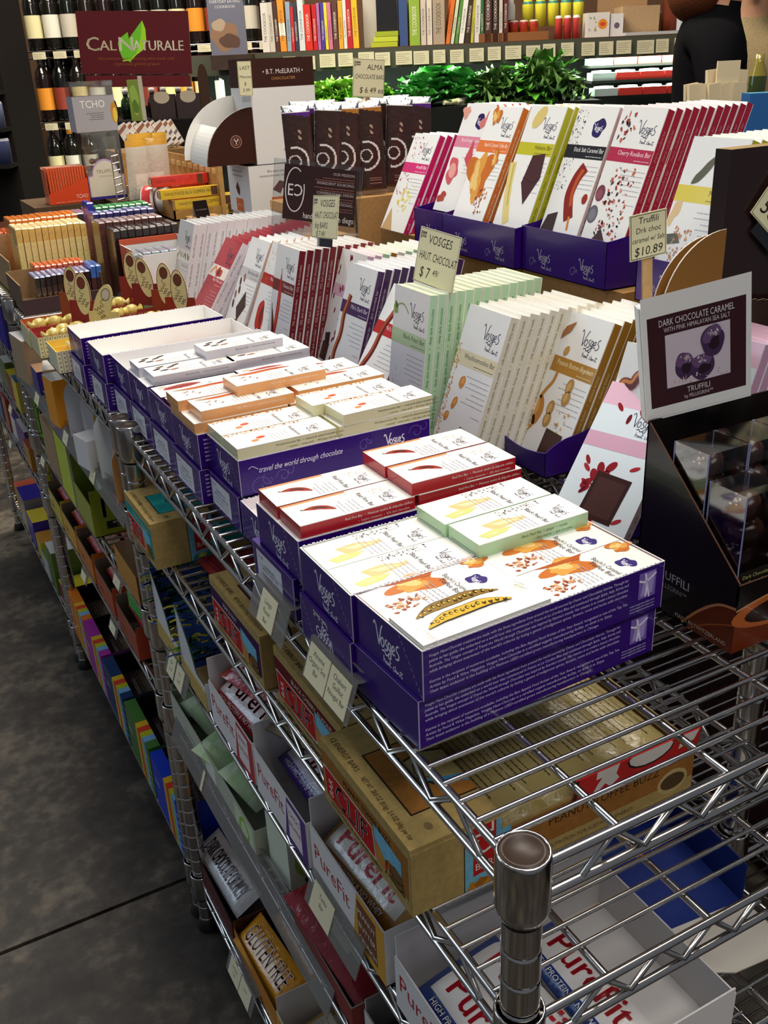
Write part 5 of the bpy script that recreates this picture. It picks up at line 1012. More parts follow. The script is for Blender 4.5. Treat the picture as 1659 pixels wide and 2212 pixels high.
# price tag strips clipped on the front rails
def tag_strip(y0, y1, z, x, cards, label, tilt=.32, h=.036):
    r = root('price_strip', label, 'price holder', (x - .003, y0, z + .012), (0, tilt, 0)); L = y1 - y0; mb = MB('smoke'); n = 6
    mb.box((-.0012, 0, 0), (0, L, h), '#ffffff', 'smoke'); pr = [(.0095 * math.sin(PI * i / n), h + .0095 * (math.cos(PI * i / n) - 1) * -.5) for i in range(n + 1)]
    for i in range(n): (a, b), (c_, d) = pr[i], pr[i + 1]; mb.face(((a, 0, b), (c_, 0, d), (c_, L, d), (a, L, b)), '#ffffff', 'smoke')
    mb.obj('clear_strip', r)
    for k, (c0, c1, ls) in enumerate(cards):
        A = Art(); w, hh = (c1 - c0) * 1000, h * 1000 - 6; A.rect(0, 0, w, hh, '#e6dfba').up()
        for t_, yy in ls: A.fit(t_, w / 2, yy * hh / 30, 6.4 * hh / 30, w - 6, '#4a4436', 'C')
        m2 = MB('paper'); m2.box((-.0022, 0, .002), (-.0016, c1 - c0, .002 + hh * .001), '#e6dfba'); m2.art(A, (-.0022, c1 - c0, .002), (0, -1, 0), (0, 0, 1)); m2.obj('price_tag', r, (0, L - c1, 0))
    return r
tag_strip(.318, .395, -.045, -.016, [(.022, .055, [('Lungo', 20), ('Pause', 12), ('Bar', 4)])], 'grey clear price holder with one cream tag on the top rail')
tag_strip(.195, .275, -.045, -.016, [(.004, .040, [('Xtreme', 22), ('Organic 5oz', 15), ('Bar', 8)]), (.042, .076, [('Chabert', 22), ('Guillot', 15), ('Nougat Bar', 8)])], 'grey clear price holder with two cream tags on the top rail')
tag_strip(.70, .79, LV[2] - .048, -.016, [(.012, .040, [('Bar', 18), ('2.19', 8)]), (.045, .075, [('Fit', 18), ('2.49', 8)])], 'clear price holder with two tags on the third shelf by the post')
tag_strip(.215, .325, LV[2] - .048, -.016, [(.012, .055, [('Tanka', 20), ('Bar', 12)])], 'clear price holder with one tag on the third shelf, near end')
tag_strip(.30, .83, LV[3] - .046, -.014, [(.13, .137, [])], 'long grey clear price strip along the fourth shelf')
tag_strip(.915, 1.74, LV[1] - .046, -.014, [(.16, .20, [('2.99', 12)]), (.42, .455, [('1.99', 12)]), (.62, .65, [('3.49', 12)])], 'long grey clear price strip along the second unit', h=.026)
tag_strip(.60, .70, LV[4] - .046, -.016, [(.01, .05, [('Larabar', 18), ('1.79', 8)]), (.052, .09, [('Luna', 18)])], 'cream tag in a holder on the lowest rail by the post')
for i, (y, z) in enumerate(((1.14, LV[3]), (1.02, LV[2]), (1.36, LV[3]), (1.62, LV[2]), (2.02, LV[2]), (2.2, LV[3]))):
    tag_strip(y, y + .05, z - .046, -.016, [(.006, .042, [('2.%d9' % (i + 1), 12)])], f'small price tag holder, {ORD[i]} of those along the far lower rails', h=.022)
# ---------------------------------------------------------------- third shelf: white boxes of protein bars
def pf_box(x, y, w, d, h, desc, accent, art_txt, back=.03, low=0.):
    mb = MB('paper'); mb.tray((0, 0, 0), (w, d, h), '#e9e5e0', '#d6d3d2', .0014, h={'F': h + back, 'R': h * .9, 'N': h})
    A = Art(); W = d * 1000; Hh = h * 1000; A.poly([(0, 0), (W * .62, 0), (W, 0), (W, Hh), (0, Hh)], '#e9e5e0').up(); A.poly([(W * .58, 0), (W * .66, Hh), (W, Hh), (W, 0)], accent).up()
    A.fit('PureFit', 6, Hh * .45, 26, W * .52, '#b3202c'); A.rect(W * .66, Hh * .12, W * .9, Hh * .9, '#7a4a30' if accent == '#d9a23a' else '#f0e6e2').up()
    for k, t_ in enumerate(art_txt): A.fit(t_, W * .78, Hh * (.66 - .24 * k), 9, W * .22, '#f3e6cf' if accent == '#d9a23a' else '#8a2a3a', 'C')
    mb.art(A, (0, d, 0), (0, -1, 0), (0, 0, 1)); A = Art(); A.poly([(20, h * 700), (60, h * 780), (60, h * 860), (24, h * 800)], '#b3202c'); mb.art(A, (0, 0, 0), (1, 0, 0), (0, 0, 1))
    return mb.obj('protein_bar_box', None, (x, y, S3), None, label=desc, category='snack box', group='white boxes of protein bars')
pf_box(-.006, .180, .19, .148, .064, 'white open protein bar box with a yellow corner and brown panel, on the third shelf', '#d9a23a', ('PEANUT', 'BUTTER', 'CRUNCH'))
pf_box(-.006, .002, .215, .160, .056, 'white open protein bar box nearest the front post, blue wrapped bars inside', '#e9e5e0', ('ALMOND', 'CRUNCH'), back=.022)
pf_box(-.008, .335, .16, .135, .058, 'white open protein bar box with a purple corner, on the third shelf', '#5a3a86', ('CHOC', 'BROWNIE'))
pf_box(-.008, .476, .16, .140, .058, 'white open protein bar box with a berry red corner, on the third shelf', '#c23a40', ('BERRY', 'ALMOND'))
def pf(c, stripe, end, tc='#b81f2c', L=.132, W=.046): return wrapper(c, end, 'PureFit', L, W, .016, tc, stripe=stripe)
P_b, P_y, P_r, P_v = pf('#e6e4e2', '#274088', '#274088'), pf('#e4ddd0', '#b07a34', '#b9863c'), pf('#e3d6d2', '#c23a44', '#d95a4a'), pf('#d9d3de', '#5a3a9a', '#4a2f80')
wraps(P_b, [(.004, .012, S3 + .022, 0, -.25, .0), (.048, .016, S3 + .026, 0, -.1, .06), (.098, .010, S3 + .020, 0, -.15, -.02), (.012, .008, S3 + .0018, 0, 0, .02), (.062, .008, S3 + .0018, 0, 0, 0)], 'white and blue protein bar in the box nearest the post', group='white and blue protein bars')
wraps(P_y, [(.010, .188, S3 + .034, 0, -.5, .10), (.034, .186, S3 + .040, .06, -.3, .04), (.072, .184, S3 + .030, 0, -.1, .0), (.120, .186, S3 + .026, 0, -.1, .0)], 'white and ochre protein bar in the yellow cornered box', group='white and ochre protein bars')
wraps(P_v, [(.020, .338, S3 + .026, 0, -.35, .0), (.066, .338, S3 + .022, 0, -.1, .0)], 'white and violet protein bar in the purple cornered box', group='white and violet protein bars')
wraps(P_r, [(.012, .480, S3 + .032, 0, -.5, .12), (.046, .482, S3 + .046, .1, -.2, .30), (.086, .48, S3 + .026, 0, -.1, .0)], 'white and red protein bar in the berry cornered box', group='white and red protein bars')
link('wrapped_bar', wrapper('#a9977a', '#b9a27a', None, .10, .055, .012, '#3a3424'), None, (.050, .392, S3 + .062), (.1, -.1, .5), label='tan wrapped bar with ingredient print lying across two protein boxes', category='snack bar')
# empty white carton with a blue inside, right of the post
mb = MB('paper'); mb.box((0, 0, 0), (.10, .12, .0012), '#1f3480'); mb.box((0, .1188, 0), (.10, .12, .05), '#1f3480'); mb.box((.0988, 0, 0), (.10, .12, .045), '#1f3480'); mb.box((0, 0, .0), (.0012, .12, .012), '#e6e2dc')
V = [(0, 0, .001), (.1, 0, .001), (.098, -.03, .008), (.088, -.058, .014), (.07, -.07, .018), (.03, -.07, .018), (.012, -.058, .014), (.002, -.03, .008)]
mb.face(V[::-1], '#d9d2c6'); mb.face([(x, y, z + .001) for x, y, z in V], '#e3ddd2'); mb.obj('open_carton', None, (.222, .105, S3), (0, 0, -.1), label='empty carton with a dark blue inside and a white rounded flap, on the third shelf', category='carton')
# paper fronted boxes with a palm print, jagged magenta sleeve
def palm_box(y, desc, first):
    mb = MB('paper'); d, h = .10, .105; mb.box((0, 0, 0), (.10, d, .0014), '#c9b07a'); n = 18; pr = []
    for i in range(n + 1): u = i / n; pr.append((d * (1 - u), h * (.34 + .66 * max(0, 1 - u * 1.6) ** .7)))
    for s_, c in ((0, '#d9d6d4'), (.0014, '#dedcdc')):
        F = [(s_, d, 0), (s_, 0, 0)] + [(s_, y_, z_) for y_, z_ in pr[::-1]]; mb.face(F if s_ == 0 else F[::-1], c)
    for i in range(n): mb.face(((0, *pr[i]), (0, *pr[i + 1]), (.0014, *pr[i + 1]), (.0014, *pr[i])), '#3a5a4a')
    mb.box((-.0012, 0, 0), (-.0002, d, h * .26), '#c4a860'); mb.box((0, d - .0014, 0), (.10, d, h), '#2f4f9a'); mb.box((0, 0, 0), (.1, .0014, .04), '#d9d8da'); A = Art()
    for k in range(170): a = RNG.uniform(0, 3.14); x_, y_ = RNG.uniform(2, 92), RNG.uniform(6, 100); A.stroke([(x_, y_), (x_ + 14 * math.cos(a), y_ + 9 * math.sin(a)), (x_ + 24 * math.cos(a), y_ + 7 * math.sin(a))], 2.4, RNG.choice(['#2a6a3a', '#5a9a3a', '#c9c23a', '#2a4a9a', '#3a6ac4', '#1f4a2a']))
    mb.art(A, (.1, d + .0002, 0), (-1, 0, 0), (0, 0, 1)); A2 = Art(); A2.it = A.it; mb.art(A2, (0, d - .0016, 0), (1, 0, 0), (0, 0, 1)); return mb.obj('palm_print_box', None, (-.008, y, S3), None, label=desc, category='snack box')
palm_box(.633, 'torn white box with a green and blue palm print, beside the berry cornered box', 1); palm_box(.742, 'torn white box with a green and blue palm print, close to the paired posts', 0)
wraps(wrapper('#4a2238', '#3a1a2c', None, .11, .045, .014, '#8a5a6a'), [(.11 + .05 * k, .70, S3 + .0008, 0, 0, 0) for k in range(4)], 'dark plum wrapped bar on the third shelf behind the palm boxes', group='dark plum wrapped bars')
# ---------------------------------------------------------------- fourth shelf
mb = MB('paper'); mb.tray((0, 0, 0), (.15, .33, .05), '#b9bda8', '#a9ac9c', .0014); A = Art(); A.fit('Green SuperFood', 60, 20, 12, 130, '#8a9a6a'); A.rect(150, 6, 190, 44, '#dfe3d0').rect(262, 4, 322, 46, '#cfe0b4').up(); A.stroke([(276, 10), (280, 30), (296, 40), (308, 26), (300, 10)], 6, '#8fc24a'); mb.art(A, (0, .33, 0), (0, -1, 0), (0, 0, 1)); mb.obj('long_green_box', None, (-.006, .515, S4), None, label='long pale green open box of packets along the fourth shelf', category='snack box')
def pk_art(u, v): return '#b9d6a0' if (int(u * 5) + int(v * 4)) % 3 else '#cfe3bd'
gp = pouch(.085, .075, .03, pk_art, '#c3dcae')
gp = gp.mesh('green_packet')
for i, (x, y, z, rx, rz) in enumerate(((.05, .66, .036, -1.25, .5), (.055, .58, .042, -1.2, .35), (.06, .76, .03, -1.2, .3), (.10, .62, .03, -1.3, .8), (.05, .82, .03, -1.25, .2))):
    link('green_packet', gp, None, (x, y, S4 + z - .012), (rx, 0, rz), label=f'pale green shiny packet, {ORD[i]} in the long green box', category='packet', group='pale green packets')
mb = MB('paper'); mb.box((0, 0, 0), (.045, .05, .085), '#dfe6cf'); A = Art(); A.stroke([(14, 60), (12, 30), (22, 16), (34, 22), (36, 50)], 8, '#9aca5a'); mb.art(A, (0, 0, 0), (1, 0, 0), (0, 0, 1)); mb.obj('green_carton', None, (.012, .455, S4), (0, 0, .1), label='white carton with a lime green swoosh at the end of the long green box', category='carton')
mb = MB('paper'); mb.tray((0, 0, 0), (.17, .14, .03), '#8a3a34', '#8a857c', .0014, h={'F': .04}); mb.obj('snack_tray', None, (-.006, .262, S4), None, label='red sided tray with a dark red snack bag, on the fourth shelf', category='snack box')
def tk(u, v):
    d = math.hypot((u - .5) / .36, (v - .45) / .34); e = math.hypot((u - .5) / .2, (v - .86) / .12)
    if d < .88 or e < .8: return '#d9d6b4'
    if d < 1. or e < 1: return '#2f6a2f'
    return '#8a1a26'
tm_ = pouch(.10, .145, .034, tk, '#7a1520', n=22)
A = Art(); A.fit('TWO', 0, 40, 16, 40, '#2c2a20', 'C'); A.stroke([(-10, 74), (-4, 62), (4, 74), (-2, 84), (-6, 70), (6, 62), (10, 76)], 2.6, '#3f8a2c'); A.ell(-12, 62, 2.4, 2.4, '#3f8a2c').ell(12, 60, 2.4, 2.4, '#3f8a2c'); tm_.art(A, (0, -.0176, 0), (1, 0, 0), (0, 0, 1)); tm_.obj('snack_bag', None, (.052, .272, S4 + .02), (-1.35, 0, .12), label='dark red snack bag with a cream oval and a green leaf mark', category='bag')
mb = MB('paper'); mb.tray((0, 0, 0), (.17, .13, .045), '#d6d2cc', '#8f8a86', .0014, h={'F': .058}); mb.obj('snack_tray', None, (.0, .115, S4), None, label='pale grey open tray on the fourth shelf below the yellow cornered box', category='snack box')
wraps(wrapper('#6b1f26', '#4a151a', None, .12, .05, .02, '#c9a27a'), [(.02, .12, S4 + .002, 0, 0, 0), (.085, .12, S4 + .002, 0, 0, 0)], 'maroon wrapped bar in the pale grey tray', group='maroon wrapped bars')
wraps(wrapper('#3f2a1e', '#8a8fa6', None, .13, .05, .016, '#c9a85a'), [(.03 + .055 * k, .405, S4 + .0006, 0, 0, 0.) for k in range(2)], 'dark brown wrapped bar on the fourth shelf wires', group='dark brown wrapped bars')
# ---------------------------------------------------------------- lowest shelf
wraps(wrapper('#d6d3d0', '#c9c6c2', 'DARK CHOCOLATE CRUNCH', .17, .05, .02, '#4a2a2a'), [(.018, .725, S5 + .028, 0, -.5, .05)], 'white bar with red and dark lettering on the lowest shelf', group='lowest shelf bars')
mb = MB('paper'); mb.tray((0, 0, 0), (.15, .16, .05), '#5a2a2c', '#2a1c1c', .0014); mb.obj('snack_tray', None, (.0, .71, S5), None, label='dark maroon tray under the white lettered bar, lowest shelf', category='snack box')
mb = MB('paper'); mb.tray((0, 0, 0), (.15, .16, .05), '#c9822c', '#4a2a18', .0014, h={'F': .062}); mb.obj('snack_tray', None, (.0, .54, S5), None, label='orange tray with gluten free bars, lowest shelf', category='snack box')
wraps(wrapper('#e09a22', '#c9851c', 'GLUTEN FREE', .15, .055, .022, '#f0e6d6'), [(.012, .545, S5 + .024, 0, -.5, .08), (.06, .545, S5 + .036, 0, -.2, .0), (.10, .545, S5 + .02, 0, 0, 0)], 'orange gluten free bar in the orange tray', group='orange gluten free bars')
mb = MB('paper'); mb.tray((0, 0, 0), (.13, .16, .06), '#d9b04a', '#d6d0c6', .0014, h={'F': .085}); A = Art(); A.speck(4, 4, 156, 56, 60, ['#c9542c', '#8a3a6a', '#3a7a3a', '#e6d24a'], 2, 6); mb.art(A, (0, .16, 0), (0, -1, 0), (0, 0, 1)); mb.obj('snack_tray', None, (-.002, .372, S5), None, label='yellow patterned tray with a white inside, lowest shelf', category='snack box')
wraps(wrapper('#d9d4c6', '#d0a84a', None, .14, .05, .02, '#8a8476'), [(.02, .378, S5 + .016, 0, -.2, 0), (.075, .378, S5 + .016, 0, 0, 0)], 'white and gold bar in the yellow patterned tray', group='white and gold bars')
mb = MB('paper'); mb.tray((0, 0, 0), (.15, .16, .05), '#8a2a2c', '#8a857c', .0014); mb.obj('snack_tray', None, (.0, .20, S5), None, label='dark red tray at the near end of the lowest shelf', category='snack box')
# ---------------------------------------------------------------- boxes with rainbow striped ends on the second unit
ST = ['#e0b62c', '#d9452c', '#b9bc2c', '#7ab0d9']
def rainbow(y, c, dark, name, dots):
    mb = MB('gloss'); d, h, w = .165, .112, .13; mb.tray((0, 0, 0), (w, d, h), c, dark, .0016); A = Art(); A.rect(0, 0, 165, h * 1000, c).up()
    for k, s_ in enumerate(ST): A.rect(78 + k * 16, 0, 94 + k * 16, h * 1000, s_)
    A.rect(142, 0, 165, h * 1000, c).up(); B = Art(); B.rect(0, 0, 165, 22, c).up(); [B.rect(78 + k * 16, 0, 94 + k * 16, 22, s_) for k, s_ in enumerate(ST)]; mb.box((0, 0, h - .0012), (.022, d, h + .0004), c); mb.art(B, (0, d, h + .0004), (0, -1, 0), (1, 0, 0))
    for k in range(30): A.ell(146 + (k % 5) * 4, 8 + (k // 5) * 16, 1.8, 1.8, dots, 0, 6)
    A.fit(name, 8, 60, 14, 66, '#e6e2dc'); mb.art(A, (0, d, 0), (0, -1, 0), (0, 0, 1)); T = Art()
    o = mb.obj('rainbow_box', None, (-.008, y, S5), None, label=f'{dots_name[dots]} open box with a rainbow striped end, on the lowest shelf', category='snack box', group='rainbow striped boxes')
    for k in range(2): link('wrapped_bar', DW, None, (.024 + .052 * k, y + .012, S5 + .060), (0, -.1, 0), label=f'dark bar, {ORD[k]} from the aisle in the {dots_name[dots]} rainbow box', category='snack bar', group='dark bars in the rainbow boxes')
DW = wrapper('#2c2422', '#3a2c28', None, .14, .05, .016, '#8a6a4a')
dots_name = {'#e6e6f2': 'royal blue', '#cfe0c0': 'leaf green', '#b9c9e0': 'navy', '#f0d0ec': 'magenta', '#f2e0b0': 'orange'}
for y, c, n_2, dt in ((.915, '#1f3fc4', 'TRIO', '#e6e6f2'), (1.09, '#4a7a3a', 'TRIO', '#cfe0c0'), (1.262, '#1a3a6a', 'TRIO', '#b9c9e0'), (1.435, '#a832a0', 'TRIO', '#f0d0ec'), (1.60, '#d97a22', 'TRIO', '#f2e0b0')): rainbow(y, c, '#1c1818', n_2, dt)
# ---------------------------------------------------------------- second unit, middle shelves
mb = MB('gloss'); mb.tray((0, 0, 0), (.13, .13, .085), '#9aa42a', '#6a7a2c', .0016, h={'N': .085, 'L': .06, 'F': .11}); A = Art(); A.text('18', 8, 34, 52, '#2a2a22'); A.text('18', 9, 34.6, 52, '#2a2a22'); A.rect(22, 12, 72, 26, '#1f1f1c').up().fit('BEE TASTY', 47, 20, 6, 40, '#dfe0b0', 'C').fit('LOVE', 47, 14, 6, 24, '#dfe0b0', 'C')
mb.art(A, (0, 0, 0), (1, 0, 0), (0, 0, 1)); mb.obj('numbered_box', None, (-.012, 1.200, S3), None, label='olive green open box with a large 18 on its end', category='snack box')
mb = MB('foil'); mb.tube([(.03, .02, .03), (.035, .06, .075), (.04, .10, .06)], [.02, .024, .018], 10, '#7a9a3a'); mb.obj('green_packet', None, (-.002, 1.200, S3 + .012), None, label='leaf green packet inside the box with the large 18', category='packet')
box_thing('lime_purple_box', (-.012, 1.345, S3), (.10, 1.46, S3 + .12), 'lime and purple carton behind the box with the large 18', 'snack box', '#7a2a8a', 'gloss', L='#c4d92c', N='#b9b4b4')
box_thing('kraft_box', (-.01, 1.48, S3), (.11, 1.62, S3 + .10), 'plain kraft carton on the third shelf of the second unit', 'cardboard box', '#a58a66')
box_thing('lime_box', (.02, 1.64, S3), (.10, 1.74, S3 + .07), 'small lime green carton behind the kraft carton', 'snack box', '#7ac42c', 'gloss')
box_thing('brown_box', (-.01, .93, S3), (.12, 1.06, S3 + .05), 'flat brown and ochre carton in front of the box with the large 18', 'snack box', '#6a4a2c', 'gloss', L='#c98a2c')
# second shelf, second unit
def leaf_card(x, y, w, h, c, label, rot, cap=None, txt=None):
    mb = MB('paper'); pts = [(0, 0), (w, 0), (w, h * .7)] + [(w / 2 + w / 2 * math.cos(a), h * .7 + h * .3 * math.sin(a)) for a in np.linspace(.3, PI - .3, 8)] + [(0, h * .7)]
    F = [(u, 0, v) for u, v in pts]; Bk = [(u, .0012, v) for u, v in pts]; mb.face(F, c); mb.face(Bk[::-1], c); m = len(F)
    for i in range(m): j = (i + 1) % m; mb.face((F[j], F[i], Bk[i], Bk[j]), '#e6e2d9')
    A = Art()
    if cap: cap(A, w * 1000, h * 1000)
    mb.art(A, (0, 0, 0), (1, 0, 0), (0, 0, 1)); mb.box((0, .0012, 0), (w, .05, .0014), c); return mb.obj('display_card', None, (x, y, S2), rot, label=label, category='card')
def wcap(A, w, h): A.stroke([(w * .2, h * .72), (w * .38, h * .5), (w * .5, h * .66), (w * .62, h * .48), (w * .8, h * .76)], w * .09, '#1f1a16'); A.ell(w * .5, h * .22, w * .22, w * .2, '#d9853c', 0, 16).up().ell(w * .5, h * .22, w * .17, w * .15, '#eda860', 0, 16)
leaf_card(-.012, .955, .058, .088, '#eda860', 'orange display card with a black mark, by the paired posts', (0, 0, -.05), wcap)
leaf_card(-.002, .985, .075, .105, '#e9e4dc', 'cream rounded display card behind the orange one', (0, 0, -.2)); leaf_card(-.01, 1.055, .075, .115, '#dfe3e2', 'pale grey rounded display card on the second shelf', (.05, 0, -.4))
box_thing('white_box', (-.016, 1.10, S2), (.04, 1.15, S2 + .05), 'small plain white box on the second shelf', 'carton', '#dedad6', 'paper', rz=.2)
leaf_card(-.0, 1.19, .09, .115, '#d9dadc', 'pale display card with a yellow oval print', (0, 0, -.6), lambda A, w, h: A.ell(w * .5, h * .5, w * .3, h * .36, '#c9a23a', 0, 18).up().ell(w * .5, h * .5, w * .22, h * .27, '#7a9a8a', 0, 16)); leaf_card(-.01, 1.27, .06, .105, '#c9ccd0', 'narrow pale grey display card on the second shelf', (0, 0, -.4))
box_thing('sun_box', (-.016, 1.335, S2), (.045, 1.39, S2 + .085), 'bright orange carton with a white top on the second shelf', 'carton', '#f09a1c', 'gloss', T='#efece4', rz=.1)
box_thing('red_white_box', (-.014, 1.43, S2), (.06, 1.50, S2 + .08), 'red and white carton on the second shelf', 'carton', '#b92a34', 'gloss', T='#e9e4dc', N='#e4dcd2', rz=-.2)
box_thing('blue_box', (-.01, 1.535, S2), (.08, 1.60, S2 + .05), 'small dark blue carton on the second shelf', 'carton', '#2a2f8a', 'gloss', T='#b08a6a'); box_thing('tan_white_box', (-.014, 1.625, S2), (.09, 1.72, S2 + .09), 'tan carton with a white lid at the far end of the second shelf', 'carton', '#a58a6c', 'paper', T='#d6d4d0', rz=.1)
# fourth shelf, second unit: yellow, orange and rust boxes with red tags
for i, (y, c, ds) in enumerate(((1.60, '#c9b82c', 'mustard'), (1.46, '#d9a222', 'golden yellow'), (1.32, '#d0782c', 'amber orange'), (1.17, '#b9502c', 'rust orange'), (1.02, '#a8462c', 'brick'))):
    mb = MB('gloss'); d = .128; mb.tray((0, 0, 0), (.14, d, .062), c, '#7a6a5a', .0015, h={'L': .05}); A = Art(); A.fit('BAR', 20, 14, 18, 60, '#8a2a1c'); mb.art(A, (0, d, 0), (0, -1, 0), (0, 0, 1)); mb.obj('fruit_bar_box', None, (-.008, y, S4), None, label=f'{ds} open box of fruit bars on the fourth shelf of the second unit', category='snack box', group='fruit bar boxes')
    me = wrapper(c, c, 'LARABAR', .105, .05, .016, '#e9d9c9', stripe='#b3201f')
    for k in range(2): link('wrapped_bar', me, None, (.012 + .056 * k, y + .01, S4 + .036), (0, -.3, 0), label=f'{ds} fruit bar with a red edge, {ORD[k]} from the aisle in its box', category='snack bar', group='fruit bars')
mb = MB('paper'); mb.box((0, 0, 0), (.07, .0014, .10), '#d9d6d6', N='#d9d6d6'); mb.box((0, 0, 0), (.07, .10, .012), '#d9702c'); mb.box((0, .0014, .012), (.0014, .10, .07), '#d9702c'); mb.obj('orange_display', None, (.02, .915, S4), (0, 0, 0), label='orange box with a white back panel beside the posts, fourth shelf', category='snack box')
wraps(wrapper('#d9611c', '#c9541c', None, .10, .05, .03, '#8a3a10'), [(.03, .925, S4 + .022, 0, -.3, 0)], 'bright orange packet in the box with a white back panel', group='bright orange packets')
mb = MB('foil'); mb.tube([(.0, .0, .0), (.0, .05, .02), (.0, .12, .015)], [.012, .026, .014], 10, '#2f9a2c'); mb.obj('green_packet', None, (.022, 1.0, S4 + .07), (0, 0, 0), label='bright green packet on top of the brick and rust boxes', category='packet')
# ---------------------------------------------------------------- third unit: mixed cartons
pal = ['#c9b82c', '#3a2f9a', '#8a857c', '#b9802c', '#6a4a8a', '#d6d2cc', '#a8503a', '#2a5a8a', '#d9c23a', '#8a2a34', '#5a7a3a', '#c9c6c2']
pn = ['mustard', 'violet blue', 'grey', 'ochre', 'purple', 'white', 'rust', 'steel blue', 'yellow', 'dark red', 'moss green', 'pale grey']
k = 0
for zi, S in enumerate((S2, S3, S4, S5)):
    y = 1.83
    while y < 2.58:
        d = RNG.uniform(.07, .12); h = RNG.uniform(.05, .10) if S > S5 else RNG.uniform(.05, .13); c = pal[k % 12]
        box_thing('mixed_carton', (-.008 + RNG.uniform(0, .012), y, S), (.10, y + d, S + h), f'{pn[k % 12]} carton, {ORD[k // 12]} of that colour counted down the third unit', 'carton', c, 'gloss', group='mixed cartons on the third unit', T=pal[(k * 5 + 3) % 12]); y += d + RNG.uniform(.006, .03); k += 1
# white wire racks of leaflets standing on the floor side of the far units
# ---------------------------------------------------------------- the shop behind: a frame turned to face the aisle's end
BA = math.atan2(-.4582, .8888); UX, UY = math.cos(BA), math.sin(BA); CX0, CY0 = -.2588, -.346
def bg(s, d, z): return (CX0 + UX * s - UY * d, CY0 + UY * s + UX * d, z)
BR = (0, 0, BA)
def bbox(name, s0, d0, z0, w, dp, h, label, cat, c, m='paper', arts=(), kind=None, group=None, **kw):
    mb = MB(m); mb.box((0, 0, 0), (w, dp, h), c, **kw)
    for A in arts: mb.art(A, (0, 0, 0), (1, 0, 0), (0, 0, 1))
    return mb.obj(name, None, bg(s0, d0, z0), BR, label=label, category=cat, kind=kind, group=group)
MB('matte').box((0, 0, 0), (8.5, .1, 3.2), '#6a4e38').obj('wall_back', None, bg(-4, 6.3, FZ), BR, kind='structure')
# produce case
r = root('produce_case', 'long black refrigerated produce case with a wooden top ledge', 'display case', bg(-.75, 4.30, FZ), BR)
mb = MB('matte'); mb.box((0, 0, 0), (2.9, .72, .95), '#15130f'); mb.box((0, .0, .95), (2.9, .04, 1.0), '#1c1a17'); mb.obj('base', r)
mb = MB('matte'); mb.box((0, .72, 0), (2.9, .78, 1.30), '#0f1210'); mb.obj('back_panel', r)
mb = MB('wood'); mb.box((0, .30, 1.315), (2.9, 1.05, 1.337), '#5a3a28'); mb.obj('ledge', r)
mb = MB('rubber'); mb.box((0, .285, 1.255), (2.9, .30, 1.334), '#4a4a3c'); mb.obj('label_rail', r)
mb = MB('matte'); mb.box((0, .33, 1.285), (2.9, .70, 1.300), '#2a2c28'); mb.obj('hood', r)
em = bpy.data.materials.new('lamp_tube'); em.use_nodes = True; b = em.node_tree.nodes['Principled BSDF']; b.inputs['Emission Color'].default_value = (.85, 1, .8, 1); b.inputs['Emission Strength'].default_value = 6; M['tube'] = em
MB('tube').tube([(.05, .40, 1.272), (2.85, .40, 1.272)], .010, 8, '#ffffff').obj('lamp_tube', r)
o = area('produce_lamp', bg(.65, 4.66, .372), bg(.65, 4.75, .2), 2.7, 55, (.86, 1, .80), .10)
for i in range(25):
    A = Art(); w = RNG.uniform(52, 72); A.rect(0, 0, w, 52, '#c4bc9a').up(); A.lines(5, w - 5, 40, 5, 8, '#7a745c', 2.2, 'L')
    mb = MB('paper'); mb.box((0, 0, 0), (w * .001, .0015, .052), '#c4bc9a'); mb.art(A, (0, 0, 0), (1, 0, 0), (0, 0, 1))
    s_ = -.34 + i * .079 + RNG.uniform(-.006, .006)
    mb.obj('shelf_price_tag', None, bg(s_, 4.575 - .0025, .372 + RNG.uniform(0, .008)), (-.12, 0, BA), label=f'cream price tag on the produce case rail, {ORD[i] if i < 20 else ("twenty-" + ORD[i - 20])} counted along it', category='price tag', group='price tags along the produce case')
# books on the ledge
LZ = FZ + 1.3375
def book(w, h, c, band=None, dp=.16):
    mb = MB('paper'); mb.box((0, 0, 0), (w, dp, h), c, T='#d9d0be'); A = Art(); W, Hh = w * 1000, h * 1000
    if band: A.rect(0, Hh * band[0], W, Hh * band[1], band[2]).up()
    A.fit('THE COOKBOOK', W * .68, Hh * .2, W * .6, Hh * .6, '#e6dcc4' if sum(H(c)) < .8 else '#4a4238', rot=PI / 2); mb.art(A, (0, 0, 0), (1, 0, 0), (0, 0, 1)); return mb
bks = [('#c9c2b4', .03, .19, 0), ('#b9b2a2', .022, .19, 0), ('#4a2f26', .018, .195, 0), ('#d98a2c', .026, .20, ('#e6dcc4', .3, .55)), ('#8a9aa6', .018, .19, 0), ('#b92a2a', .012, .17, 0), ('#3a3a4a', .016, .185, 0), ('#c9d0cc', .024, .20, 0), ('#c92f24', .030, .175, 0), ('#b9242a', .018, .175, 0), ('#a86a9a', .012, .18, 0), ('#4a3a8a', .016, .18, 0), ('#d9c83a', .012, .18, 0), ('#c4708a', .016, .18, 0), ('#5a3a34', .022, .19, 0), ('#e0a02c', .018, .185, 0), ('#d9d2c4', .014, .21, 0), ('#b3262a', .022, .23, 0), ('#e6b02a', .024, .215, 0)]
s_ = -.43
for i, (c, w, h, bd) in enumerate(bks):
    book(w, h, c, (bd[1], bd[2], bd[0]) if bd else None).obj('book', None, bg(s_, 4.66 + RNG.uniform(0, .01), LZ), (0, RNG.uniform(-.02, .02), BA), label=f'upright book, {ORD[i]} in the left row on the produce case ledge', category='book', group='books in the left row'); s_ += w + .0025
bbox('hanging_print', s_ + .02, 4.80, LZ, .15, .02, .30, 'pale blotched paper print standing between the book rows', 'print', '#b9b2a4')
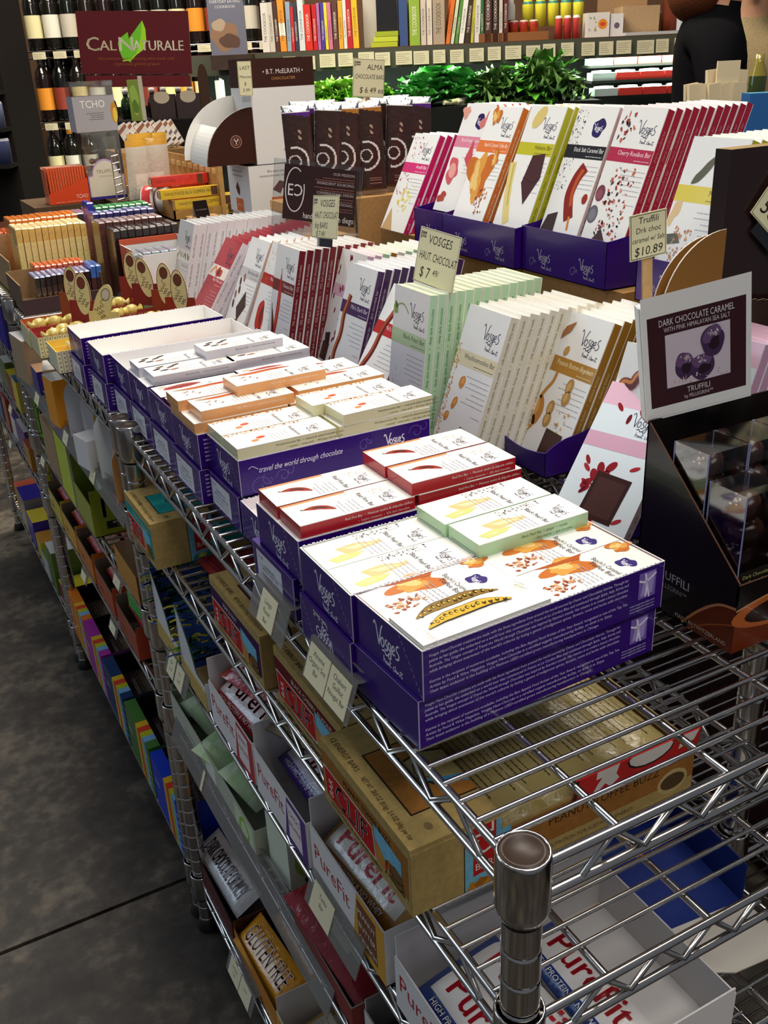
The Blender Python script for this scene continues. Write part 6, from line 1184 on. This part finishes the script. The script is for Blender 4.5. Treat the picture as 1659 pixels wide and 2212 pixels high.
bbox('dark_box_file', .045 + .02, 4.72, LZ + .062, .088, .14, .17, 'black box file standing behind the lime books', 'box', '#17161c')
for i in range(3): bbox('book', .035 + .012 * i, 4.655, LZ + .0205 * i, .115 - .01 * i, .16, .019, f'lime green book lying flat, {ORD[i]} up from the ledge', 'book', ('#a9b22c', '#b9c43a', '#9aa82a')[i], group='lime green books lying flat')
bbox('book', .155 + .005, 4.66, LZ, .034, .16, .185, 'blue grey book leaning beside the lime green ones', 'book', '#3a4f7a')
bk2 = [('#8aa83a', .045, .19, 0), ('#c9b9a6', .022, .18, 0), ('#d4c8b4', .022, .18, 0), ('#a8967c', .05, .20, 0), ('#d9702c', .016, .2, .16), ('#c9cfae', .013, .2, .16), ('#5a8a3a', .013, .2, .16), ('#e6e2d4', .02, .2, .14), ('#3f2f24', .022, .2, .12), ('#b9b23a', .012, .185, .08), ('#d6d2c6', .022, .19, .04), ('#3a6a3a', .014, .22, 0), ('#4a2f2a', .03, .23, 0), ('#3a2622', .024, .23, 0), ('#c9c0b0', .014, .24, 0), ('#5a2622', .02, .25, 0)]
s_ = .203
for i, (c, w, h, ln) in enumerate(bk2):
    book(w, h, c).obj('book', None, bg(s_, 4.66, LZ + (.001 if ln else 0)), (0, ln, BA), label=f'upright book, {ORD[i]} in the right row on the produce case ledge', category='book', group='books in the right row'); s_ += w + (.004 if not ln else .0045)
A = Art(); A.rect(0, 0, 145, 215, '#6a6a74').up(); A.ell(60, 70, 60, 50, '#8a6a52', .2, 20, .1).up().ell(80, 50, 40, 28, '#5a4438', -.2, 18, .1).ell(40, 110, 30, 20, '#a8937a', .3, 16, .1); A.fit('EVERYDAY EATING', 72, 188, 16, 120, '#c9c4be', 'C').fit('COOKBOOK', 72, 170, 14, 90, '#c9c4be', 'C')
bbox('cookbook', -.615, 4.40, LZ - .005, .145, .03, .215, 'large cookbook shown face on with a food photograph, left end of the ledge', 'book', '#5a5a64', 'gloss', arts=(A,)); bbox('ledge_bracket', -.62, 4.385, LZ - .06, .16, .20, .0545, 'dark shelf block under the face-on cookbook', 'shelf', '#3a2a20', 'wood')
# jars and boxes at the ledge's right half
def lathe_thing(name, prof, seg, s0, d0, z0, label, cat, m='gloss', n=16, group=None):
    return MB(m).lathe(prof, n, '#ffffff', seg=seg).obj(name, None, bg(s0, d0, z0), BR, label=label, category=cat, group=group)
for i in range(4): lathe_thing('bottle', [(0, 0), (.018, 0), (.019, .03), (.019, .085), (.012, .10), (.012, .12), (0, .122)], ['#e6e2da', '#8a4a34', '#e6e2da', '#e0dcd4', '#efece4', '#efece4'], .53 + .044 * i, 4.84, LZ + .055, f'white bottle, {ORD[i]} in the row behind the red jars', 'bottle', group='white bottles on the ledge')
bbox('shelf_block', .50, 4.79, LZ, .60, .16, .0545, 'low wooden step under the white and yellow bottles', 'shelf', '#6a4a30', 'wood')
for i in range(6): lathe_thing('jar', [(0, 0), (.02, 0), (.02, .04), (.016, .046), (0, .047)], ['#a8362a', '#a8362a', '#d9c9b4', '#d9c9b4'], .53 + .043 * i, 4.72, LZ + .034, f'small red jar, {ORD[i]} in the row on the ledge', 'jar', group='small red jars')
bbox('snack_tray', .50, 4.66, LZ, .30, .10, .0335, 'yellow and brown tray holding the small red jars', 'tray', '#c9a23a', 'gloss', N='#8a5a34')
for i in range(5): lathe_thing('bottle', [(0, 0), (.024, 0), (.025, .09), (.02, .10), (.018, .13), (0, .132)], ['#d9d03a', '#d9d03a', '#3a8a7a', '#d6d83a', '#d6d83a'], .74 + .056 * i, 4.86, LZ + .055, f'yellow bottle with a teal band, {ORD[i]} along the ledge', 'bottle', group='yellow bottles on the ledge')
for i in range(3): lathe_thing('jar', [(0, 0), (.016, 0), (.016, .08), (.012, .09), (0, .091)], ['#b93a34', '#b93a34', '#e0d6c6', '#e0d6c6'], .85 + .038 * i, 4.70, LZ, f'tall red jar, {ORD[i]} beside the white boxes', 'jar', group='tall red jars')
A = Art(); A.ell(66, 50, 20, 20, '#e0862c', 0, 20).up().ell(66, 50, 12, 8, '#c94a24', 0, 14); A.speck(8, 20, 40, 80, 14, ['#8a9ab0', '#b9a24a'], 2, 5)
bbox('white_box', .965, 4.655, LZ, .095, .10, .095, 'white carton with an orange sun mark on the ledge', 'carton', '#d9d2c6', arts=(A,)); A = Art(); A.ell(28, 42, 12, 12, '#6a5a6a', 0, 16)
bbox('white_box', 1.065, 4.66, LZ, .055, .10, .088, 'white carton with a grey mark beside the sun carton', 'carton', '#d9d4ce', arts=(A,)); bbox('cardboard_box', 1.125, 4.70, LZ, .16, .18, .115, 'tan cardboard box with a slot on the ledge', 'cardboard box', '#b3946e', 'kraft'); bbox('cardboard_box', 1.07, 4.86, LZ, .20, .10, .215, 'taller tan cardboard box at the back of the ledge', 'cardboard box', '#a3825c', 'kraft')
bbox('rust_box', 1.36, 4.80, LZ, .22, .14, .26, 'large rust brown box behind the dark haired shopper', 'cardboard box', '#7a3a24'); bbox('white_box', 1.37, 4.68, LZ, .11, .05, .10, 'white carton with grey cups printed on it', 'carton', '#c9ccd0'); bbox('silver_tray', 1.12, 4.60, LZ, .24, .08, .012, 'flat pale tray at the ledge front', 'tray', '#b9b6b0')
for i in range(3): lathe_thing('jar', [(0, 0), (.03, 0), (.032, .09), (.025, .10), (0, .102)], ['#c9c0b4', '#c98a3a', '#c9c0b4', '#c9c0b4'], 1.30 + .001 + .066 * (i - .0) * .4 + .0, 4.90 + .07 * i, LZ, f'clear glass jar, {ORD[i]} back from the ledge front', 'jar', group='glass jars on the ledge')
# ---------------------------------------------------------------- greens in the case
def leaf_mesh(L, W, ruf, c1, c2, seed):
    rg = random.Random(seed); n, G = 8, 8; V = []; F = []; cc = []; ph = rg.uniform(0, 6)
    for j in range(G + 1):
        v = j / G; w = W * (math.sin(PI * min(.98, .08 + v * .9)) ** .7)
        for i in range(n + 1):
            u = i / n * 2 - 1; e = abs(u) ** 2; V.append((u * w * .5, -.35 * L * v * v + ruf * e * math.sin(9 * v * 3 + ph + (u > 0) * 2) + .12 * W * e, L * v * (1 - .25 * v) + ruf * e * math.cos(8 * v * 3 + ph) * .7))
    for j in range(G):
        for i in range(n): a = j * (n + 1) + i; F.append((a, a + 1, a + n + 2, a + n + 1)); cc.append(H(c2) if i in (3, 4) and j < 5 else H(c1))
    return MB('leaf').grid(V, F, cc, 'leaf', True).mesh('leaf')
def bunch(name, label, s0, d0, z0, cols, n, L, W, ruf, spread):
    r = root(name, label, 'vegetable', bg(s0, d0, z0), BR); ms = [leaf_mesh(L, W, ruf, c, c2, k) for k, (c, c2) in enumerate(cols)]
    for k in range(n):
        a = 2.4 * k; t = ((k + .5) / n) ** .7 * spread; q = .22 * L * math.sin(t); link('leaf', ms[k % len(ms)], r, (q * math.sin(a), -q * math.cos(a), L * .25 * (1 - k / n)), (t, 0, a)).scale = [RNG.uniform(.8, 1.1)] * 3
    return r
GB = FZ + .951
LT = [('#8ccf3a', '#c4e28a'), ('#6ab82c', '#b4da7a'), ('#a4da52', '#d4eaa0')]; CB = [('#4aa848', '#bfe0a8'), ('#63bb5a', '#d6ecc2'), ('#35923a', '#a9d494')]; KL = [('#56823a', '#8aab60'), ('#6a9444', '#96b86a'), ('#436a30', '#6f9050')]
for i, (s_, d_) in enumerate(((-.19, 4.52), (-.08, 4.55), (.03, 4.52), (-.14, 4.68), (-.02, 4.70))): bunch('lettuce', f'bright curly green lettuce, {ORD[i]} of the bunches at the left of the case', s_, d_, GB + .16, LT, 34, .12, .10, .020, 1.35)
bbox('produce_step', -.33, 4.42, GB - .0005, .50, .40, .158, 'black step under the lettuce in the produce case', 'shelf', '#141614', 'matte')
bbox('produce_step', .19, 4.42, GB - .0005, .80, .40, .148, 'black step under the cabbages and kale in the produce case', 'shelf', '#141614', 'matte')
for i, (s_, d_, z_) in enumerate(((.25, 4.56, .15), (.32, 4.66, .18), (.42, 4.60, .16))): bunch('cabbage', f'pale green leafy cabbage, {ORD[i]} from the lettuce in the produce case', s_, d_, GB + z_, CB, 26, .15, .13, .012, 1.2)
bunch('kale', 'dark green curly kale bunch beside the cabbages', .56, 4.56, GB + .15, KL, 48, .15, .10, .028, 1.45); bunch('kale', 'large dark green kale bunch at the right, with bright tips', .76, 4.58, GB + .155, KL + [('#5fb030', '#9ad070')], 64, .19, .12, .034, 1.45)
for i in range(4): MB('leaf').tube([(0, 0, 0), (.05, 0, .01), (.12, 0, .012), (.20, .01, .0)], [.010, .012, .010, .004], 8, ('#e6e2b4', '#dfe0a4', '#f0ead0', '#3f7a34')[i]).obj('leek', None, bg(.33 + .03 * i, 4.46 + .012 * i, GB + .162), (0, -.1 * i + .2, BA + .5), label=f'leek with a pale root end, {ORD[i]} of the few below the cabbages', category='vegetable', group='leeks in the produce case')
def pk_mesh(c):
    mb = MB('gloss'); mb.box((0, 0, 0), (.10, .12, .03), c, T='#dfe9ea'); mb.lathe([(.046, .03), (.042, .038), (0, .040)], 10, '#e9f0f0', 'gloss', o=(.05, .06, 0)); return mb.mesh('salad_tub')
PK = [pk_mesh('#9aa8a6'), pk_mesh('#b0322c'), pk_mesh('#3a4a40')]
for j in range(3):
    bbox('produce_shelf', .985, 4.55 + .06 * j, GB + .155 + .060 * j - .0105, .75, .16, .010, f'black tier of the produce case, {ORD[j]} from below, under the plastic tubs', 'shelf', '#111311', 'matte')
    for i in range(7): link('salad_tub', PK[(1 if 1 <= i <= 3 else 0 if i < 1 else 2)], None, bg(.99 + .105 * i, 4.56 + .06 * j, GB + .155 + .060 * j), BR, label=f'plastic salad tub, {ORD[i]} along tier {("one", "two", "three")[j]} of the produce case', category='tub', group='salad tubs in the produce case')
for j in range(3): bbox('tier_support', 1.70, 4.70 + .0 * j, GB + .0 + .001, .03, .05, .20, 'black upright carrying the tub tiers', 'shelf', '#111311', 'matte') if j == 0 else None
# ---------------------------------------------------------------- left: wine shelving and sign
def wbottle(c, lab, cap):
    mb = MB('glass'); mb.lathe([(0, 0), (.036, 0), (.0375, .01), (.0375, .185), (.03, .215), (.0145, .24), (.0140, .30), (.0150, .301), (.0150, .312), (0, .313)], 16, c, seg=[c] * 5 + [cap] * 4); mb.lathe([(.0379, .05), (.0379, .145)], 16, lab, 'paper'); return mb.mesh('wine_bottle')
WB = [wbottle('#14120f', '#d9cf9e', '#1a1a1a'), wbottle('#1a1410', '#c9b47a', '#2a1a1a'), wbottle('#16140f', '#d6d2c0', '#c98a2c'), wbottle('#1c120f', '#d98a2c', '#2a2a2a'), wbottle('#12140f', '#b9b2a0', '#4a1a24'), wbottle('#0f100e', '#8a3a2c', '#141414')]
r = root('wine_rack', 'tall chrome wire rack crowded with wine bottles at the left', 'shelving', bg(-1.56, 5.0, FZ), BR); WW, WD = 1.12, .36
for x in (0, WW):
    for y in (0, WD): link('post', MB('chrome').lathe(groove_prof(0, 2.1), 12).mesh('post'), r, (x, y, 0))
lv = [.18, .48, .78, 1.08, 1.385, 1.69]
for z in lv:
    mb = MB('chrome')
    for y in (0, WD):
        for q in (0, -.028): mb.tube([(0, y, z + q), (WW, y, z + q)], .0035, 6)
    for i in range(40): mb.tube([(WW * i / 39, 0, z + .003), (WW * i / 39, WD, z + .003)], .002, 4, cap=False)
    mb.obj('shelf', r)
mb = MB('matte'); mb.box((-.02, WD + .03, .0), (WW + .02, WD + .05, 2.2), '#0d0b0a'); mb.obj('back_board', r)
for i in range(12):
    for z in (1.08, 1.385):
        A = Art(); A.rect(0, 0, 60, 30, '#cfc7a4').up().lines(4, 54, 20, 3, 7, '#6a6450', 1.6, 'L'); mb = MB('paper'); mb.box((0, 0, 0), (.06, .001, .03), '#cfc7a4'); mb.art(A, (0, 0, 0), (1, 0, 0), (0, 0, 1)); mb.obj('shelf_tag', r, (.04 + .095 * i, -.006, z - .032))
kk = 0
for li, z in enumerate(lv):
    for i in range(13):
        for j in range(2 if li > 2 else 1):
            p = bg(-1.56 + .05 + i * .083, 5.0 + .05 + j * .085, FZ + z + .0055)
            link('wine_bottle', WB[(i * 2 + li * 3 + (i // 3)) % 6], None, p, (0, 0, RNG.uniform(0, 6)), label=f'wine bottle, {ORD[i]} from the left, {("front", "second")[j]} file, on the {ORD[li]} rack level up', category='bottle', group='wine bottles in the rack'); kk += 1
A = Art(); A.rect(0, 0, 335, 209, '#571a1d').up(); A.poly([(168, 62), (150, 40), (128, 52), (120, 78), (118, 104), (128, 122), (150, 140), (152, 118), (168, 140), (196, 178), (204, 150), (204, 112), (196, 84)], '#6cb82c').up(); A.poly([(168, 62), (196, 84), (204, 112), (204, 150), (196, 178), (188, 120)], '#9bd02c'); A.stroke([(168, 64), (152, 50), (128, 44)], 4, '#9bd02c').up()
for k in range(2): A.fit('C', 20 + .8 * k, 78, 66, 38, '#d9c9a4').fit('AL', 62 + .8 * k, 79, 48, 50, '#d9c9a4').fit('N', 116 + .8 * k, 78, 66, 42, '#e6dcc0').fit('ATURALE', 162 + .8 * k, 79, 48, 152, '#e6dcc0')
A.fit('the premium award winning wine made with', 168, 48, 14, 230, '#8a4a24', 'C', 0, .3).fit('organically grown grapes', 168, 30, 14, 150, '#8a4a24', 'C', 0, .3)
r = root('shop_sign', 'dark red lettered sign with a green leaf above the bottles', 'sign', bg(-.862, 3.29, .402), (-.06, .04, BA + .03)); mb = MB('gloss'); mb.box((0, 0, 0), (.335, .006, .173), '#571a1d'); mb.art(A, (0, 0, 0), (1, 0, 0), (0, 0, .828)); mb.obj('panel', r); MB('gloss').box((.012, -.010, -.036), (.33, .02, -.004), '#5f1c1f', T='#1a0c0c').obj('lower_lip', r)
r2 = MB('matte'); r2.box((0, 0, 0), (.36, .22, 1.155), '#16110f'); r2.obj('bottle_plinth', None, bg(-.83, 3.22, FZ), BR, label='black plinth carrying the small bottles under the red sign', category='plinth'); sb2 = []
SB = [(lambda c: (lambda mb: mb.mesh('small_bottle'))(MB('glass').lathe([(0, 0), (.018, 0), (.019, .036), (.016, .054), (.008, .064), (.008, .072), (.0095, .073), (.0095, .088), (0, .089)], 14, c, seg=[c] * 5 + ['#d9d6cc'] * 3)))(c) for c in ('#1f3a1c', '#3a0f1a')]
pz = FZ + 1.1555
for i in range(8): link('small_bottle', SB[0 if i < 3 else 1], None, bg(-.80 + .042 * (i % 8), 3.345 + .03 * (i % 2), pz), BR, label=f'small dark bottle with a white cap, {ORD[i]} from the left under the red sign', category='bottle', group='small bottles with white caps')
for i, s_ in enumerate((-.655, -.575)):
    mb = MB('paper'); mb.box((0, 0, 0), (.074, .03, .070), '#3a2e2c'); A = Art(); A.ell(37, 62, 24, 17, '#b9ab92', 0, 22); mb.art(A, (0, 0, 0), (1, 0, 0), (0, 0, 1)); F = [(.037 + .0235 * math.cos(a), -.0002, .070 + .009 * math.sin(a)) for a in np.linspace(0, PI, 12)]; mb.face(F, '#b9ab92'); mb.obj('dark_carton', None, bg(s_, 3.235, pz), BR, label=f'dark brown carton with a beige oval, {ORD[i]} in front of the small bottles', category='carton', group='dark cartons with beige ovals')
mb = MB('paper'); mb.box((0, 0, 0), (.034, .03, .115), '#7a8a3a'); A = Art(); A.ell(17, 60, 13, 40, '#8fb04a', 0, 18, .1).up().ell(17, 40, 10, 18, '#5a7a2c', 0, 14, .1); mb.art(A, (0, 0, 0), (1, 0, 0), (0, 0, 1)); mb.box((.034, 0, 0), (.046, .004, .125), '#b9b49c'); mb.obj('green_carton', None, bg(-.715, 3.225, pz), BR, label='tall green carton in front of the small bottles', category='carton')
mb = MB('paper'); F = [(.0, 0, 0), (.032, 0, 0)] + [(.016 + .016 * math.cos(a), 0, .10 + .05 * math.sin(a)) for a in np.linspace(0, PI, 12)]; mb.face(F, '#3f2a1c'); mb.face([(x, .004, z) for x, y, z in F][::-1], '#3f2a1c'); mb.obj('brown_arch_card', None, bg(-.503, 3.235, pz), BR, label='narrow dark brown arched card right of the dark cartons', category='card')
bbox('dark_shelf', -2.62, 4.4, FZ, 1.14, .4, 2.0, 'dark crowded shelf at the far left', 'shelving', '#14100d', 'matte')  # one solid block, near-black all over
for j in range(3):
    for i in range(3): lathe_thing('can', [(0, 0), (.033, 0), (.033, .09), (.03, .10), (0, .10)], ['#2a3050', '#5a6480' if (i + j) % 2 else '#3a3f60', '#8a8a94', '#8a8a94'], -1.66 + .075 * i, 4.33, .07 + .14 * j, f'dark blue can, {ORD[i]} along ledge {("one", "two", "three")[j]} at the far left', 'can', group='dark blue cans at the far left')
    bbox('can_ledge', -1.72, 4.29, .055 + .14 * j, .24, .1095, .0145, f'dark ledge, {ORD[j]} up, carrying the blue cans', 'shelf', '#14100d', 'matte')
# ---------------------------------------------------------------- right: basket of paper bags, blue carton, bottle
bbox('side_table', .78, 2.45, FZ, .50, .62, 1.02, 'dark side table beyond the crimson cartons', 'table', '#2a1c14', 'wood')
tz = FZ + 1.0205
kb = pouch(.10, .17, .05, None, '#8a5a34', 'kraft', n=12); kb.obj('brown_bag', None, bg(.985, 3.03, tz), (0, .5, BA), label='rounded brown paper bag behind the wooden box of cream bags', category='paper bag')
r = root('wooden_box', 'dark wooden box holding cream paper bags', 'box', bg(.885, 2.88, tz), BR); mb = MB('wood'); mb.tray((0, 0, 0), (.165, .10, .118), '#4a2a18', '#3a2214', .008); mb.obj('body', r)
bp_ = MB('paper'); bp_.box((0, 0, 0), (.040, .012, .16), '#d9c8a4', T='#b9a884'); bp_ = bp_.mesh('paper_bag')
for i in range(7):
    for j in range(2): link('paper_bag', bp_, None, bg(.902 + .019 * i, 2.900 + .036 * j, tz + .018 + (.034 if j and i > 2 else 0)), (RNG.uniform(-.05, .05), RNG.uniform(-.12, .12), BA + .25), label=f'folded cream paper bag, {ORD[i]} from the left in the {("front", "back")[j]} row of the wooden box', category='paper bag', group='paper bags in the wooden box')
bbox('printed_bag', .965, 2.905 + .005, tz + .0085, .062, .010, .225, 'tall cream paper bag with small blue print in the wooden box', 'paper bag', '#d6c6a2')
A = Art(); A.stroke([(8, 44), (40, 60), (80, 30), (110, 52)], 6, '#1f4a8a').stroke([(6, 24), (50, 30), (110, 16)], 5, '#5a8ac4'); bbox('blue_carton', .935, 2.56, tz, .12, .06, .165, 'bright blue carton right of the crimson cartons', 'carton', '#2a5f9a', 'gloss', arts=(A,), T='#6ab0d0')
lathe_thing('olive_bottle', [(0, 0), (.022, 0), (.022, .20), (.012, .23), (.012, .25), (0, .25)], ['#2f3a14', '#2f3a14', '#8a7a2c', '#8a7a2c', '#8a7a2c'], .992, 2.68, tz, 'dark olive bottle behind the bright blue carton', 'bottle', 'glass')
# ---------------------------------------------------------------- shoppers
def person(label, s0, d0, top, cloth, skin, hairc, turn, pants='#1c1a1c', sc=1.0, bulk=1.0):
    J = {}; E = []
    def add(n, p, r, par=None): J[n] = (Vector(p), r); E.append((par, n)) if par else None
    add('pel', (0, 0, .93), .135); add('waist', (0, 0, 1.08), .125, 'pel'); add('chest', (0, -.01, 1.27), .150, 'waist'); add('ush', (0, .0, 1.38), .10, 'chest'); add('neck', (0, -.005, 1.455), .052, 'ush'); add('jaw', (0, -.02, 1.52), .062, 'neck'); add('head', (0, -.015, 1.60), .092, 'jaw'); add('crown', (0, -.005, 1.675), .068, 'head')
    for sg, k in ((-1, 'l'), (1, 'r')):
        add('sh' + k, (sg * .165, .0, 1.365), .068, 'ush'); add('el' + k, (sg * .225, -.03, 1.10), .047, 'sh' + k); add('wr' + k, (sg * .20, -.20, .99), .031, 'el' + k); add('pa' + k, (sg * .19, -.265, .985), .034, 'wr' + k)
        for f, (dx, ln, zz) in enumerate(((-.026, .060, .0), (-.009, .070, .004), (.008, .064, .003), (.024, .050, -.002))):
            add(f'f{f}a' + k, (sg * .19 + dx, -.300, .985 + zz), .0095, 'pa' + k); add(f'f{f}b' + k, (sg * .19 + dx, -.300 - ln * .55, .975 + zz), .0085, f'f{f}a' + k); add(f'f{f}c' + k, (sg * .19 + dx, -.300 - ln * .85, .952 + zz), .0075, f'f{f}b' + k)
        add('tha' + k, (sg * .19 - sg * .038, -.272, .975), .011, 'pa' + k); add('thb' + k, (sg * .19 - sg * .052, -.305, .962), .009, 'tha' + k)
        add('hip' + k, (sg * .09, 0, .88), .095, 'pel'); add('kn' + k, (sg * .10, -.02, .49), .062, 'hip' + k); add('an' + k, (sg * .10, .02, .09), .042, 'kn' + k); add('toe' + k, (sg * .115, -.13, .045), .04, 'an' + k)
    ns = list(J); me = bpy.data.meshes.new('person'); me.from_pydata([J[n][0] for n in ns], [(ns.index(a), ns.index(b)) for a, b in E], [])
    o = bpy.data.objects.new('tmp', me); COL.objects.link(o); md = o.modifiers.new('s', 'SKIN'); md.use_smooth_shade = True; sv = me.skin_vertices[0].data
    for i, n in enumerate(ns): sv[i].radius = (J[n][1], J[n][1] * (.72 if n in ('pel', 'waist', 'chest', 'ush') else 1.)); sv[i].use_root = n == 'pel'
    ss = o.modifiers.new('d', 'SUBSURF'); ss.levels = 2; ss.render_levels = 2
    dg = bpy.context.evaluated_depsgraph_get(); ev = o.evaluated_get(dg); m2 = bpy.data.meshes.new_from_object(ev); bpy.data.objects.remove(o)
    mb = MB('fabric'); V = [tuple(v.co) for v in m2.vertices]; F = [tuple(p.vertices) for p in m2.polygons]; b0 = len(mb.v); mb.v += V
    for f in F:
        c = sum((Vector(V[i]) for i in f), Vector()) / len(f); hand_ = c.y < -.215 and .9 < c.z < 1.05; head = c.z > 1.475
        mb.f.append(f); mb.sm.append(True)
        if hand_ or head: mb.c.append(H(skin)); mb.m.append('skin')
        elif c.z < .12: mb.c.append(H('#14110f')); mb.m.append('rubber')
        elif c.z < .80: mb.c.append(H(pants)); mb.m.append('fabric')
        else: mb.c.append(H(cloth)); mb.m.append('fabric')
    bpy.data.meshes.remove(m2)
    def blob(c, r, col, m='skin', n=10):
        mb.grid(*ico(c, r, n), col, m, True)
    blob((0, -.105, 1.585), (.013, .022, .020), skin); blob((0, -.098, 1.545), (.024, .010, .007), '#a8564a')
    for sg in (-1, 1): blob((sg * .033, -.096, 1.612), (.012, .008, .008), '#efe9e2'); blob((sg * .033, -.103, 1.612), (.006, .004, .006), '#3a2a20'); blob((sg * .094, -.0, 1.595), (.012, .022, .032), skin); blob((sg * .033, -.098, 1.632), (.018, .006, .004), hairc, 'fabric')
    root_ = mb.obj('person', None, bg(s0, d0, top), (0, 0, BA + turn), label=label, category='person'); root_.scale = (sc * bulk, sc * bulk, sc)
    hb = MB('fabric'); Vh, Fh = ico((0, .012, 1.625), (.112, .118, .118), 16); hb.grid([v for v in Vh], [f for f in Fh if not (sum(Vh[i][1] for i in f) / len(f) < -.055 and sum(Vh[i][2] for i in f) / len(f) < 1.67)], hairc, 'fabric', True); V2, F2 = ico((0, .045, 1.53), (.105, .075, .11), 12); hb.grid(V2, F2, hairc, 'fabric', True); hb.obj('hair', root_)
    return root_
def ico(c, r, n):
    V = []; F = []
    for j in range(n + 1):
        a = PI * j / n
        for i in range(n * 2): t = PI * i / n; V.append((c[0] + r[0] * math.sin(a) * math.cos(t), c[1] + r[1] * math.sin(a) * math.sin(t), c[2] + r[2] * math.cos(a)))
    m = n * 2
    for j in range(n):
        for i in range(m): F.append((j * m + i, (j + 1) * m + i, (j + 1) * m + (i + 1) % m, j * m + (i + 1) % m))
    return V, F
person('person in a black jacket with auburn hair, turned sideways by the produce case', 1.125, 3.50, FZ, '#0d0c0e', '#c08a6a', '#6a3a22', 1.35, sc=.955, bulk=1.28)
person('person in a tan shirt standing behind the one in black', 1.45, 4.02, FZ, '#a8926a', '#b98a6a', '#2a1c14', -.4, '#8a7a5a', .93)
mb = MB('matte'); mb.box((0, 0, 0), (1.2, .3, 2.0), '#15110f'); mb.obj('dark_shelf', None, bg(1.90, 5.52, FZ), BR, label='dark shelf of goods at the far right behind the shoppers', category='shelving')
for j in range(3):
    for i in range(5): lathe_thing('jar', [(0, 0), (.034, 0), (.034, .08), (.028, .09), (0, .09)], [('#2a4a4a', '#3a2a34', '#4a4a44')[(i + j) % 3]] * 2 + ['#6a6a60'] * 2, 1.96 + .08 * i, 5.45, .16 + .15 * j, f'dark jar, {ORD[i]} along ledge {("one", "two", "three")[j]} at the far right', 'jar', group='dark jars at the far right')
    bbox('jar_ledge', 1.90, 5.40, .145 + .15 * j, .46, .1195, .0145, f'dark ledge, {ORD[j]} up, carrying the dark jars', 'shelf', '#15110f', 'matte')
